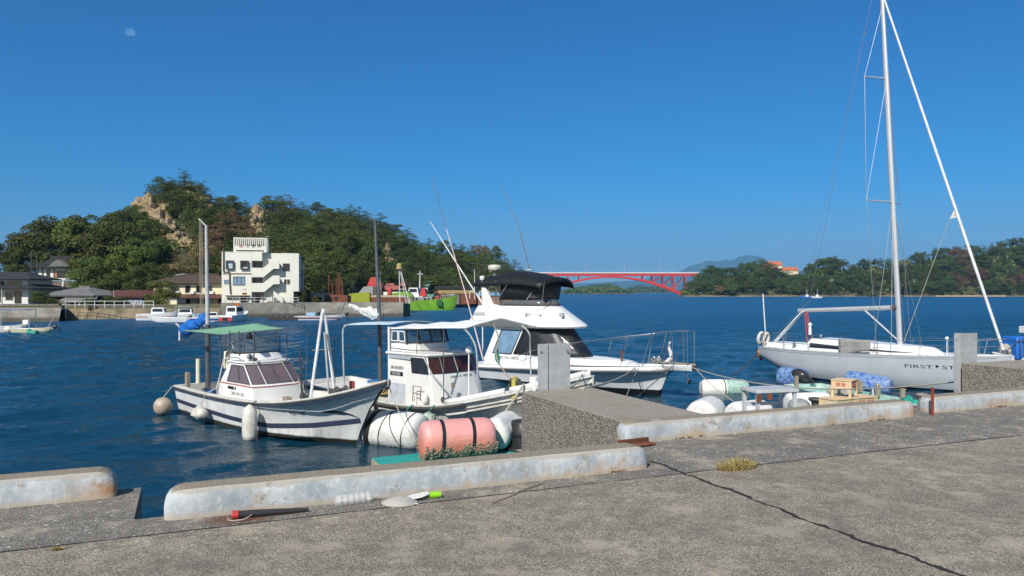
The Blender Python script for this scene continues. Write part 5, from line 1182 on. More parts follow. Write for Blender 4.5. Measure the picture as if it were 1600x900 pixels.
# ---------------------------------------------------------------- small craft
def small_hull(root, L, B_, H_, mat, deckmat=None, drop=.3, flare=1.0, name='hull', bow=.12):
    st = []
    for t, kb, kz, hz in [(0, .88, -.18, .86), (.3, 1.0, -.2, .86), (.6, .96, -.2, .95), (.82, .62, -.15, 1.1), (.95, .24, -.05, 1.27), (1.0, .02, .05, 1.36)]:
        x = L*t; k = max(0, t-.6)/.4
        st.append([(x-k*k*L*bow, 0, kz), (x-k*k*L*bow*.8, B_/2*kb*.78, -.02+.1*k), (x-k*k*L*bow*.4, B_/2*kb*.92, H_*.45), (x, B_/2*kb, H_*hz)])
    return BoatHull(root, st, 16, mat, deckmat or MAT['deck'], .07*B_/1.6, lambda x: drop)
def outboard(root, x, y, z, tilt, k=1.0, mat=None, roll=0.0):
    mb = MB(); mat = mat or M('outboard_cowl', (.035, .036, .04), .3, var=.2)
    rr = []
    for t, w_, d_ in [(0, .10, .14), (.06, .16, .24), (.25, .18, .28), (.45, .16, .25), (.52, .10, .15)]:
        rr.append([(d_*math.cos(2*math.pi*j/14), w_*math.sin(2*math.pi*j/14), t) for j in range(14)])
    mb.rings(rr); mtx = Matrix.Translation((x, y, z)) @ Matrix.Rotation(roll, 4, 'X') @ Matrix.Rotation(tilt, 4, 'Y') @ Matrix.Scale(k, 4); mb.xf(mtx); o = mb.build('outboard_motor', mat, root, smooth=50)
    mb = MB(); mb.bx(-.07, .07, -.05, .05, -.55, .02); mb.bx(-.2, .12, -.10, .10, -.50, -.47); mb.lathe([(.04, -.2), (.06, -.1), (.05, .12), (.02, .2)], 10, (0, 0, -.68), 'x'); mb.xf(mtx); mb.build('lower_unit', mat, o)
    mb = MB(); mb.bx(.1, .42, -.02, .02, .08, .12); mb.bx(.36, .42, -.03, .03, .1, .34); mb.xf(mtx); mb.build('tiller', MAT['black'], o)
qd = N('skiff_hull_paint'); zc = qd.sep(qd.coord())[2]; qd.set(Base_Color=qd.mix(qd.ramp(zc, .36, .38), (.022, .024, .04), (.62, .70, .66)), Roughness=.45)
mint = M('mint_green_paint', (.34, .62, .54), .6, var=.3, scale=3, dirt=(.66, .68, .62), dirt_amt=.45)
D_ = thing('open_skiff', 'open mint-green skiff with dark hull and tilted black outboard, beside the silver yacht', 'skiff', (11.1, 28.8, WZ), R(-80))
HD = small_hull(D_, 7.2, 1.75, .56, qd.m, mint, .26)
for x in (1.4, 3.2, 4.9):
    mb = MB(); mb.bx(x-.14, x+.14, -.72, .72, .40, .45); mb.build('thwart', mint, D_)
for x, y in ((.75, -.72), (3.4, .70), (4.7, .66), (2.4, .75)):
    mb = MB(); mb.box((x, y, .68), (.12, .12, .42)); mb.build('mooring_post', MAT['wood'], D_, bevel=.01)
outboard(D_, -.25, .25, .62, R(25), 1.25, None, R(58))
mb = MB(); crumple(mb, [(1.9, -.2, .5), (2.4, .1, .56), (2.9, -.1, .5)], [.12, .22, .1], 3, 10, .7); mb.build('tangled_line', MAT['rope'], D_)
mb = MB(); mb.tube([(4.3, -.3, .5), (4.9, -.55, .95), (5.2, -.75, .5)], .03, 6); mb.build('bent_bar', MAT['greypole'], D_)
mb = MB(); mb.tube([(4.1, .4, .55), (5.2, -.6, 1.1)], .016, 6); mb.build('boat_pole', MAT['whitepole'], D_)
gm = N('green_net'); v_ = gm.vor(16, None, 'DISTANCE_TO_EDGE'); gm.set(Base_Color=gm.mix(gm.ramp(v_, .08, .2), (.02, .42, .30), (.01, .10, .08)), Roughness=.9); gm.bump(v_, .03)
root = thing('fishing_net', 'heap of dark teal fishing net on the skiff bow', 'net', (12.05, 22.75, WZ+.40))
mb = MB(); mb.ball((0, 0, .14), .34, (1.1, 1, .85), 18, 12, .45, 3); mb.ball((.2, .1, .12), .22, (1.2, 1, .7), 14, 9, .5, 6); mb.build('net_heap', gm.m, root, smooth=70)
root = thing('teal_tub', 'small teal tub below the fishing net heap', 'tub', (12.0, 22.2, WZ+.10))
mb = MB(); mb.lathe([(.25, 0), (.30, .30), (.33, .32), (.30, .34), (.26, .1), (0, .08)], 18); mb.build('tub_shell', teal, root)
# boat at the right edge, mostly outside the picture
E_ = thing('fishing_boat', 'white boat with blue tarpaulin box on deck, cut by the right edge', 'boat', (27.0, 33.5, WZ), R(191))
HE = small_hull(E_, 6.6, 2.3, 1.05, hull_mat, MAT['white'], .05)
mb = MB(); mb.box((5.6, .2, 1.62), (.75, .8, .95)); mb.build('blue_box', MAT['bluetarp'], E_, bevel=.06)
mb = MB(); mb.rings([[(x, y, 1.0) for x, y in [(1, -.9), (4.2, -.8), (4.9, 0), (4.2, .8), (1, .9)]], [(x, y, 1.55) for x, y in [(1, -.8), (3.8, -.7), (4.4, 0), (3.8, .7), (1, .8)]]]); mb.build('dark_cover', MAT['blackcloth'], E_, smooth=30, bevel=.05)
mb = MB(); mb.tube([(5.2, .75, 1.1), (5.2, .75, 2.85)], .03, 8); mb.bx(5.0, 5.24, .66, .84, 2.85, 2.93); mb.build('lamp_pole', MAT['darkpole'], E_)
mb = MB(); mb.bx(4.0, 4.7, -.6, .5, 2.2, 2.5); mb.tube([(4.3, 0, 1.5), (4.3, 0, 2.2)], .04, 8); mb.build('white_seat', MAT['white'], E_, bevel=.05)
mb = MB(); mb.tube([(6.3, .2, 1.4), (5.9, .7, 2.0), (4.2, .95, 1.95)], .02, 6); mb.tube([(5.9, .7, 2.0), (5.9, .75, 1.3)], .016, 6); mb.build('bow_rail', MAT['steel'], E_)
mb = MB(); crumple(mb, [(5.9, -.3, 1.4), (6.1, .1, 1.55), (6.15, .4, 1.4)], [.1, .22, .08], 2, 10, .6); mb.build('rope_heap', MAT['rope'], E_)

# ---------------------------------------------------------------- mooring ropes
def rope(a, b, s, label, r=.016, mat=None):
    pts = sag(a, b, s, 20); o = MB(); c = pts[0]; o.tube([p-c for p in pts], r, 6); o = o.build('mooring_rope', mat or MAT['rope']); o.location = c; tag(o, label, 'rope')
def wl(o, x, y, z): return Matrix.Translation(o.location) @ o.rotation_euler.to_matrix().to_4x4() @ Vector((x, y, z))
rope(wl(C, 9.6, .1, 1.2), Vector((8.0, 27.3, WZ+.05)), .1, 'pale rope from cruiser bow down to the water near the netted float')
rope(wl(C, 9.62, -.1, 1.2), Q(15.3, 3.6, .1), .55, 'long pale rope from cruiser bow running right across to the far jetty', .018)
rope(wl(C, 7.6, -.85, 1.1), Q(5.7, 4.2, .17), .1, 'pale rope from cruiser foredeck to the jetty top', .022)
rope(wl(C, 7.7, -.8, 1.1), Q(5.9, 4.9, -1.9), .1, 'thin pale rope hanging beside the cruiser hull to the pontoon', .012)
rope(wl(C, 8.9, -.3, 1.2), Q(6.9, 8.2, -1.99), .1, 'dark rope slanting from the cruiser bow platform down to the pontoon', .014, MAT['darkrope'])
rope(wl(A, 8.5, .3, 1.7), Q(5.0, 10.3, -1.9), .22, 'thin pale rope from the near boat bow to the pontoon', .012)
rope(wl(A, 5.9, -.4, 1.2), wl(A, 3.6, .7, 1.25)+Vector((0, 0, .1)), .08, 'pale rope over the near boat foredeck', .016)
rope(wl(B, 10.2, .0, 1.9), Q(5.4, 4.3, .17), .1, 'pale rope from workboat bow to the jetty block', .016)
rope(wl(B, 8.9, -.8, 1.6), Q(6.3, 10.4, -1.99), .05, 'grey rope hanging from the workboat bow to the pontoon edge', .03)
rope(wl(S, -.3, -.3, 1.2), Vector((10.6, 36.2, WZ)), .12, 'dark rope from the yacht stern into the water', .03, MAT['darkrope'])
# ---------------------------------------------------------------- far small boats
def boat_at(px, py): p = on_plane(px, py, WZ); return (p.x, p.y, WZ)
def cabin_box(root, x0, x1, w_, z0, z1, mat, glass=True, slope=.25, name='cabin'):
    mb = MB(); a = [(x0, -w_/2), (x1, -w_/2), (x1, w_/2), (x0, w_/2)]; b = [(x0+.08, -w_*.43), (x1-slope, -w_*.43), (x1-slope, w_*.43), (x0+.08, w_*.43)]
    mb.rings([[(x, y, z0) for x, y in a], [(x, y, z1) for x, y in b]]); c = mb.build(name, mat, root, smooth=20, bevel=.03)
    if glass:
        for i in range(4):
            q4 = [P3(a, i, z0), P3(a, (i+1) % 4, z0), P3(b, (i+1) % 4, z1), P3(b, i, z1)]; pts = face_pts(q4, .1, .9, .5, .88); nn = (pts[1]-pts[0]).cross(pts[3]-pts[0])
            mb = MB(); quad_panel(mb, pts, .012, nn); mb.build('window', MAT['darkglass'], c)
    return c
def small_boat(name, label, px, py, ang, L, B_, H_, mat, cabin=None, ob=None, canopy=None, stripe=None, drop=.28, cat='boat'):
    r = thing(name, label, cat, boat_at(px, py), R(ang)); h = small_hull(r, L, B_, H_, mat, MAT['white_dirty'], drop)
    if cabin: cabin_box(r, cabin[0]*L, cabin[1]*L, B_*.7, H_*.6, H_+cabin[2], MAT['white'])
    if ob: outboard(r, -.2, 0, H_*.75, R(20), ob)
    if stripe:
        mb = MB(); xs = [L*.02+L*.95*i/14 for i in range(15)]
        for s_ in (-1, 1): band_on(mb, h.bvh, xs, lambda x: H_*.30, lambda x: H_*.62, s_, .02, 1)
        mb.build('hull_stripe', stripe, r, fix=False)
    if canopy:
        x0, x1, z, m_ = canopy; mb = MB(); mb.grid(quad_cloth([(x0*L, -B_*.5, z), (x1*L, -B_*.5, z), (x1*L, B_*.5, z), (x0*L, B_*.5, z)], 8, .08)); mb.build('canopy', m_, r, fix=False, solid=.02)
        for x in (x0*L, x1*L):
            for y in (-B_*.48, B_*.48): mb = MB(); mb.tube([(x, y, H_*.6), (x, y, z)], .03, 6); mb.build('canopy_pole', MAT['greypole'], r)
    return r
cream_h = gel('cream_hull_paint', (.72, .66, .42)); pinkh = gel('pinkish_antifouling', (.62, .42, .40))
fw = gel('far_white_hull', (.76, .77, .76))
small_boat('rowing_boat', 'cream open boat with tilted outboard and a boat pole, moored at the left', 18, 519, -8, 4.6, 1.3, .42, cream_h, drop=.2)
r = bpy.data.objects['rowing_boat']; outboard(r, 4.9, 0, .45, R(-60), .8); mb = MB(); mb.tube([(3.9, 0, .4), (4.9, .3, 2.2)], .035, 6); mb.build('boat_pole', MAT['rope'], r); mb = MB(); mb.ball((.0, -.5, .3), .36, (1.2, .6, .9), 12, 8); mb.build('round_fender', MAT['fender'], r)
r = small_boat('small_boat', 'boat with bright blue tarpaulin roof at the left edge', -42, 519, 10, 4.8, 1.6, .6, fw, canopy=(.45, 1.12, 2.25, MAT['bluetarp'])); mb = MB(); mb.box((4.9, -.2, .95), (.55, .5, .5)); mb.build('white_motor', MAT['white'], r, bevel=.08)
root = thing('green_raft', 'small green floating tub near the cream open boat', 'float', boat_at(51, 521)); mb = MB(); mb.box((0, 0, .1), (1.0, .7, .34), taper=.85); mb.ball((-.35, 0, .25), .2); mb.build('raft_body', M('sea_green', (.02, .28, .2), .6), root, bevel=.05)
small_boat('motorboat', 'white motorboat with pinkish bottom, leftmost of the row by the seawall', 216, 500, 4, 5.6, 1.9, 1.0, fw, (.35, .7, .75), stripe=pinkh)
small_boat('motorboat', 'white motorboat with black outboard lying across the front of the row', 296, 503, 178, 5.6, 1.7, .62, fw, None, .9, stripe=None)
small_boat('motorboat', 'pale blue-roofed cabin motorboat in the middle of the row', 266, 499, 10, 4.6, 1.8, .8, fw, (.25, .7, .8), canopy=(.2, .75, 1.9, MAT['bluecanvas']))
small_boat('motorboat', 'white motorboat with a blue hull stripe, next to the red-sterned boat', 296, 503, 12, 5.4, 1.8, .7, fw, (.45, .7, .6), stripe=M('blue_stripe', (.03, .10, .42), .4))
r = small_boat('motorboat', 'white cabin boat showing its red and black stern towards us', 352, 503, 80, 5.6, 2.3, 1.0, fw, (.25, .62, 1.05))
mb = MB(); mb.bx(-.05, .0-.03, -1.0, 1.0, .15, .62); mb.build('red_transom', MAT['red'], r); mb = MB(); mb.bx(-.09, -.055, -.38, .38, .18, .6); mb.build('motor_well', MAT['black'], r)
mb = MB(); mb.bx(-.9, -.1, -1.1, 1.1, .05, .12); mb.build('swim_platform', MAT['darkpole'], r)
r = thing('work_punt', 'flat black punt lying left of the pale blue skiff', 'punt', boat_at(420, 500)); mb = MB(); mb.prism([(0, 0), (4.2, 0), (4.35, .42), (-.15, .42)], 'xz', -.7, .7); mb.build('punt_hull', M('tarred_wood', (.05, .045, .04), .85, var=.5), r)
mb = MB(); 
for i in range(5): mb.bx(.3+.85*i, .4+.85*i, -.68, .68, .42, .5)
mb.build('cross_timbers', MAT['wood'], r)
r = small_boat('skiff', 'long pale blue-white skiff with a dark outboard, off the hotel seawall', 462, 500, 3, 7.0, 1.6, .62, gel('pale_blue_hull', (.62, .70, .76)), None, None, stripe=M('dark_red_boot', (.25, .06, .06), .5)); outboard(r, 7.2, 0, .6, R(-15), 1.0)
mb = MB(); mb.box((2.2, 0, .8), (1.3, .8, .5)); mb.build('blue_box', M('light_blue_plastic', (.35, .52, .68), .5), r, bevel=.04); mb = MB(); crumple(mb, [(3.1, 0, .7), (3.6, .1, .95), (4.2, 0, .75)], [.2, .4, .15], 4, 10, .7); mb.build('dark_gear', MAT['black'], r)
# ================================================================ far shore on the left
LZ = -.28   # ground level of the village quay
def wx(px, py): p = on_plane(px, py, WZ); return (p.x, p.y)
edge = [(-420, 506), (0, 503), (96, 502), (100, 498.5), (150, 498.5), (345, 497), (500, 495), (630, 495)]
front = [wx(*e) for e in edge]
ex, ey = front[-1]
land = front+[(ex+.5, ey+4.5), (XD(560, 150), 150), (XD(600, 172), 172), (XD(700, 186), 186), (XD(840, 330), 330), (XD(830, 560), 560), (-700, 560), (-700, front[0][1])]
mb = MB(); n = len(land); mb.add([(x, y, LZ) for x, y in land]+[(x, y, -6) for x, y in land], [tuple(range(n))]+[(j, (j+1) % n, n+(j+1) % n, n+j) for j in range(n)])
lm = M('dry_earth', (.17, .145, .09), .95, var=.45, scale=.2, dirt=(.10, .11, .035), dirt_amt=.5)
o = mb.build('ground', lm, smooth=0); tag(o, 'flat village ground behind the seawall', 'ground', kind='structure')
swm = N('old_seawall_concrete'); c = swm.coord(); n1 = swm.noise(.5, swm.scaled(c, (1, 1, 2)), 5, .7); n2 = swm.noise(1.2, swm.scaled(c, (2, 2, .3)), 4, .7); zz = swm.sep(c)[2]
cc = swm.mix(swm.ramp(n1, .35, .65), (.19, .175, .145), (.32, .30, .25)); cc = swm.mix(swm.ramp(n2, .5, .7, 0, .5), cc, (.12, .11, .09))
cc = swm.mix(swm.ramp(swm.math('ADD', zz, swm.ramp(n1, 0, 1, -.25, .25)), -1.6, -1.95, 0, .85), cc, (.055, .05, .035)); swm.set(Base_Color=cc, Roughness=.9); swm.bump(n1, .08)
def wall_run(name, label, pts, z0, z1, th, mat=None, cat='wall', batter=.0):
    root = thing(name, label, cat, (pts[0][0], pts[0][1], 0)); mb = MB(); rows = []
    x0, y0 = pts[0]
    for i, (x, y) in enumerate(pts):
        rows.append([(x-x0, y-y0-batter-.02, z0), (x-x0, y-y0-.02, z1), (x-x0, y-y0+th, z1+.002), (x-x0, y-y0+th, z0)])
    mb.rings(rows); mb.build('wall_body', mat or swm.m, root, smooth=0); return root
wall_run('seawall', 'sloping concrete seawall below the houses at the left', front[:3], -3.2, LZ-.2, 1.0, batter=.9)
wall_run('seawall', 'low earth and stone bank with railing below the maroon shed', [front[2], front[3], front[4], front[5]], -3.2, LZ-.55, .8, M('rough_stone_bank', (.30, .24, .15), .95, var=.5, scale=.8, bump=.05, bscale=2), batter=.6)
wall_run('seawall', 'grey vertical seawall in front of the cream hotel, running on as a pier', [front[5], front[6], front[7]], -3.2, LZ+.25, .7, batter=.05)
mb = MB(); mb.box((0, 0, 0), (2.9, .05, .62)); o = mb.build('rust_streak', M('orange_rust_stain', (.42, .15, .04), .9, var=.5, scale=1.5), bpy.data.objects['seawall.002'])
o.location = (XD(368, 118)-bpy.data.objects['seawall.002'].location.x, -.13+ (wx(368, 496.7)[1]-bpy.data.objects['seawall.002'].location.y), LZ-.12)
wall_run('retaining_wall', 'weathered block retaining wall in front of the leftmost house', [(XD(-200, 106), 106), (XD(92, 106), 106)], LZ-1, ZD(475, 106), .5, M('mossy_block_wall', (.19, .18, .155), .95, var=.5, scale=1.2, bump=.06, bscale=1.5))
for i in range(5):
    px = 33+17*i; r = thing('wall_buttress', 'stub buttress against the block retaining wall', 'buttress', (XD(px, 105.4), 105.4, 0), 0, 'buttresses along the retaining wall'); mb = MB(); mb.prism([(-.45, LZ-1), (.25, LZ-1), (.25, ZD(480, 106))], 'yz', -.22, .22); mb.build('buttress_body', swm.m, r, smooth=0)
def rail_fence(name, label, px0, px1, D, z, h, n, mat):
    r = thing(name, label, 'railing', (XD(px0, D), D, z)); L = XD(px1, D)-XD(px0, D)
    for i in range(n+1): mb = MB(); mb.tube([(L*i/n, 0, 0), (L*i/n, 0, h)], .05, 6); mb.build('post', mat, r)
    for k in (.45, .98): mb = MB(); mb.tube([(0, 0, h*k), (L, 0, h*k)], .035, 6); mb.build('rail', mat, r)
rail_fence('handrail', 'pale pipe handrail on the stone bank below the maroon shed', 102, 240, 109, LZ-.4, 1.0, 9, MAT['whitepole'])
rail_fence('handrail', 'thin handrail on the seawall in front of the hotel', 352, 466, 118.6, LZ+.25, .8, 10, MAT['greypole'])

tile = lambda n_, col, sc=3.2: (lambda q: (q.set(Base_Color=q.mix(q.ramp(q.noise(1.1, None, 4, .7), .35, .65), tuple(v*.55 for v in col), col), Roughness=.7), q.bump(q.n('ShaderNodeTexWave') and q.math('ADD', q.math('ABSOLUTE', q.math('SINE', q.math('MULTIPLY', q.sep(q.coord())[0], sc*6.28))), q.math('ABSOLUTE', q.math('SINE', q.math('MULTIPLY', q.sep(q.coord())[2], 18.0)))), .10), q.m)[-1])(N(n_))
tile_dark = tile('dark_grey_roof_tiles', (.075, .075, .08)); tile_grey = tile('weathered_grey_roof_tiles', (.36, .35, .33)); tile_brown = tile('brown_roof_tiles', (.16, .105, .08)); maroon = tile('maroon_roof_sheet', (.15, .055, .042), 1.2)
plaster = M('white_plaster', (.70, .70, .68), .8, var=.12, scale=.8); creamw = M('cream_wall_render', (.74, .66, .44), .8, var=.1, scale=.7, dirt=(.5, .42, .28), dirt_amt=.25); timber = M('dark_timber', (.06, .042, .032), .8, var=.4); brickw = M('reddish_brick_panel', (.36, .17, .10), .85, var=.35, scale=2)
def hip(mb, x0, x1, y0, y1, z0, z1, inset, e=.0, th=.16):
    """hip roof with thick eaves; inset 0 makes gables"""
    a = [(x0-e, y0-e), (x1+e, y0-e), (x1+e, y1+e), (x0-e, y1+e)]; ym = (y0+y1)/2
    vs_ = [(x, y, z0) for x, y in a]+[(x, y, z0+th) for x, y in a]+[(x0-e+inset, ym, z1), (x1+e-inset, ym, z1)]
    mb.add(vs_, [(3, 2, 1, 0), (0, 1, 5, 4), (1, 2, 6, 5), (2, 3, 7, 6), (3, 0, 4, 7), (4, 5, 9, 8), (5, 6, 9), (6, 7, 8, 9), (7, 4, 8)]); return mb
def house(name, label, cat, px0, px1, pyb, pyw, pyr, D, depth, wall, roof, inset=1.5, e=.6, wins=(), ridge=None):
    x0, x1 = XD(px0, D), XD(px1, D); zb, zw, zr = ZD(pyb, D), ZD(pyw, D), ZD(pyr, D); cx = (x0+x1)/2
    r = thing(name, label, cat, (cx, D, zb)); a, b, h = x0-cx, x1-cx, zw-zb
    mb = MB(); mb.bx(a, b, 0, depth, -1.2, h); mb.build('wall', wall, r, smooth=0)
    if roof: mb = MB(); hip(mb, a, b, 0, depth, h+.002, zr-zb, inset, e); ro = mb.build('roof', roof, r, smooth=0)
    if roof and ridge:
        ym = depth/2; mb = MB(); mb.bx(a-e+inset-.2, b+e-inset+.2, ym-.18, ym+.18, zr-zb-.08, zr-zb+.16); mb.build('ridge', ridge, ro, smooth=0)
    for (u0, u1, v0, v1, mt) in wins:
        xa, xb = lerp(a, b, u0), lerp(a, b, u1); za, zb_ = h*v0, h*v1
        pts = [(xa, -.004, za), (xb, -.004, za), (xb, -.004, zb_), (xa, -.004, zb_)]; window(r, 'window', pts, (0, -1, 0), mt[0], mt[1], .06, .05, .02)
    return r
WD = (MAT['greypole'], MAT['darkglass']); WW = (MAT['white'], MAT['darkglass']); WT = (timber, MAT['darkglass'])
# leftmost two-storey house
r = house('tiled_house', 'two-storey white house with dark tiled roofs at the left edge', 'house', -60, 44, 475, 452, 440, 113, 9, plaster, tile_dark, 3.5, 1.3, [(.66, .78, .25, .85, WD), (.80, .90, .05, .85, WT), (.45, .6, .1, .8, WD)], tile_dark)
mb = MB(); a = XD(-60, 114)-r.location.x; b = XD(40, 114)-r.location.x; z0, z1, z2 = [ZD(p, 114)-r.location.z for p in (453, 437, 424)]
mb.bx(a, b, 1.4, 7.5, z0-.8, z1); mb.build('upper_wall', plaster, r, smooth=0)
mb = MB(); hip(mb, a, b, 1.4, 7.5, z1+.01, z2, 3.0, 1.0); mb.build('upper_roof', tile_dark, r, smooth=0)
for u0, u1, mt, nm in ((.58, .64, timber, 'shutter'), (.66, .79, MAT['darkglass'], 'upper_window'), (.80, .92, MAT['darkglass'], 'upper_window')):
    mb = MB(); mb.bx(lerp(a, b, u0), lerp(a, b, u1), 1.34, 1.395, z0+.5, z1-.25); mb.build(nm, mt, r, smooth=0)
mb = MB(); mb.bx(lerp(a, b, .86), b-.05, 1.30, 1.38, z0, z0+.65); mb.build('brick_panel', brickw, r, smooth=0)
# temple-like hall on its terrace
D = 134; r = house('village_hall', 'small hall with curved tiled roof on a stone terrace among the trees', 'hall', 60, 108, 436, 417, 401, D, 6, plaster, None, 0, 0, [(.62, .90, .10, .68, WT), (.27, .38, .0, .8, WT)])
mb = MB(); a, b = XD(57, D)-r.location.x, XD(110, D)-r.location.x; z1 = ZD(417, D)-r.location.z; zr = ZD(401, D)-r.location.z; rows = []
for t in [i/8 for i in range(9)]:
    k = t**1.5; rows.append([(a-.9+(2.0)*t, -1.0+4.0*t, z1-.1+(zr-z1)*(k*.8+t*.2)), (b+.9-2.0*t, -1.0+4.0*t, z1-.1+(zr-z1)*(k*.8+t*.2))])
back = [[(p[0], 6.0-p[1], p[2]) for p in rr_] for rr_ in reversed(rows)]
mb.grid(rows+back)
mb.grid([[rows[i][0], back[8-i][0]] for i in range(9)], True); mb.grid([[rows[i][1], back[8-i][1]] for i in range(9)])
ro = mb.build('roof', tile_dark, r, smooth=40, solid=.22); mb = MB(); mb.bx(a+.9, b-.9, 2.75, 3.25, zr-.05, zr+.28); mb.build('ridge', tile_dark, ro, smooth=0)
mb = MB(); mb.prism([(b-3.4, z1+.05), (b+.1, z1+.05), (b-1.6, zr-.5)], 'xz', -1.05, .3); mb.build('gable', tile_grey, r, smooth=0)
mb = MB(); mb.bx(a+1.0, a+1.12, -.07, -.01, 0, z1-.2); mb.bx(b-2.9, b-2.8, -.07, -.01, 0, z1-.2); mb.build('post', timber, r)
mb = MB(); mb.bx(lerp(a, b, .5), lerp(a, b, .62), -.06, -.012, 0, 1.3); mb.build('brick_panel', brickw, r, smooth=0)
root = thing('stone_terrace', 'stepped stone terrace with white ribs below the hall', 'terrace', (XD(78, 130), 129, 0)); mb = MB(); rows = [[( -4.6, 0, LZ-.5), (4.4, 0, LZ-.5)], [(-4.3, 1.4, 2.0), (4.1, 1.4, 2.0)], [(-4.1, 2.0, ZD(437, 131)), (4.0, 2.0, ZD(437, 131))], [(-4.1, 11, ZD(436.5, 134)), (4.0, 11, ZD(436.5, 134))]]
mb.grid(rows); mb.build('terrace_body', M('old_terrace_stone', (.17, .14, .11), .95, var=.55, scale=1.3, bump=.1, bscale=1.5), root, smooth=0)
for px in (62, 75, 95, 110):
    x = XD(px, 130)-root.location.x; mb = MB(); mb.tube([(x+.5, .55, .9), (x, 1.85, ZD(438, 131))], .17, 4); mb.build('white_rib', plaster, root)
# low tiled house
r = house('tiled_house', 'low house with broad weathered grey tiled hip roof', 'house', 66, 142, 475, 463, 448, 115, 10, timber, tile_grey, 4.0, .9, [(.08, .3, .2, .7, WW), (.5, .62, .2, .8, WW)], tile_grey)
mb = MB(); a, b = XD(95, 113)-r.location.x, XD(152, 113)-r.location.x; z0, z1 = ZD(471, 113)-r.location.z, ZD(463, 113)-r.location.z
mb.add([(a-.5, -2.6, z0), (b, -2.6, z0), (b-1.0, .0, z1), (a, .0, z1), (a-.5, -2.6, z0-.15), (b, -2.6, z0-.15), (b-1.0, 0, z1-.2), (a, 0, z1-.2)], [(0, 1, 2, 3), (4, 7, 6, 5), (0, 4, 5, 1), (1, 5, 6, 2), (2, 6, 7, 3), (3, 7, 4, 0)]); mb.build('lean_to_roof', tile_grey, r, smooth=0)
for x in (a+.6, a+3.0, b-1.6): mb = MB(); mb.bx(x-.1, x+.1, -2.4, -2.2, -.3, z0-.16); mb.build('porch_post', plaster, r)
# maroon shed
house('long_shed', 'long low shed with a maroon roof and white-framed windows', 'shed', 168, 236, 476, 465, 453, 119, 7, timber, maroon, 0, .5, [(.26+.14*i, .38+.14*i, .12, .82, (MAT['white'], MAT['blueglass'])) for i in range(4)])
r = house('storage_shed', 'small cream-doored storage shed beside the round bush', 'shed', 255, 277, 481, 468.5, 467, 116.5, 3, MAT['grey'], None); mb = MB(); L = XD(277, 116.5)-XD(255, 116.5)
for i in range(2): mb = MB(); mb.bx(-L/2+.06+i*L/2, -L/2+L/2-.06+i*L/2, -.06, -.003, .02, 1.2); mb.build('door', creamw, r, smooth=0)
mb = MB(); mb.bx(-L/2-.1, L/2+.1, -.2, 3.1, 1.3, 1.38); mb.build('roof', MAT['grey'], r)
# long house left of the hotel
r = house('long_house', 'two-storey cream house with brown hip roof beside the hotel', 'house', 240, 347, 478, 443, 428, 124, 9, creamw, tile_brown, 3.2, .8, [(.30, .38, .58, .92, WD), (.46, .54, .58, .92, WD), (.62, .70, .58, .92, WD), (.79, .86, .58, .92, WD)], tile_brown)
mb = MB(); a, b = XD(262, 122.5)-r.location.x, XD(346, 122.5)-r.location.x; z = ZD(464, 122.5)-r.location.z
mb.prism([(-2.2, z-.1), (0, z+.45), (0, z+.2), (-2.2, z-.2)], 'yz', a, b); mb.build('porch_roof', maroon, r, smooth=0)
for i, (u0, u1, mt) in enumerate([(.05, .18, timber), (.20, .34, MAT['darkglass']), (.36, .48, plaster), (.50, .62, MAT['darkglass']), (.64, .70, timber), (.72, .86, creamw), (.88, .97, timber)]):
    mb = MB(); mb.bx(lerp(a, b, u0), lerp(a, b, u1), -.10-.01*i, -.01, .0, z-.35); mb.build('shop_front', mt, r, smooth=0)
for u in (.08, .36, .72):
    mb = MB(); mb.bx(lerp(a, b, u), lerp(a, b, u)+.7, -.5, -.02, z+.5, z+.95); mb.build('air_conditioner', plaster, r)

# ---------------------------------------------------------------- hotel
HD_ = 120.0; hs = HD_/F/7.5
r = H_ = thing('hotel_building', 'cream three-storey hotel with outside stairs and a slatted roof sign', 'hotel', (XD(340+48/7.5, HD_), HD_, ZD(360+868/7.5, HD_)), R(12.5)); H_.scale = (.965, 1, 1)
hx = lambda u: (u-48)*hs
hz_ = lambda v: (868-v)*hs
hw = M('hotel_cream_render', (.75, .73, .64), .85, var=.07, scale=.5, dirt=(.52, .47, .35), dirt_amt=.2)
def hb(u0, u1, v0, v1, y0, y1, name, mat, parent=None, bevel=0): mb = MB(); mb.bx(hx(u0), hx(u1), y0, y1, hz_(v1), hz_(v0)); return mb.build(name, mat, parent or H_, smooth=0, bevel=bevel)
hb(48, 392, 252, 905, 0, 9, 'left_block', hw); hb(392.3, 880, 256, 905, 1.3, 9.02, 'right_block', hw); hb(880.2, 945, 256, 715, 1.31, 9.01, 'right_overhang', hw); hb(882, 925, 716, 905, 2.2, 8.8, 'side_store', MAT['grey'])
hb(740, 921, 253, 256.2, 1.28, 9.0, 'parapet_cap', plaster)
hb(48, 392.2, 249, 252.3, -.03, 9.0, 'parapet_cap', plaster)
hb(392.4, 515, 250, 352, .02, 1.299, 'stair_vestibule', hw)
def parapet(poly): mb = MB(); mb.prism([(hx(u), hz_(v)) for u, v in poly], 'xz', -.02, .16); return mb.build('stair_parapet', hw, H_, smooth=0)
parapet([(393, 435), (530, 435), (640, 346), (718, 346), (718, 446), (652, 446), (530, 546), (393, 546)]); parapet([(393, 616), (530, 616), (642, 526), (722, 526), (722, 629), (652, 629), (540, 721), (393, 721)])
for poly in ([(530, 470), (640, 380), (718, 380), (718, 440), (650, 440), (530, 540)], [(530, 650), (642, 560), (722, 560), (722, 622), (650, 622), (540, 714)]):
    mb = MB(); mb.prism([(hx(u), hz_(v)) for u, v in poly[:4]+[(poly[3][0], poly[3][1]+14), (poly[1][0]+8, poly[1][1]+16), (poly[0][0], poly[0][1]+18)]], 'xz', .17, 1.29); mb.build('stair_flight', swm.m, H_, smooth=0)
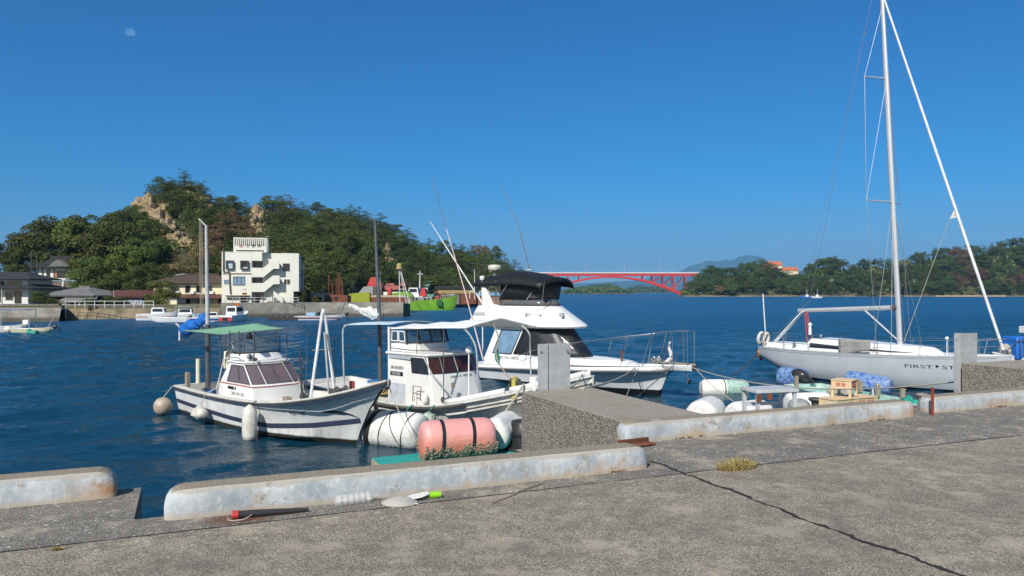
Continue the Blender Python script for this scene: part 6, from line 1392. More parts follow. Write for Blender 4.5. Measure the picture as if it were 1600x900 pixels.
for v in (446, 622): hb(393, 640 if v == 0 else 530, v+86 if 0 else v+20, v+36, .17, 1.29, 'landing_slab', hw)
mb = MB(); mb.prism([(hx(645), hz_(705)), (hx(755), hz_(795)), (hx(755), hz_(868)), (hx(645), hz_(868))], 'xz', .6, 1.29); mb.build('lower_stair_wall', hw, H_, smooth=0)
mb = MB(); mb.prism([(hx(652), hz_(780)), (hx(760), hz_(868)), (hx(652), hz_(868))], 'xz', .52, .6); mb.build('dark_stair_triangle', MAT['darkpole'], H_, smooth=0)  # solid dark triangle in front of the lower stair wall
def hwin(u0, u1, v0, v1, y, frame, glass, n=1, fw=.07):
    for i in range(n):
        a, b = lerp(u0, u1, i/n), lerp(u0, u1, (i+1)/n); pts = [(hx(a), y, hz_(v1)), (hx(b), y, hz_(v1)), (hx(b), y, hz_(v0)), (hx(a), y, hz_(v0))]; window(H_, 'window', pts, (0, -1, 0), frame, glass, fw, .05, .02)
for u0, u1, gm_ in ((98, 186, M('pane_painted_lit', (.50, .68, .78), .2)), (265, 358, MAT['darkglass'])):  # the first pane's pale blue puts its lit look into the colour
    mb = MB(); a, b, z0, z1 = hx(u0), hx(u1), hz_(452), hz_(352); t = .13
    mb.bx(a, b, -.42, -.002, z1-t, z1); mb.bx(a, b, -.42, -.002, z0, z0+t); mb.bx(a, a+t, -.42, -.002, z0+t, z1-t); mb.bx(b-t, b, -.42, -.002, z0+t, z1-t); bw = mb.build('bay_window', MAT['rubber'], H_, smooth=0)
    mb = MB(); mb.bx(a+t, b-t, -.06, -.003, z0+t+.25, z1-t); mb.build('pane', gm_, bw, smooth=0)
hwin(178, 318, 540, 642, 0, MAT['rubber'], MAT['blueglass'], 3); hwin(74, 132, 578, 627, 0, MAT['grey'], MAT['blueglass'], 2, .04); hwin(752, 835, 378, 470, 1.3, MAT['rubber'], MAT['darkglass']); hwin(765, 840, 565, 632, 1.3, MAT['white'], MAT['darkglass'], 2, .05)
hwin(105, 188, 776, 813, 0, MAT['white'], MAT['darkglass'], 2, .04); hwin(265, 358, 768, 846, 0, MAT['rubber'], MAT['darkglass'], 2, .05)
for v0, v1 in ((358, 433), (550, 614)): hb(402, 512, v0, v1, 1.26, 1.298, 'opening_shade_sheet', MAT['darkpole']); hb(440, 478, v0+6, v1-2, 1.2, 1.258, 'door', MAT['darkglass'])  # dark sheets on the uncut wall stand in for shaded openings
hb(410, 528, 726, 866, 1.25, 1.299, 'entrance_shade_sheet', MAT['grey']); hb(440, 490, 740, 862, 1.19, 1.248, 'door', MAT['darkglass'])  # grey sheet on the uncut wall carries the shade of the door recess
hb(95, 372, 758, 768, -.75, -.002, 'canopy', MAT['wood']); hb(60, 390, 498, 510, -.10, -.002, 'ledge', MAT['wood']); hb(285, 335, 730, 750, -.08, -.003, 'small_sign', MAT['rustred'])
for u in (290, 303, 316, 326): hb(u, u+7, 686, 694, -.04, -.003, 'wall_lettering', MAT['grey'])
mb = MB(); y = -.16; mb.tube([(hx(69), y, hz_(212)), (hx(69), y, hz_(483)), (hx(138), y, hz_(487)), (hx(140), y, hz_(600)), (hx(150), y, hz_(745))], .10, 8); mb.build('drain_pipe', M('brown_pipe', (.16, .11, .085), .6), H_)
hb(560, 626, 780, 836, .9, 1.2, 'white_board', plaster); hb(488, 524, 815, 860, .3, .8, 'white_cabinet', plaster)
for u, v in ((930, 300), (930, 520)): mb = MB(); mb.box((hx(945)+.12, 4, hz_(v)), (.22, .5, .4)); mb.build('air_conditioner', MAT['grey'], H_)
# roof sign
hb(178, 565, 232, 253, .35, 3.2, 'sign_base', hw); sgm = hb(178, 565, 178, 232, .5, 1.0, 'sign_board', hw)
hb(178, 565, 78, 90, .5, 1.0, 'sign_frame', hw); hb(178, 192, 90, 178, .5, 1.0, 'sign_frame', hw); hb(551, 565, 90, 178, .5, 1.0, 'sign_frame', hw)
for i in range(15): u = 205+i*23.4; hb(u, u+11.5, 90, 178, .55, .95, 'sign_slat', hw)
hb(192, 551, 90, 178, 1.4, 1.45, 'sign_backing', M('backing_painted_shade', (.33, .28, .22), .9))  # backing colour darkened for the shade behind the slats
hb(212, 535, 226, 240, .30, .349, 'sign_shade_strip', timber); hb(566, 575, 90, 250, .6, 3.0, 'sign_side', hw)  # dark strip painted in as shade along the foot of the sign
mb = MB(); 
for i, ch in enumerate('五橋苑'): text_on(mb, ch, 44*hs, (hx(322+68*i), .49, hz_(193)), (1, 0, 0), (0, 0, 1), width=42*hs)
mb.build('sign_lettering', MAT['ink'], sgm, fix=False)
mb = MB(); u, v = hx(267), hz_(193); s_ = hs
mb.tube([(u+s_*22*math.cos(a), .485, v+s_*10+s_*11*math.sin(a)) for a in [math.pi*1.0+math.pi*1.0*j/12-(0) for j in range(13)]], s_*2.6, 5)
for k in (-9, 0, 9): mb.tube([(u+s_*(k+2.5*math.sin(j*1.2)), .485, v+s_*(8+j*5)) for j in range(6)], s_*2.2, 5)
mb.build('hot_spring_mark', MAT['redink'], sgm)
mb = MB(); mb.tube([(hx(560), 3, hz_(40)), (hx(560), 3, hz_(250))], .04, 6); mb.tube([(hx(520), 3, hz_(48)), (hx(600), 3, hz_(46))], .02, 5); mb.build('roof_aerial', MAT['greypole'], H_)

# ---------------------------------------------------------------- poles and small sheds
def pole(name, label, px, D, pyt, pyb, r=.09, mat=None, cat='pole', arms=()):
    t = thing(name, label, cat, (XD(px, D), D, ZD(pyb, D))); h = ZD(pyt, D)-ZD(pyb, D); mb = MB(); mb.tube([(0, 0, 0), (0, 0, h)], [r, r*.7], 8); mb.build('pole_shaft', mat or MAT['greypole'], t)
    for z, w_ in arms: mb = MB(); mb.bx(-w_/2, w_/2, -.06, .06, h*z-.06, h*z+.06); mb.build('cross_arm', MAT['darkpole'], t)
    return t
pole('utility_pole', 'grey utility pole with cross arms right of the hotel', 474, 128, 410, 478, .14, arms=((.97, 1.8), (.82, 1.6)))
pole('utility_pole', 'thin bare pole left of the hall', 49, 132, 395, 436, .1, MAT['darkpole']); pole('utility_pole', 'thin bare pole in front of the hall roof', 58, 132, 395, 436, .1, MAT['darkpole'])
pole('utility_pole', 'short pole beside the round bush', 242, 117, 455, 480, .1); pole('utility_pole', 'short pole standing in front of the maroon shed', 178, 116, 453, 478, .08)
pole('street_lamp', 'bent street lamp at the left edge', 3, 103, 452, 490, .09)
house('small_shed', 'small white shed right of the hotel bushes', 'shed', 486, 508, 474, 461, 458, 134, 4, plaster, MAT['grey'], 0, .2, [(.2, .8, .3, .8, WD)]); house('small_shed', 'pale flat-roofed hut behind the white shed', 'shed', 478, 506, 462, 452, 450.5, 142, 4, plaster, MAT['grey'], 0, .1)
pts = sag(P(-20, 433, 128), P(290, 428, 128), .9, 24); mb = MB(); c_ = pts[0]; mb.tube([p-c_ for p in pts], .07, 5); o = mb.build('overhead_cable', M('pale_blue_cable', (.22, .42, .48), .6)); o.location = c_; tag(o, 'pale bluish overhead cable strung in front of the big trees', 'cable')

# ---------------------------------------------------------------- pier, light beacon, working vessels
t = thing('light_beacon', 'yellow lantern box on splayed white legs at the pier end', 'beacon', (XD(629, 121), 122.5, LZ)); top = ZD(420, 122)-LZ
for x, y in ((-.55, -.5), (1.0, -.5), (.25, .9)): mb = MB(); mb.tube([(x, y, 0), (x*.12-.75+.05, y*.1, top)], .065, 6); mb.build('leg', MAT['whitepole'], t)
mb = MB(); mb.tube([(-.62, -.3, top*.42), (.35, -.3, top*.42)], .04, 5); mb.tube([(-.6, -.4, top*.2), (.75, -.4, top*.2)], .04, 5); mb.build('brace', MAT['whitepole'], t)
mb = MB(); mb.lathe([(.62, 0), (.62, .1), (.40, .12), (.44, .8), (.2, .9)], 10, (-.75, 0, top)); mb.build('lantern', M('amber_lantern', (.62, .42, .16), .5), t)
mb = MB(); mb.bx(.5, 1.15, -.5, .1, .2, 1.0); mb.build('control_box', MAT['wood'], t)
pole('pier_mast', 'thin pale pole standing on the pier', 594, 126, 424, 480, .07); pole('lamp_post', 'tall lamp post behind the dark barge', 741.5, 188, 421, 468, .10, MAT['whitepole'], 'lamp', ((.99, 1.6),))
def ship(name, label, cat, px, py, ang, L, B_, H_, mat, z=WZ):
    p = on_plane(px, py, WZ); r = thing(name, label, cat, (p.x, p.y, z), R(ang)); h = small_hull(r, L, B_, H_, mat, MAT['rust'], .35, bow=.08); return r, h
gs, gh = ship('green_ship', 'bright green working ship with white wheelhouse and mast at the far quay', 'ship', 628, 484.5, -8, 12.5, 4.6, 2.5, MAT['lime'])
k_ = 1.0
mb = MB(); mb.bx(2.2, 7.2, -1.7, 1.7, 2.0, 2.9); mb.build('deck_house', MAT['grey'], gs, bevel=.05)
cabin_box(gs, 1.8, 4.2, 2.8, 2.9, 4.9, MAT['white'], True, .4, 'wheelhouse')
mb = MB(); mb.bx(1.5, 5.0, -1.7, 1.7, 2.9, 3.05); mb.build('bridge_deck', MAT['white'], gs)
mb = MB(); mb.tube([(4.0, 0, 4.8), (4.1, 0, 8.6)], [.14, .07], 8); mb.tube([(3.4, 0, 7.9), (4.8, 0, 7.9)], .06, 6); mb.build('ship_mast', MAT['white'], gs)
mb = MB(); mb.prism([(4.4, 3.0), (5.8, 3.0), (5.4, 4.6), (4.6, 4.9)], 'xz', -1.0, 1.0); mb.build('funnel', MAT['red'], gs, bevel=.05)
mb = MB(); mb.box((7.8, -.2, 2.75), (1.5, 1.0, .7)); mb.tube([(7.4, -.2, 3.0), (7.5, -.2, 4.1), (9.2, -.3, 3.3), (9.6, -.3, 2.6)], .13, 6); mb.tube([(7.9, .5, 2.6), (8.3, .4, 3.5), (8.9, .4, 2.7)], .10, 6); mb.build('deck_crane', M('faded_crane_red', (.42, .09, .07), .7, var=.5, scale=2), gs)
for i in range(7): mb = MB(); mb.tube([(9.2+.42*i, -1.9+.27*i, 2.5+.07*i), (9.2+.42*i, -1.9+.27*i, 3.2+.06*i)], .04, 5); mb.build('rail_post', MAT['white'], gs)
mb = MB(); mb.tube([(9.2, -1.9, 3.18), (11.72, -.28, 3.55)], .04, 5); mb.build('bow_rail', MAT['white'], gs)
for x in (2.8, 3.6, 5.4, 6.2): mb = MB(); mb.bx(x, x+.45, -1.73, -1.701, 2.25, 2.65); mb.build('port_light', MAT['darkglass'], gs)
mb = MB(); mb.bx(5.9, 7.4, -1.2, 1.2, 2.9, 3.5); mb.build('teal_cover', M('sea_green_paint', (.10, .32, .25), .6), gs, bevel=.05)
mb = MB(); mb.bx(8.4, 9.5, -2.25, -2.15, 1.0, 2.3); mb.build('dark_hull_panel', M('dark_green_paint', (.02, .10, .03), .5), gs)
mb = MB(); mb.tube([(.4, s_*1.9, 2.0) for s_ in (1, -1)]+[(.4, -1.9, 2.7)], .05, 6); mb.build('stern_rail', MAT['red'], gs)
gl_ = wall_run('quay_wall', 'grey quay wall behind the green ship', [(XD(560, 150), 150), (XD(600, 171.6), 171.6), (XD(700, 185.6), 185.6), (XD(840, 329.5), 329.5)], -4, LZ+.3, .8)
# barge with lime bulwarks and red A-frame, on the hard behind the pier
b_ = thing('lime_barge', 'yellow-green barge with a red A-shaped gantry behind the pier', 'barge', (XD(543, 140), 140, LZ)); kx = 140/F
mb = MB(); mb.prism([(0, 0), (.3, 1.6), (4.0, 1.9), (4.2, 0)], 'xz', 0, 4); mb.build('bow_block', MAT['ochre'] if 0 else M('yellow_green_paint', (.30, .36, .02), .6, var=.3), b_, bevel=.05)
mb = MB(); mb.bx(4.2, 10.5, .4, 4, .9, 1.3); mb.build('cream_deck', M('worn_cream_deck', (.50, .38, .26), .8), b_); mb = MB(); mb.bx(4.2, 10.6, .5, 4.2, 0, .9); mb.build('hull', MAT['rust'], b_)
mb = MB(); mb.prism([(2.0, 1.9), (2.9, 2.9), (4.6, 3.0), (4.6, 1.4), (2, 1.4)], 'xz', .8, 3); mb.build('grey_cabin', MAT['grey'], b_, bevel=.04)
mb = MB(); mb.prism([(3.4, 3.0), (4.0, 4.6), (4.9, 4.7), (6.1, 3.1), (5.2, 3.1)], 'xz', 1.2, 1.6); mb.prism([(3.4, 3.0), (4.0, 4.6), (4.9, 4.7), (6.1, 3.1), (5.2, 3.1)], 'xz', 2.6, 3.0); mb.bx(3.6, 5.6, 1.2, 3.0, 2.9, 3.1); mb.build('red_gantry', MAT['red'], b_)
for x in (4.9, 5.5, 6.1): mb = MB(); mb.tube([(x, 1.2, 1.3), (x, 1.2, 3.0)], .08, 6); mb.build('gantry_post', M('pinkish_steel', (.45, .25, .2), .6), b_)
mb = MB(); mb.bx(7.2, 8.0, .9, 2, 1.3, 2.6); mb.build('red_drum', MAT['red'], b_, bevel=.2)
r = house('white_depot', 'white depot wall with reddish machinery on top, behind the lime barge', 'depot', 599, 632, 470, 456, 455, 150, 5, plaster, None); mb = MB()
mb.box((0, 1.5, 2.6), (4.0, 1.4, .9)); mb.box((-.9, 1.4, 3.2), (1.6, 1.2, .6)); mb.box((1.6, 1.4, 2.9), (1.2, 1.2, 1.4)); mb.build('red_machinery', M('faded_red_machinery', (.42, .12, .11), .7, var=.5, scale=1.2), r, bevel=.05)
r = thing('lime_hopper', 'lime green hopper plate between depot and green ship', 'hopper', (XD(620, 148), 148, LZ)); mb = MB(); mb.prism([(-3, .9), (3.2, .9), (2.2, 2.1), (-1.4, 1.6)], 'xz', 0, 2.0); mb.build('hopper_shell', MAT['lime'], r); mb = MB(); mb.bx(-2.8, 3, .2, 1.8, 0, .899); mb.build('hopper_base', MAT['wood'], r)
house('warehouse', 'grey-green roofed warehouse behind the green ship', 'warehouse', 624, 668, 468, 447, 438, 200, 10, plaster, M('green_metal_roof', (.20, .34, .26), .5, var=.2), 0, .5)
# rusty barge with piles
r = thing('rusty_barge', 'rust-brown steel barge with upright piles beside the hotel pier', 'barge', (XD(505, 132), 132, LZ)); L = XD(543, 132)-XD(505, 132)
mb = MB(); mb.prism([(0, 0), (L, 0), (L, 1.25), (L*.6, 1.45), (.3, 1.35)], 'xz', 0, 3); mb.build('barge_hull', MAT['rust'], r, bevel=.05)
for x, h, lean in ((.7, 5.0, 0), (1.3, 3.6, 0), (2.0, 4.4, .0), (2.35, 5.4, .0), (2.6, 5.1, .1), (3.3, 4.2, -.5), (2.9, 3.9, .2)):
    mb = MB(); mb.tube([(x, 1.2, 1.2), (x+lean, 1.2, h)], .085, 6); mb.build('steel_pile', MAT['rust'], r)
mb = MB(); mb.bx(.45, 1.1, -.06, -.002, .5, 1.1); mb.bx(1.9, 2.6, -.06, -.002, .55, 1.1); mb.build('hole_shade_slab', MAT['black'], r)  # black slabs on the hull stand in for the shade inside two holes
# dark barge, stone heap and rust wall to the right
r = thing('dark_barge', 'long dark flat-topped barge behind the cruiser', 'barge', (XD(679, 190), 190, LZ)); L = XD(748, 190)-XD(679, 190)
mb = MB(); mb.bx(0, L, 0, 4, 2.5, 3.3); mb.build('dark_roof', MAT['black'], r, bevel=.05); mb = MB(); mb.bx(.8, L-1.2, .2, 3.5, 1.5, 2.499); mb.build('ochre_beam', M('ochre_weathered_beam', (.40, .30, .12), .85, var=.4), r)
mb = MB(); mb.bx(6.5, L-.6, .3, 3.2, -1.2, 1.499); mb.build('rusty_side', MAT['rust'], r, bevel=.05); mb = MB(); mb.bx(3.5, 6.2, .4, 3.2, -1.2, 1.48); mb.build('stone_infill', M('rubble_stone', (.26, .24, .22), .95, var=.5, scale=1.5, bump=.2, bscale=1.2), r)
house('blue_shed', 'blue-roofed brick shed right of the dark barge', 'shed', 747, 800, 470, 462, 457, 205, 6, brickw, M('blue_metal_roof', (.22, .40, .55), .5), 0, .3)
for px in (737, 752, 763): t = thing('white_davit', 'curved white davit pipe on the far quay', 'davit', (XD(px, 184), 184.5, LZ+.3), 0, 'davits on the far quay'); mb = MB(); mb.tube(catmull([(-.5, 0, 0), (-.5, 0, 1.2), (-.2, 0, 1.8), (.4, 0, 1.6)], 14), .1, 6); mb.build('davit_pipe', MAT['white'], t)
# ================================================================ hills and woods
def leaf_mat(name, dark, light, hue=.03, rnd=.25):
    q = N(name); ri = q.n('ShaderNodeNewGeometry').outputs['Random Per Island']; oi = q.n('ShaderNodeObjectInfo').outputs['Random']
    c = q.mix(ri, dark, light); hs_ = q.n('ShaderNodeHueSaturation'); q.l(q.ramp(oi, 0, 1, .5-hue, .5+hue), hs_.inputs['Hue']); q.l(q.ramp(oi, 0, 1, 1-rnd, 1+rnd*1.3), hs_.inputs['Value']); q.l(c, hs_.inputs['Color'])
    q.set(Base_Color=hs_.outputs[0], Roughness=.65); q.b.inputs['Specular IOR Level'].default_value = .25
    tr = q.n('ShaderNodeBsdfTranslucent'); q.l(hs_.outputs[0], tr.inputs['Color']); mx = q.n('ShaderNodeMixShader'); mx.inputs[0].default_value = .13; q.l(q.b.outputs[0], mx.inputs[1]); q.l(tr.outputs[0], mx.inputs[2]); q.l(mx.outputs[0], q.o.inputs['Surface'])
    return q.m
LM = {'pine': leaf_mat('dark_pine_needles', (.025, .044, .012), (.104, .138, .038)), 'olive': leaf_mat('olive_leaves', (.034, .052, .011), (.140, .168, .040)),
      'bright': leaf_mat('yellow_green_broadleaf', (.040, .058, .010), (.160, .172, .034)), 'deep': leaf_mat('deep_green_broadleaf', (.024, .042, .009), (.112, .140, .030)),  # bright is a yellow-green leaf colour
      'russet': leaf_mat('russet_leaves', (.085, .048, .024), (.240, .140, .070)), 'tan': leaf_mat('dry_tan_leaves', (.11, .080, .035), (.31, .225, .105)), 'palm': leaf_mat('palm_fronds', (.055, .072, .018), (.19, .20, .062))}
bark = M('bark', (.075, .055, .04), .9, var=.5, scale=2)
def quads_mesh(name, C, Nn, S, asp=1.0, mat=None):
    """many leaf-sized quads: centres, facing, half size"""
    n = len(C); Nn = Nn/np.linalg.norm(Nn, axis=1, keepdims=True)
    rv = RNG.normal(size=(n, 3)); U = np.cross(Nn, rv); U /= np.linalg.norm(U, axis=1, keepdims=True); V = np.cross(Nn, U)
    S = S[:, None]; co = np.stack([C-U*S-V*S*asp, C+U*S-V*S*asp*.6, C+U*S*.7+V*S*asp, C-U*S*.8+V*S*asp*.7], 1).reshape(-1, 3)
    me = bpy.data.meshes.new(name); me.vertices.add(n*4); me.vertices.foreach_set('co', co.astype(np.float32).ravel())
    me.loops.add(n*4); me.loops.foreach_set('vertex_index', np.arange(n*4, dtype=np.int32)); me.polygons.add(n)
    me.polygons.foreach_set('loop_start', np.arange(0, n*4, 4, dtype=np.int32)); me.polygons.foreach_set('loop_total', np.full(n, 4, np.int32))
    if mat: me.materials.append(mat)
    me.update(calc_edges=True); return me
def crown_pts(lobes, per, shell=.35):
    C = []; Nn = []
    for (cx, cy, cz, rx, ry, rz) in lobes:
        n = max(8, int(per*(rx*ry*rz)**(2/3)))
        d = RNG.normal(size=(n, 3)); d /= np.linalg.norm(d, axis=1, keepdims=True); d[:, 2] = np.where(d[:, 2] < -.45, -d[:, 2], d[:, 2])
        r = 1-shell*RNG.random(n)**2; wob = 1+.16*np.sin(d[:, 0]*5+cx*3)*np.cos(d[:, 1]*6+cy*2)
        C.append(np.stack([cx+d[:, 0]*rx*r*wob, cy+d[:, 1]*ry*r*wob, cz+d[:, 2]*rz*r*wob], 1)); Nn.append(d+RNG.normal(size=(n, 3))*.55+np.array([0, 0, .3]))
    return np.concatenate(C), np.concatenate(Nn)
def broad_lobes(seed, h=1.0, w_=1.0):
    r = random.Random(seed); L = [(0, 0, .55, .30*w_, .30*w_, .26)]
    for i in range(22):
        a = r.uniform(0, 6.283); t = r.random(); z = .30+.62*t; rad = .42*w_*math.sqrt(max(.05, 1-((z-.48)/.52)**2))*r.uniform(.65, 1.05); s = r.uniform(.10, .19)*(1.1-.35*t)
        L.append((rad*math.cos(a), rad*math.sin(a), z, s*1.15*w_, s*1.15*w_, s*.85))
    return L
def pine_lobes(seed):
    r = random.Random(seed); L = []; lean = r.uniform(-.08, .08)
    for i in range(17):
        t = (i+r.random()*.8)/17; z = .26+.72*t; rad = (.36*(1-t)**.7+.05)*r.uniform(.35, 1.15); a = r.uniform(0, 6.283); s = (.19*(1-t)+.085)*r.uniform(.75, 1.25)
        L.append((lean*z+rad*math.cos(a), rad*math.sin(a), z, s, s, s*.36))
    return L
def trunk_mesh(name, kind, seed):
    r = random.Random(seed); mb = MB(); top = .62 if kind == 'b' else .95
    mb.tube([(0, 0, -.06), (.01, 0, .12), (r.uniform(-.03, .03), r.uniform(-.03, .03), top*.6), (r.uniform(-.05, .05), 0, top)], [.030, .022, .015, .005], 7)
    for i in range(6):
        a = r.uniform(0, 6.283); z = r.uniform(.22, .6); mb.tube([(0, 0, z), (.14*math.cos(a), .14*math.sin(a), z+.07), (.30*math.cos(a), .30*math.sin(a), z+.13)], [.010, .007, .003], 5)
    o = mb.build(name, bark); me = o.data; bpy.data.objects.remove(o); return me
VAR = {'b': [], 'p': [], 'B': []}
for i in range(5):
    L = broad_lobes(10+i, 1, .95+.12*(i % 3)); C, Nn = crown_pts(L, 8600); VAR['b'].append((quads_mesh('crown', C, Nn, RNG.uniform(.008, .0165, len(C)), 1, LM['deep']), trunk_mesh('trunk', 'b', i)))
for i in range(3):
    r_ = random.Random(90+i); L = []
    for l in broad_lobes(50+i, 1, 1.05):
        L.append(l)
        for k in range(2): a = r_.uniform(0, 6.283); L.append((l[0]+l[3]*.8*math.cos(a), l[1]+l[4]*.8*math.sin(a), l[2]+r_.uniform(-.2, .6)*l[5], l[3]*.5, l[4]*.5, l[5]*.5))
    C, Nn = crown_pts(L, 16000); VAR['B'].append((quads_mesh('crown', C, Nn, RNG.uniform(.007, .0135, len(C)), 1, LM['bright']), trunk_mesh('trunk', 'b', 20+i)))
for i in range(6):
    C, Nn = crown_pts(pine_lobes(30+i), 14000, .8); Nn[:, 2] += .5; VAR['p'].append((quads_mesh('crown', C, Nn, RNG.uniform(.006, .0145, len(C)), .55, LM['pine']), trunk_mesh('trunk', 'p', 40+i)))
def tree(kind, leaf, loc, h, wk, label, group, name=None, cat='tree'):
    vi = random.randrange(len(VAR[kind])); cm, tm = VAR[kind][vi]
    t = thing(name or ('pine_tree' if kind == 'p' else 'broadleaf_tree'), label, cat, loc, random.uniform(0, 6.283), group); t.scale = (h*wk, h*wk, h)
    c = bpy.data.objects.new('crown', cm); link(c, t); c.material_slots[0].link = 'OBJECT'; c.material_slots[0].material = LM[leaf]
    k = bpy.data.objects.new('trunk', tm); link(k, t); return t
# ---- left hill: ground line (where trunks stand) per photo column: ridge row, ridge distance, foot distance
ridge = [(-260, 425, 150), (-60, 425, 150), (0, 428, 152), (30, 432, 152), (120, 428, 152), (190, 405, 160), (205, 340, 176), (235, 318, 180), (270, 304, 184), (295, 298, 186), (318, 304, 188), (332, 330, 190), (350, 335, 192), (372, 344, 195), (395, 334, 198), (420, 332, 202), (450, 336, 206), (490, 345, 210), (545, 342, 218), (590, 358, 232), (640, 382, 250), (690, 398, 272), (740, 400, 295), (775, 414, 310), (805, 434, 318), (835, 462, 322)]
def rid(px): return interp(px, [(a, b) for a, b, c in ridge]), interp(px, [(a, c) for a, b, c in ridge])
def footD(px): return interp(px, [(-260, 128), (240, 128), (350, 131), (470, 134), (520, 140), (600, 165), (660, 196), (750, 206), (790, 225), (835, 260)])
def hill_pt(px, t):
    ry, rD = rid(px); fD = footD(px); zr = ZD(ry, rD); prof = t**.82 if 200 < px < 620 else t
    if t <= 1: D = fD+(rD-fD)*t; z = LZ+(zr-LZ)*prof
    else: D = rD+(t-1)*70; z = zr-(t-1)*(zr-LZ)*.9
    nn = noise.noise(Vector((px*.03, t*4, 0)))*1.6*min(1, t*3)*(1 if t < .95 else .3)
    return Vector((XD(px, D), D, z+nn))
mb = MB(); cols = list(range(-260, 840, 7)); rows = []
for k in range(0, 31): rows.append([tuple(hill_pt(px, k/20*(1.0) if k <= 20 else 1+(k-20)/10)) for px in cols])
mb.grid(rows); hm_ = M('wooded_hill_floor', (.060, .062, .022), .95, var=.5, scale=.12, dirt=(.16, .115, .06), dirt_amt=.42, bump=.6, bscale=.6)
o = mb.build('hill', hm_, smooth=80); tag(o, 'steep wooded hill with bare rock behind the hotel', 'hill', kind='structure')
# ---- bare rock
rk = N('weathered_cliff_rock'); c = rk.coord(); n1 = rk.noise(.35, c, 6, .7, .6); n2 = rk.noise(1.6, rk.scaled(c, (1, 1, .5)), 5, .7)
cc = rk.mix(rk.ramp(n1, .40, .60), (.43, .30, .14), (.31, .245, .155)); cc = rk.mix(rk.ramp(n2, .46, .64), cc, (.12, .085, .06)); cc = rk.mix(rk.ramp(rk.noise(.5, c, 4, .6), .60, .70), cc, (.52, .41, .24)); rk.set(Base_Color=cc, Roughness=.95); rk.bump(n2, .25)
def hill_D(px, py):
    for k in range(400):
        p = hill_pt(px, k/400)
        if HY-(p.z-ZC)*F/p.y <= py: return p.y
    return rid(px)[1]
def rock(label, lumps, seed):
    lumps = [(a, b, c_*1.18, hill_D(a, b)+c_*.03, d, e) for a, b, c_, D_0, d, e in lumps]
    cx = sum(l[0] for l in lumps)/len(lumps); cy = sum(l[1] for l in lumps)/len(lumps); D0 = lumps[0][3]
    o0 = P(cx, cy, D0); mb = MB()
    for i, (px, py, rpx, D, sx, sz) in enumerate(lumps):
        p = P(px, py, D)-o0; r = rpx*D/F; nn, mm = 26, 18; rr = []
        for a in range(mm+1):
            th = math.pi*(a+.02)/(mm+.04); ring = []
            for b in range(nn):
                an = 2*math.pi*b/nn; d = Vector((math.sin(th)*math.cos(an), math.sin(th)*math.sin(an), -math.cos(th)))
                q_ = d*1.6+Vector((seed+i*3.1, seed, i)); k = 1+.55*noise.noise(q_)+.28*noise.noise(q_*2.7)+.16*noise.noise(q_*6); k = round(k*9)/9*.6+k*.4
                ring.append((p.x+d.x*r*sx*k, p.y+d.y*r*1.0*k, p.z+d.z*r*sz*k))
            rr.append(ring)
        mb.rings(rr)
    o = mb.build('rock_outcrop', rk.m, smooth=22); o.location = o0; tag(o, label, 'rock'); return o
rock('long tan rock face running diagonally down the left of the hill', [(224, 322, 13, 170, 1.1, 1), (238, 330, 17, 168, 1, 1.1), (252, 346, 17, 166, .9, 1.2), (263, 362, 14, 164, .9, 1.2), (276, 378, 12, 161, 1, 1.1), (290, 384, 10, 159, 1.1, 1)], 3)
rock('small ochre crag standing up right of the middle of the hill', [(400, 338, 10, 188, .9, 1.3), (404, 352, 12, 186, .9, 1.3), (408, 366, 9, 184, 1.1, .9), (396, 362, 7, 184, 1, 1)], 8)
rock('brown rocky scarp under the summit', [(302, 302, 10, 184, 1, 1.1), (312, 318, 10, 183, 1, 1.1), (290, 306, 8, 183, 1.2, .8), (322, 328, 8, 182, 1, 1)], 14)
rock('pale pink bare scar on the right slope', [(604, 400, 9, 205, .8, 1.5), (606, 412, 8, 204, .8, 1)], 21)
# ---- the big trees by the hall and the hillside wood
def zone(px):
    return 'above the hall' if px < 200 else 'left of the rock face' if px < 260 else 'behind the long house' if px < 345 else 'behind the hotel' if px < 470 else 'above the rusty barge' if px < 590 else 'above the green ship' if px < 710 else 'at the far right end of the hill'
bigs = [(62, 154, 352, .95, 'olive'), (100, 146, 340, 1.15, 'deep'), (42, 153, 366, .9, 'deep'), (22, 150, 392, .85, 'olive'), (8, 150, 384, 1.0, 'deep'), (-20, 150, 380, 1.0, 'olive'), (135, 144, 342, 1.05, 'bright'), (170, 150, 334, 1.05, 'deep'), (205, 150, 332, 1.0, 'deep'), (158, 136, 366, .95, 'bright'), (185, 136, 352, 1.0, 'olive'), (214, 140, 346, .85, 'deep'), (228, 134, 372, .8, 'deep'), (206, 130, 388, .85, 'bright'), (165, 127, 412, .9, 'deep'), (146, 129, 404, .8, 'olive'), (188, 126, 425, .8, 'deep'), (228, 126, 418, .85, 'deep'), (244, 128, 412, .72, 'deep'), (152, 124, 438, .7, 'olive'), (136, 124, 446, .6, 'bright')]
bigs += [(0, 142, 420, .9, 'deep'), (28, 143, 414, .9, 'olive'), (56, 147, 408, .9, 'deep'), (-28, 142, 414, .9, 'deep'), (104, 147, 404, .9, 'olive'), (122, 143, 410, .8, 'deep'), (84, 150, 398, .9, 'deep')]
pos_word = ['far left', 'left', 'middle', 'right']
for i, (px, D, py, wk, lf) in enumerate(bigs):
    zg = max(LZ, hill_pt(px, max(0, min(1, (D-footD(px))/max(1, rid(px)[1]-footD(px))))).z) if D > footD(px) else LZ
    h = ZD(py, D)-zg+.5
    tree('B', lf, (XD(px, D), D, zg-.3), h, wk*(.92 if h > 9 else 1.15), {'bright': 'large yellow-green broadleaf tree in the round-crowned grove by the hall', 'deep': 'large deep green broadleaf tree in the round-crowned grove by the hall', 'olive': 'large olive green broadleaf tree in the round-crowned grove by the hall'}[lf], 'big round trees by the hall')
random.seed(21)
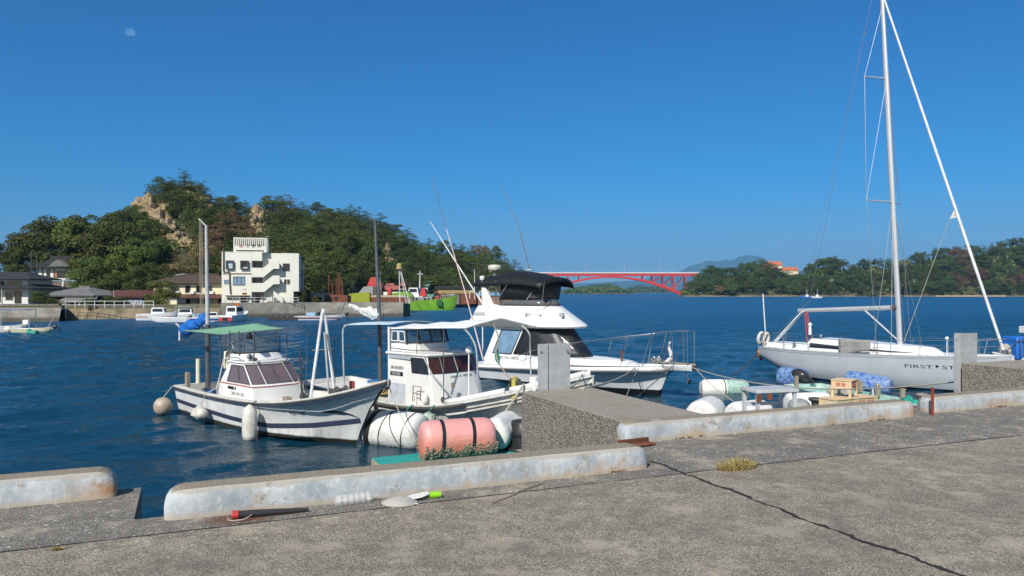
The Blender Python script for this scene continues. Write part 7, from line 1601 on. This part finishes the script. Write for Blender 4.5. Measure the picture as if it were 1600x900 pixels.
def place_hill(px, t, h, kind, lf, wk):
    p = hill_pt(px, t); zn = zone(px); nm = {'pine': 'dark green pine', 'olive': 'olive green tree', 'deep': 'deep green tree', 'bright': 'light green tree', 'russet': 'russet brown tree', 'tan': 'dry tan tree'}[lf]
    tree(kind, lf, (p.x, p.y, p.z-.2), h, wk, f'{nm} on the wooded hill {zn}', f'{nm}s on the hill {zn}', )
sky = [(205, 318), (215, 309), (232, 300), (250, 293), (268, 286), (280, 283), (295, 281), (310, 285), (322, 296), (335, 318), (344, 314), (352, 309), (364, 330), (378, 321), (398, 314), (420, 311), (440, 313), (460, 316), (480, 325), (500, 328), (520, 320), (548, 321), (570, 332), (600, 343), (620, 355), (640, 367), (660, 377), (690, 380), (715, 384), (745, 384), (765, 389), (790, 400), (806, 412), (820, 428)]
px = 205
while px < 822:
    p = hill_pt(px, 1.0); D = p.y; want = ZD(interp(px, sky)+random.uniform(-3, 5), D); h = max(3.0, want-p.z)
    lf = random.choice(['pine', 'pine', 'pine', 'deep', 'olive']); place_hill(px, 1.0-.02*random.random(), h*random.uniform(.74, .94), 'p' if lf == 'pine' or px > 330 else 'b', lf, random.uniform(.9, 1.3) if h > 5 else 1.5)
    px += random.uniform(8, 14)
pl_ = []
tries = 0
while len(pl_) < 265 and tries < 9000:
    tries += 1; px = random.uniform(205, 822); t = random.uniform(.03, .97)
    if px < 270 and t < .30: continue
    p = hill_pt(px, t); sy = HY-(p.z-ZC)*F/p.y
    if 206 < px < 306 and -16 < sy-(322+(px-224)*.95) < 46: continue
    if 384 < px < 424 and 330 < sy < 398: continue
    if 284 < px < 332 and 290 < sy < 346 and random.random() < .75: continue
    if 590 < px < 616 and 392 < sy < 440: continue
    if any(abs(px-a)*1.0 < 11 and abs(sy-b) < 8.5 for a, b in pl_): continue
    pl_.append((px, sy)); brown = noise.noise(Vector((px*.016, sy*.028, 4.4)))
    if 275 < px < 340 and sy > 390: lf = random.choice(['tan', 'tan', 'olive', 'russet'])
    elif brown > .42: lf = random.choice(['russet', 'russet', 'tan', 'olive'])
    elif brown > .27: lf = random.choice(['olive', 'pine', 'tan', 'olive'])
    else: lf = random.choice(['pine', 'pine', 'olive', 'deep', 'olive', 'pine'])
    kind = 'p' if lf == 'pine' or random.random() < .35 else 'b'
    place_hill(px, t, random.uniform(4.2, 6.6)*(p.y/190)**.5, kind, lf, random.uniform(.95, 1.35))
# undergrowth between the trees: one mass nobody could count
C = []; 
for i in range(26000):
    px = random.uniform(200, 830); t = random.random(); p = hill_pt(px, t); sy = HY-(p.z-ZC)*F/p.y
    if noise.noise(p*.12) < -.18: continue
    C.append((p.x+random.uniform(-.4, .4), p.y, p.z+random.uniform(0, 1.5)))
C = np.array(C); me = quads_mesh('undergrowth', C, RNG.normal(size=C.shape)+np.array([-.2, -.5, .8]), RNG.uniform(.14, .34, len(C)), .8, LM['olive'])
o = bpy.data.objects.new('undergrowth', me); link(o); tag(o, 'olive brown scrub covering the hill between the trees', 'scrub', kind='stuff')
def bush(px, pyb, pyt, wpx, D, lf, label):
    zb = ZD(pyb, D); h = ZD(pyt, D)-zb; t = tree('B', lf, (XD(px, D), D, zb-h*.36), h*1.38, wpx*D/F/(h*1.38)*1.15, label, None, 'round_bush', 'bush'); return t
bush(177, 485, 462, 40, 115, 'deep', 'flat dark green bush in front of the maroon shed'); bush(253, 481, 440, 40, 117.5, 'bright', 'big round bush between maroon shed and long house'); bush(470, 478, 454, 22, 125, 'deep', 'dark bush at the right corner of the hotel'); bush(490, 478, 462, 18, 127, 'bright', 'light green bush right of the hotel corner bush')
bush(63, 472, 455, 26, 110, 'deep', 'dark bush on the block retaining wall'); bush(140, 478, 466, 18, 111, 'olive', 'olive bush before the low tiled house'); bush(80, 478, 466, 20, 110, 'deep', 'low dark hedge bush under the grey tiled roof')
house('hill_house', 'pale house with teal roof high on the hill by the radome', 'house', 738, 768, 424, 416, 408, 272, 8, creamw, M('pale_teal_roof', (.42, .56, .52), .6), 0, .6)
house('hill_house', 'small teal-roofed annexe left of the hill house', 'house', 726, 742, 420, 413, 408, 270, 6, creamw, M('pale_teal_roof', (.42, .60, .60), .6), 0, .4)

# ================================================================ right shore, bridge, islands, mountain
RD = 640.0
rsky = [(1068, 452), (1076, 440), (1085, 431), (1095, 424), (1110, 418), (1130, 415), (1150, 417), (1165, 411), (1178, 406), (1192, 404), (1205, 411), (1222, 424), (1240, 427), (1255, 426), (1262, 412), (1275, 405), (1292, 401), (1312, 403), (1324, 418), (1334, 416), (1345, 403), (1365, 402), (1385, 405), (1402, 408), (1418, 402), (1435, 393), (1452, 390), (1475, 384), (1500, 387), (1530, 384), (1555, 377), (1580, 371), (1620, 368), (1700, 362), (1800, 366)]
def rground(px, t):
    D = RD+t*70; zr = ZD(interp(px, rsky)+15, RD+40); zr = max(.3, zr); z = WZ+.3+(zr-WZ-.3)*min(1, max(0, t)*1.6)**.8 if t < .65 else max(WZ, zr*(1-(t-.65)*1.5))
    return Vector((XD(px, D), D, z))
mb = MB(); rows = [[tuple(rground(px, t)-Vector((0, 0, 4 if t < 0 else 0))) for px in range(1062, 1860, 8)] for t in [-.02, 0, .06, .12, .2, .3, .4, .5, .6, .65, .8, 1.0]]
mb.grid(rows); o = mb.build('hill', hm_, smooth=80); tag(o, 'low wooded headland across the water at right', 'hill', kind='structure')
mb = MB(); rows = []
for px in range(1066, 1860, 6):
    w_ = 1.0+1.2*noise.noise(Vector((px*.02, 0, 0))); p = rground(px, 0); h = .5+.7*abs(noise.noise(Vector((px*.09, 3, 0)))); rows.append([(p.x, RD-5-w_, WZ-.4), (p.x, RD-3, WZ+.5*h), (p.x, RD+.5, WZ+h+.4), (p.x, RD+3, WZ+h+.6)])
mb.grid(rows); o = mb.build('beach', M('rocky_beach', (.36, .28, .18), .95, var=.5, scale=.15, dirt=(.10, .085, .07), dirt_amt=.5), smooth=0); tag(o, 'thin strip of sand and rocks along the far right shore', 'beach', kind='structure')
mb = MB(); mb.grid([[(XD(a, D), D, z) for a in range(1462, 1580, 10)] for D, z in ((RD-11, WZ-.3), (RD-7, WZ+.35), (RD, WZ+1.2))]); o = mb.build('beach', M('pale_sand', (.46, .35, .22), .95, var=.2, scale=.3), smooth=0); tag(o, 'patch of pale sand on the far right shore', 'beach', kind='structure')
random.seed(5)
def rzone(px): return 'by the bridge end' if px < 1130 else 'below the orange-roofed house' if px < 1260 else 'left of the yacht mast' if px < 1395 else 'right of the yacht mast' if px < 1500 else 'at the right edge'
def rtree(px, t, h, kind, lf, wk):
    p = rground(px, t); nm = {'pine': 'dark green pine', 'olive': 'olive green tree', 'deep': 'deep green tree', 'russet': 'russet brown tree', 'tan': 'dry tan tree', 'bright': 'light green tree'}[lf]
    tree(kind, lf, (p.x, p.y, p.z-.3), h, wk, f'{nm} on the far headland {rzone(px)}', f'{nm}s on the headland {rzone(px)}')
px = 1070
while px < 1640:
    p = rground(px, .62); want = ZD(interp(px, rsky)+random.uniform(-1, 3), p.y); h = max(5, want-p.z); lf = random.choice(['deep', 'pine', 'olive', 'deep']) if px < 1330 else random.choice(['pine', 'olive', 'pine', 'deep'])
    rtree(px, .62, h, 'b' if px < 1330 else random.choice('bp'), lf, random.uniform(1.0, 1.4)); px += random.uniform(9, 14)
pts_ = []; tries = 0
while len(pts_) < 150 and tries < 6000:
    tries += 1; px = random.uniform(1070, 1625); t = random.random()**1.3*.6; p = rground(px, t); sy = HY-(p.z-ZC)*F/p.y
    if 1190 < px < 1255 and sy < 428: continue
    if any(abs(px-a) < 9 and abs(sy-b) < 6 for a, b in pts_): continue
    pts_.append((px, sy)); br = noise.noise(Vector((px*.02, sy*.05, 9)))
    lf = random.choice(['russet', 'tan', 'russet']) if (br > .42 or (1488 < px < 1530 and sy > 398 and random.random() < .6)) else random.choice(['deep', 'deep', 'olive', 'pine'] if px < 1330 else ['olive', 'pine', 'pine', 'deep', 'deep'])
    rtree(px, t, random.uniform(9, 13), 'b' if px < 1330 or random.random() < .5 else 'p', lf, random.uniform(1.0, 1.35))
C = []
for i in range(9000):
    px = random.uniform(1066, 1800); t = random.random()*.64; p = rground(px, t); C.append((p.x, p.y+random.uniform(-2, 2), p.z+random.uniform(0, 3.5)))
C = np.array(C); me = quads_mesh('undergrowth', C, RNG.normal(size=C.shape)+np.array([-.2, -.5, .8]), RNG.uniform(.6, 1.3, len(C)), .8, LM['deep']); o = bpy.data.objects.new('undergrowth', me); link(o); tag(o, 'dark scrub covering the far headland between its trees', 'scrub', kind='stuff')
def palm(px, pyt, D, label):
    zb = ZD(455, D); h = ZD(pyt, D)-zb; t = thing('palm_tree', label, 'palm', (XD(px, D), D, zb-3)); mb = MB(); mb.tube([(0, 0, 0), (.3, 0, h*.5), (0, 0, h+1.5)], [.6, .45, .4], 8); mb.build('trunk', bark, t)
    C = []; Nn = []
    for i in range(46):
        a = random.uniform(0, 6.283); e = random.uniform(-.5, 1.3)
        for k in range(9): s_ = k/8*5.0; C.append((s_*math.cos(a)*math.cos(e*.7), s_*math.sin(a)*math.cos(e*.7), h+1.5+s_*math.sin(e)*.8-s_*s_*.09)); Nn.append((math.cos(a)*.3, -.6+math.sin(a)*.3, .8))
    me = quads_mesh('fronds', np.array(C), np.array(Nn)+RNG.normal(size=(len(C), 3))*.3, np.full(len(C), .42), .8, LM['palm']); o = bpy.data.objects.new('crown', me); link(o, t)
palm(1365, 416, 615, 'palm tree with tall trunk on the headland left of the yacht mast'); palm(1414, 406, 618, 'palm tree with tall trunk on the headland right of the yacht mast')
orange = M('orange_roof_tiles', (.50, .16, .07), .8, var=.25)
house('orange_roof_house', 'cream house with orange roof standing above the headland trees', 'house', 1203, 1222, 424, 415, 408, 690, 9, creamw, orange, 0, .5, [(.3, .6, .3, .8, WD)]); house('orange_roof_house', 'long low house with flat orange-red roof right of the taller one', 'house', 1222, 1247, 428, 423, 417, 690, 9, creamw, orange, 0, .5)
house('white_house', 'white building among the trees right of the mast', 'house', 1427, 1434, 446, 437, 435, 652, 5, plaster, MAT['grey'], 0, .3); house('white_house', 'white house with dark red roof behind the beach', 'house', 1484, 1496, 446, 441.5, 439, 650, 5, plaster, maroon, 0, .4); house('white_house', 'small white hut low on the headland', 'house', 1294, 1303, 440, 437, 436, 655, 4, plaster, MAT['grey'], 0, .2)
for px, lb in ((1268, 'small fishing boat with blue-green hull anchored off the headland'), (1284, 'small white boat anchored off the headland')):
    r = thing('distant_boat', lb, 'boat', boat_at(px, 465.6), R(170)); small_hull(r, 7, 2.4, 1.0, MAT['bluetarp'] if px == 1268 else fw); cabin_box(r, 2, 3.8, 1.6, .6, 2.2, MAT['white'], False); mb = MB(); mb.tube([(2.8, 0, 2), (2.8, 0, 5.5)], .09, 5); mb.build('mast', MAT['whitepole'], r)
# ---- red arch bridge
BD = 690.0; br_red = M('bridge_red_paint', (.55, .035, .035), .5, var=.12, scale=.2); deckw = M('bridge_parapet', (.62, .58, .56), .7, var=.15, scale=.3)
bx_ = lambda px: XD(px, BD); bz = lambda py: ZD(py, BD)
br = thing('arch_bridge', 'long red steel arch bridge across the strait', 'bridge', (bx_(958), BD, 0)); ox = br.location.x
def bb(px0, px1, py0, py1, y0, y1, nm, mt): mb = MB(); mb.bx(bx_(px0)-ox, bx_(px1)-ox, y0, y1, bz(py1), bz(py0)); return mb.build(nm, mt, br, smooth=0)
bb(780, 1092, 427.2, 431.0, .3, 8.7, 'deck_girder', br_red); bb(780, 1092, 425.2, 427.15, -.1, 9.1, 'parapet', deckw)
arc = lambda px: interp(px, [(840, 461)])+0 if 0 else 431.6+28*(abs(px-955)/113.0)**1.95
for y in (1.0, 8.0):
    mb = MB(); rr_ = []
    for i in range(41):
        px = 842+226*i/40; e = abs(px-955)/113; hh = .75+.55*e; zc_ = bz(arc(px)+1.0); rr_.append([(bx_(px)-ox, y-.7, zc_-hh), (bx_(px)-ox, y+.7, zc_-hh), (bx_(px)-ox, y+.7, zc_+hh), (bx_(px)-ox, y-.7, zc_+hh)])
    mb.rings(rr_); mb.build('arch_rib', br_red, br, smooth=0)
    for px in (872, 888, 905, 1005, 1020, 1037, 1053, 1072):
        mb = MB(); zt = bz(431.02); zb = bz(arc(min(px, 1068)))+.5; mb.bx(bx_(px)-ox-.45, bx_(px)-ox+.45, y-.4, y+.4, zb, zt-.01); mb.build('spandrel_column', br_red, br, smooth=0)
    for a, b in ((1020, 1037), (1037, 1053), (1053, 1070), (888, 872)):
        mb = MB(); mb.tube([(bx_(a)-ox, y, bz(arc(a))), (bx_(b)-ox, y, bz(431.5))], .35, 5); mb.build('brace', br_red, br)
mb = MB(); mb.prism([(bx_(1064)-ox, bz(463)), (bx_(1080)-ox, bz(463)), (bx_(1079)-ox, bz(456)), (bx_(1072)-ox, bz(454)), (bx_(1065)-ox, bz(459))], 'xz', -1, 10); mb.build('abutment', plaster, br, smooth=0)
mb = MB(); mb.prism([(bx_(846)-ox, bz(463)), (bx_(830)-ox, bz(463)), (bx_(831)-ox, bz(456)), (bx_(838)-ox, bz(454)), (bx_(845)-ox, bz(459))], 'xz', -1, 10); mb.build('abutment', plaster, br, smooth=0)
for px in (860, 916, 976, 1031, 1098): mb = MB(); mb.tube([(bx_(px)-ox, 1, bz(427)), (bx_(px)-ox, 1, bz(409))], .16, 5); mb.build('lamp_post', MAT['greypole'], br)
# ---- islands beyond the bridge
def island(px0, px1, sky_, D, lf, label, sz=2.2, n=5000):
    rows = []; pxs = [px0+(px1-px0)*i/60 for i in range(61)]
    for t in (0, .03, .25, .6, 1.0):
        row = []
        for px in pxs: zt = ZD(interp(px, sky_), D)-3; z = WZ-1 if t == 0 else lerp(WZ+2, zt, (t*1.0)**.7) if t < 1 else WZ; row.append((XD(px, D), D+t*D*.12, z))
        rows.append(row)
    mb = MB(); mb.grid(rows); o = mb.build('hill', hm_, smooth=80); tag(o, label.replace('wood covering', 'ground of'), 'hill', kind='structure')
    C = []
    for i in range(n):
        px = random.uniform(px0, px1); t = random.uniform(.03, .62); zt = ZD(interp(px, sky_), D)-3; z = lerp(WZ+2, zt, t**.7 if t < .6 else 1); C.append((XD(px, D), D+t*D*.12, z+random.uniform(-1, 4)))
    C = np.array(C); me = quads_mesh('forest', C, RNG.normal(size=C.shape)*.8+np.array([-.2, -.4, .8]), RNG.uniform(.5, 1, len(C))*sz, .9, LM[lf]); o = bpy.data.objects.new('forest', me); link(o); tag(o, label, 'forest', kind='stuff')
island(884, 992, [(884, 459), (892, 452), (905, 449), (930, 446), (955, 444), (972, 443), (978, 448), (992, 458)], 1300, 'deep', 'wood covering the nearer island seen under the bridge arch', 2.4, 5200)
island(820, 1075, [(820, 450), (860, 452), (885, 455), (900, 452), (985, 452), (1000, 447), (1020, 445), (1045, 447), (1075, 455)], 2300, 'pine', 'wood covering the farther land seen under the bridge arch', 4.2, 5200)
# ---- blue mountain far away
MDI = 11000.0; msky = [(1035, 428), (1050, 426), (1066, 423), (1078, 415), (1088, 413), (1100, 409), (1108, 406), (1120, 409), (1132, 405), (1145, 407), (1155, 401), (1165, 399), (1172, 398), (1182, 400), (1192, 402), (1200, 409), (1212, 418), (1240, 424), (1330, 430)]
rows = []; pxs = [800+6*i for i in range(110)]
for t in (0, .3, .6, .85, 1, 1.3):
    row = []
    for px in pxs:
        zt = ZD(interp(px, [(800, 448), (1000, 438)]+msky+[(1460, 446)]), MDI); k = t**.9 if t <= 1 else .2; nn = noise.noise(Vector((px*.05, t*5, 2)))*75*(1-t if t < 1 else 0)*t*3
        row.append((XD(px, MDI), MDI+(t-1)*1800, WZ-2+(zt-WZ)*k+nn))
    rows.append(row)
mb = MB(); mb.grid(rows); o = mb.build('mountain', M('far_forested_mountain', (.055, .065, .035), .95, var=.3, scale=.004), smooth=70); tag(o, 'bare blue mountain ridge on the horizon', 'mountain', kind='structure')
# ---- the air: one even volume round everything, the sky outside it
mb = MB(); mb.bx(-8500, 8500, -400, 13200, -7.0, 640); q = N('haze_air'); q.t.nodes.remove(q.b); pv_ = q.n('ShaderNodeVolumePrincipled'); pv_.inputs['Color'].default_value = (.22, .60, 1.0, 1); pv_.inputs['Density'].default_value = HAZE; pv_.inputs['Anisotropy'].default_value = 0.0; q.l(pv_.outputs[0], q.o.inputs['Volume'])
o = mb.build('haze', q.m, smooth=0); tag(o, 'faint blue haze over the far water', 'haze', kind='stuff')
# ---- daytime moon: a gibbous disc, its sunlit part cut to shape and made to glow
mo = P(203, 52.5, 20000.0); mb = MB(); rr_ = 20000/F*8.0; pp = []
for i in range(33): a = math.pi*i/32; pp.append((rr_*math.cos(a), rr_*math.sin(a)))
for i in range(1, 32): a = math.pi+math.pi*i/32; pp.append((rr_*math.cos(a), rr_*.42*math.sin(a)))
mb.prism([(a*math.cos(-.12)-b*math.sin(-.12), a*math.sin(-.12)+b*math.cos(-.12)) for a, b in pp], 'xz', -20, 20)
q = N('moon_glow_face'); n1 = q.noise(.012, None, 3, .6); em = q.n('ShaderNodeEmission'); q.l(q.mix(q.ramp(n1, .4, .6), (.06, .19, .44), (.12, .27, .52)), em.inputs['Color']); q.l(em.outputs[0], q.o.inputs['Surface']); em.inputs['Strength'].default_value = 1.0
o = mb.build('moon', q.m, smooth=0); o.location = mo; tag(o, 'pale gibbous daytime moon high at the left', 'moon')
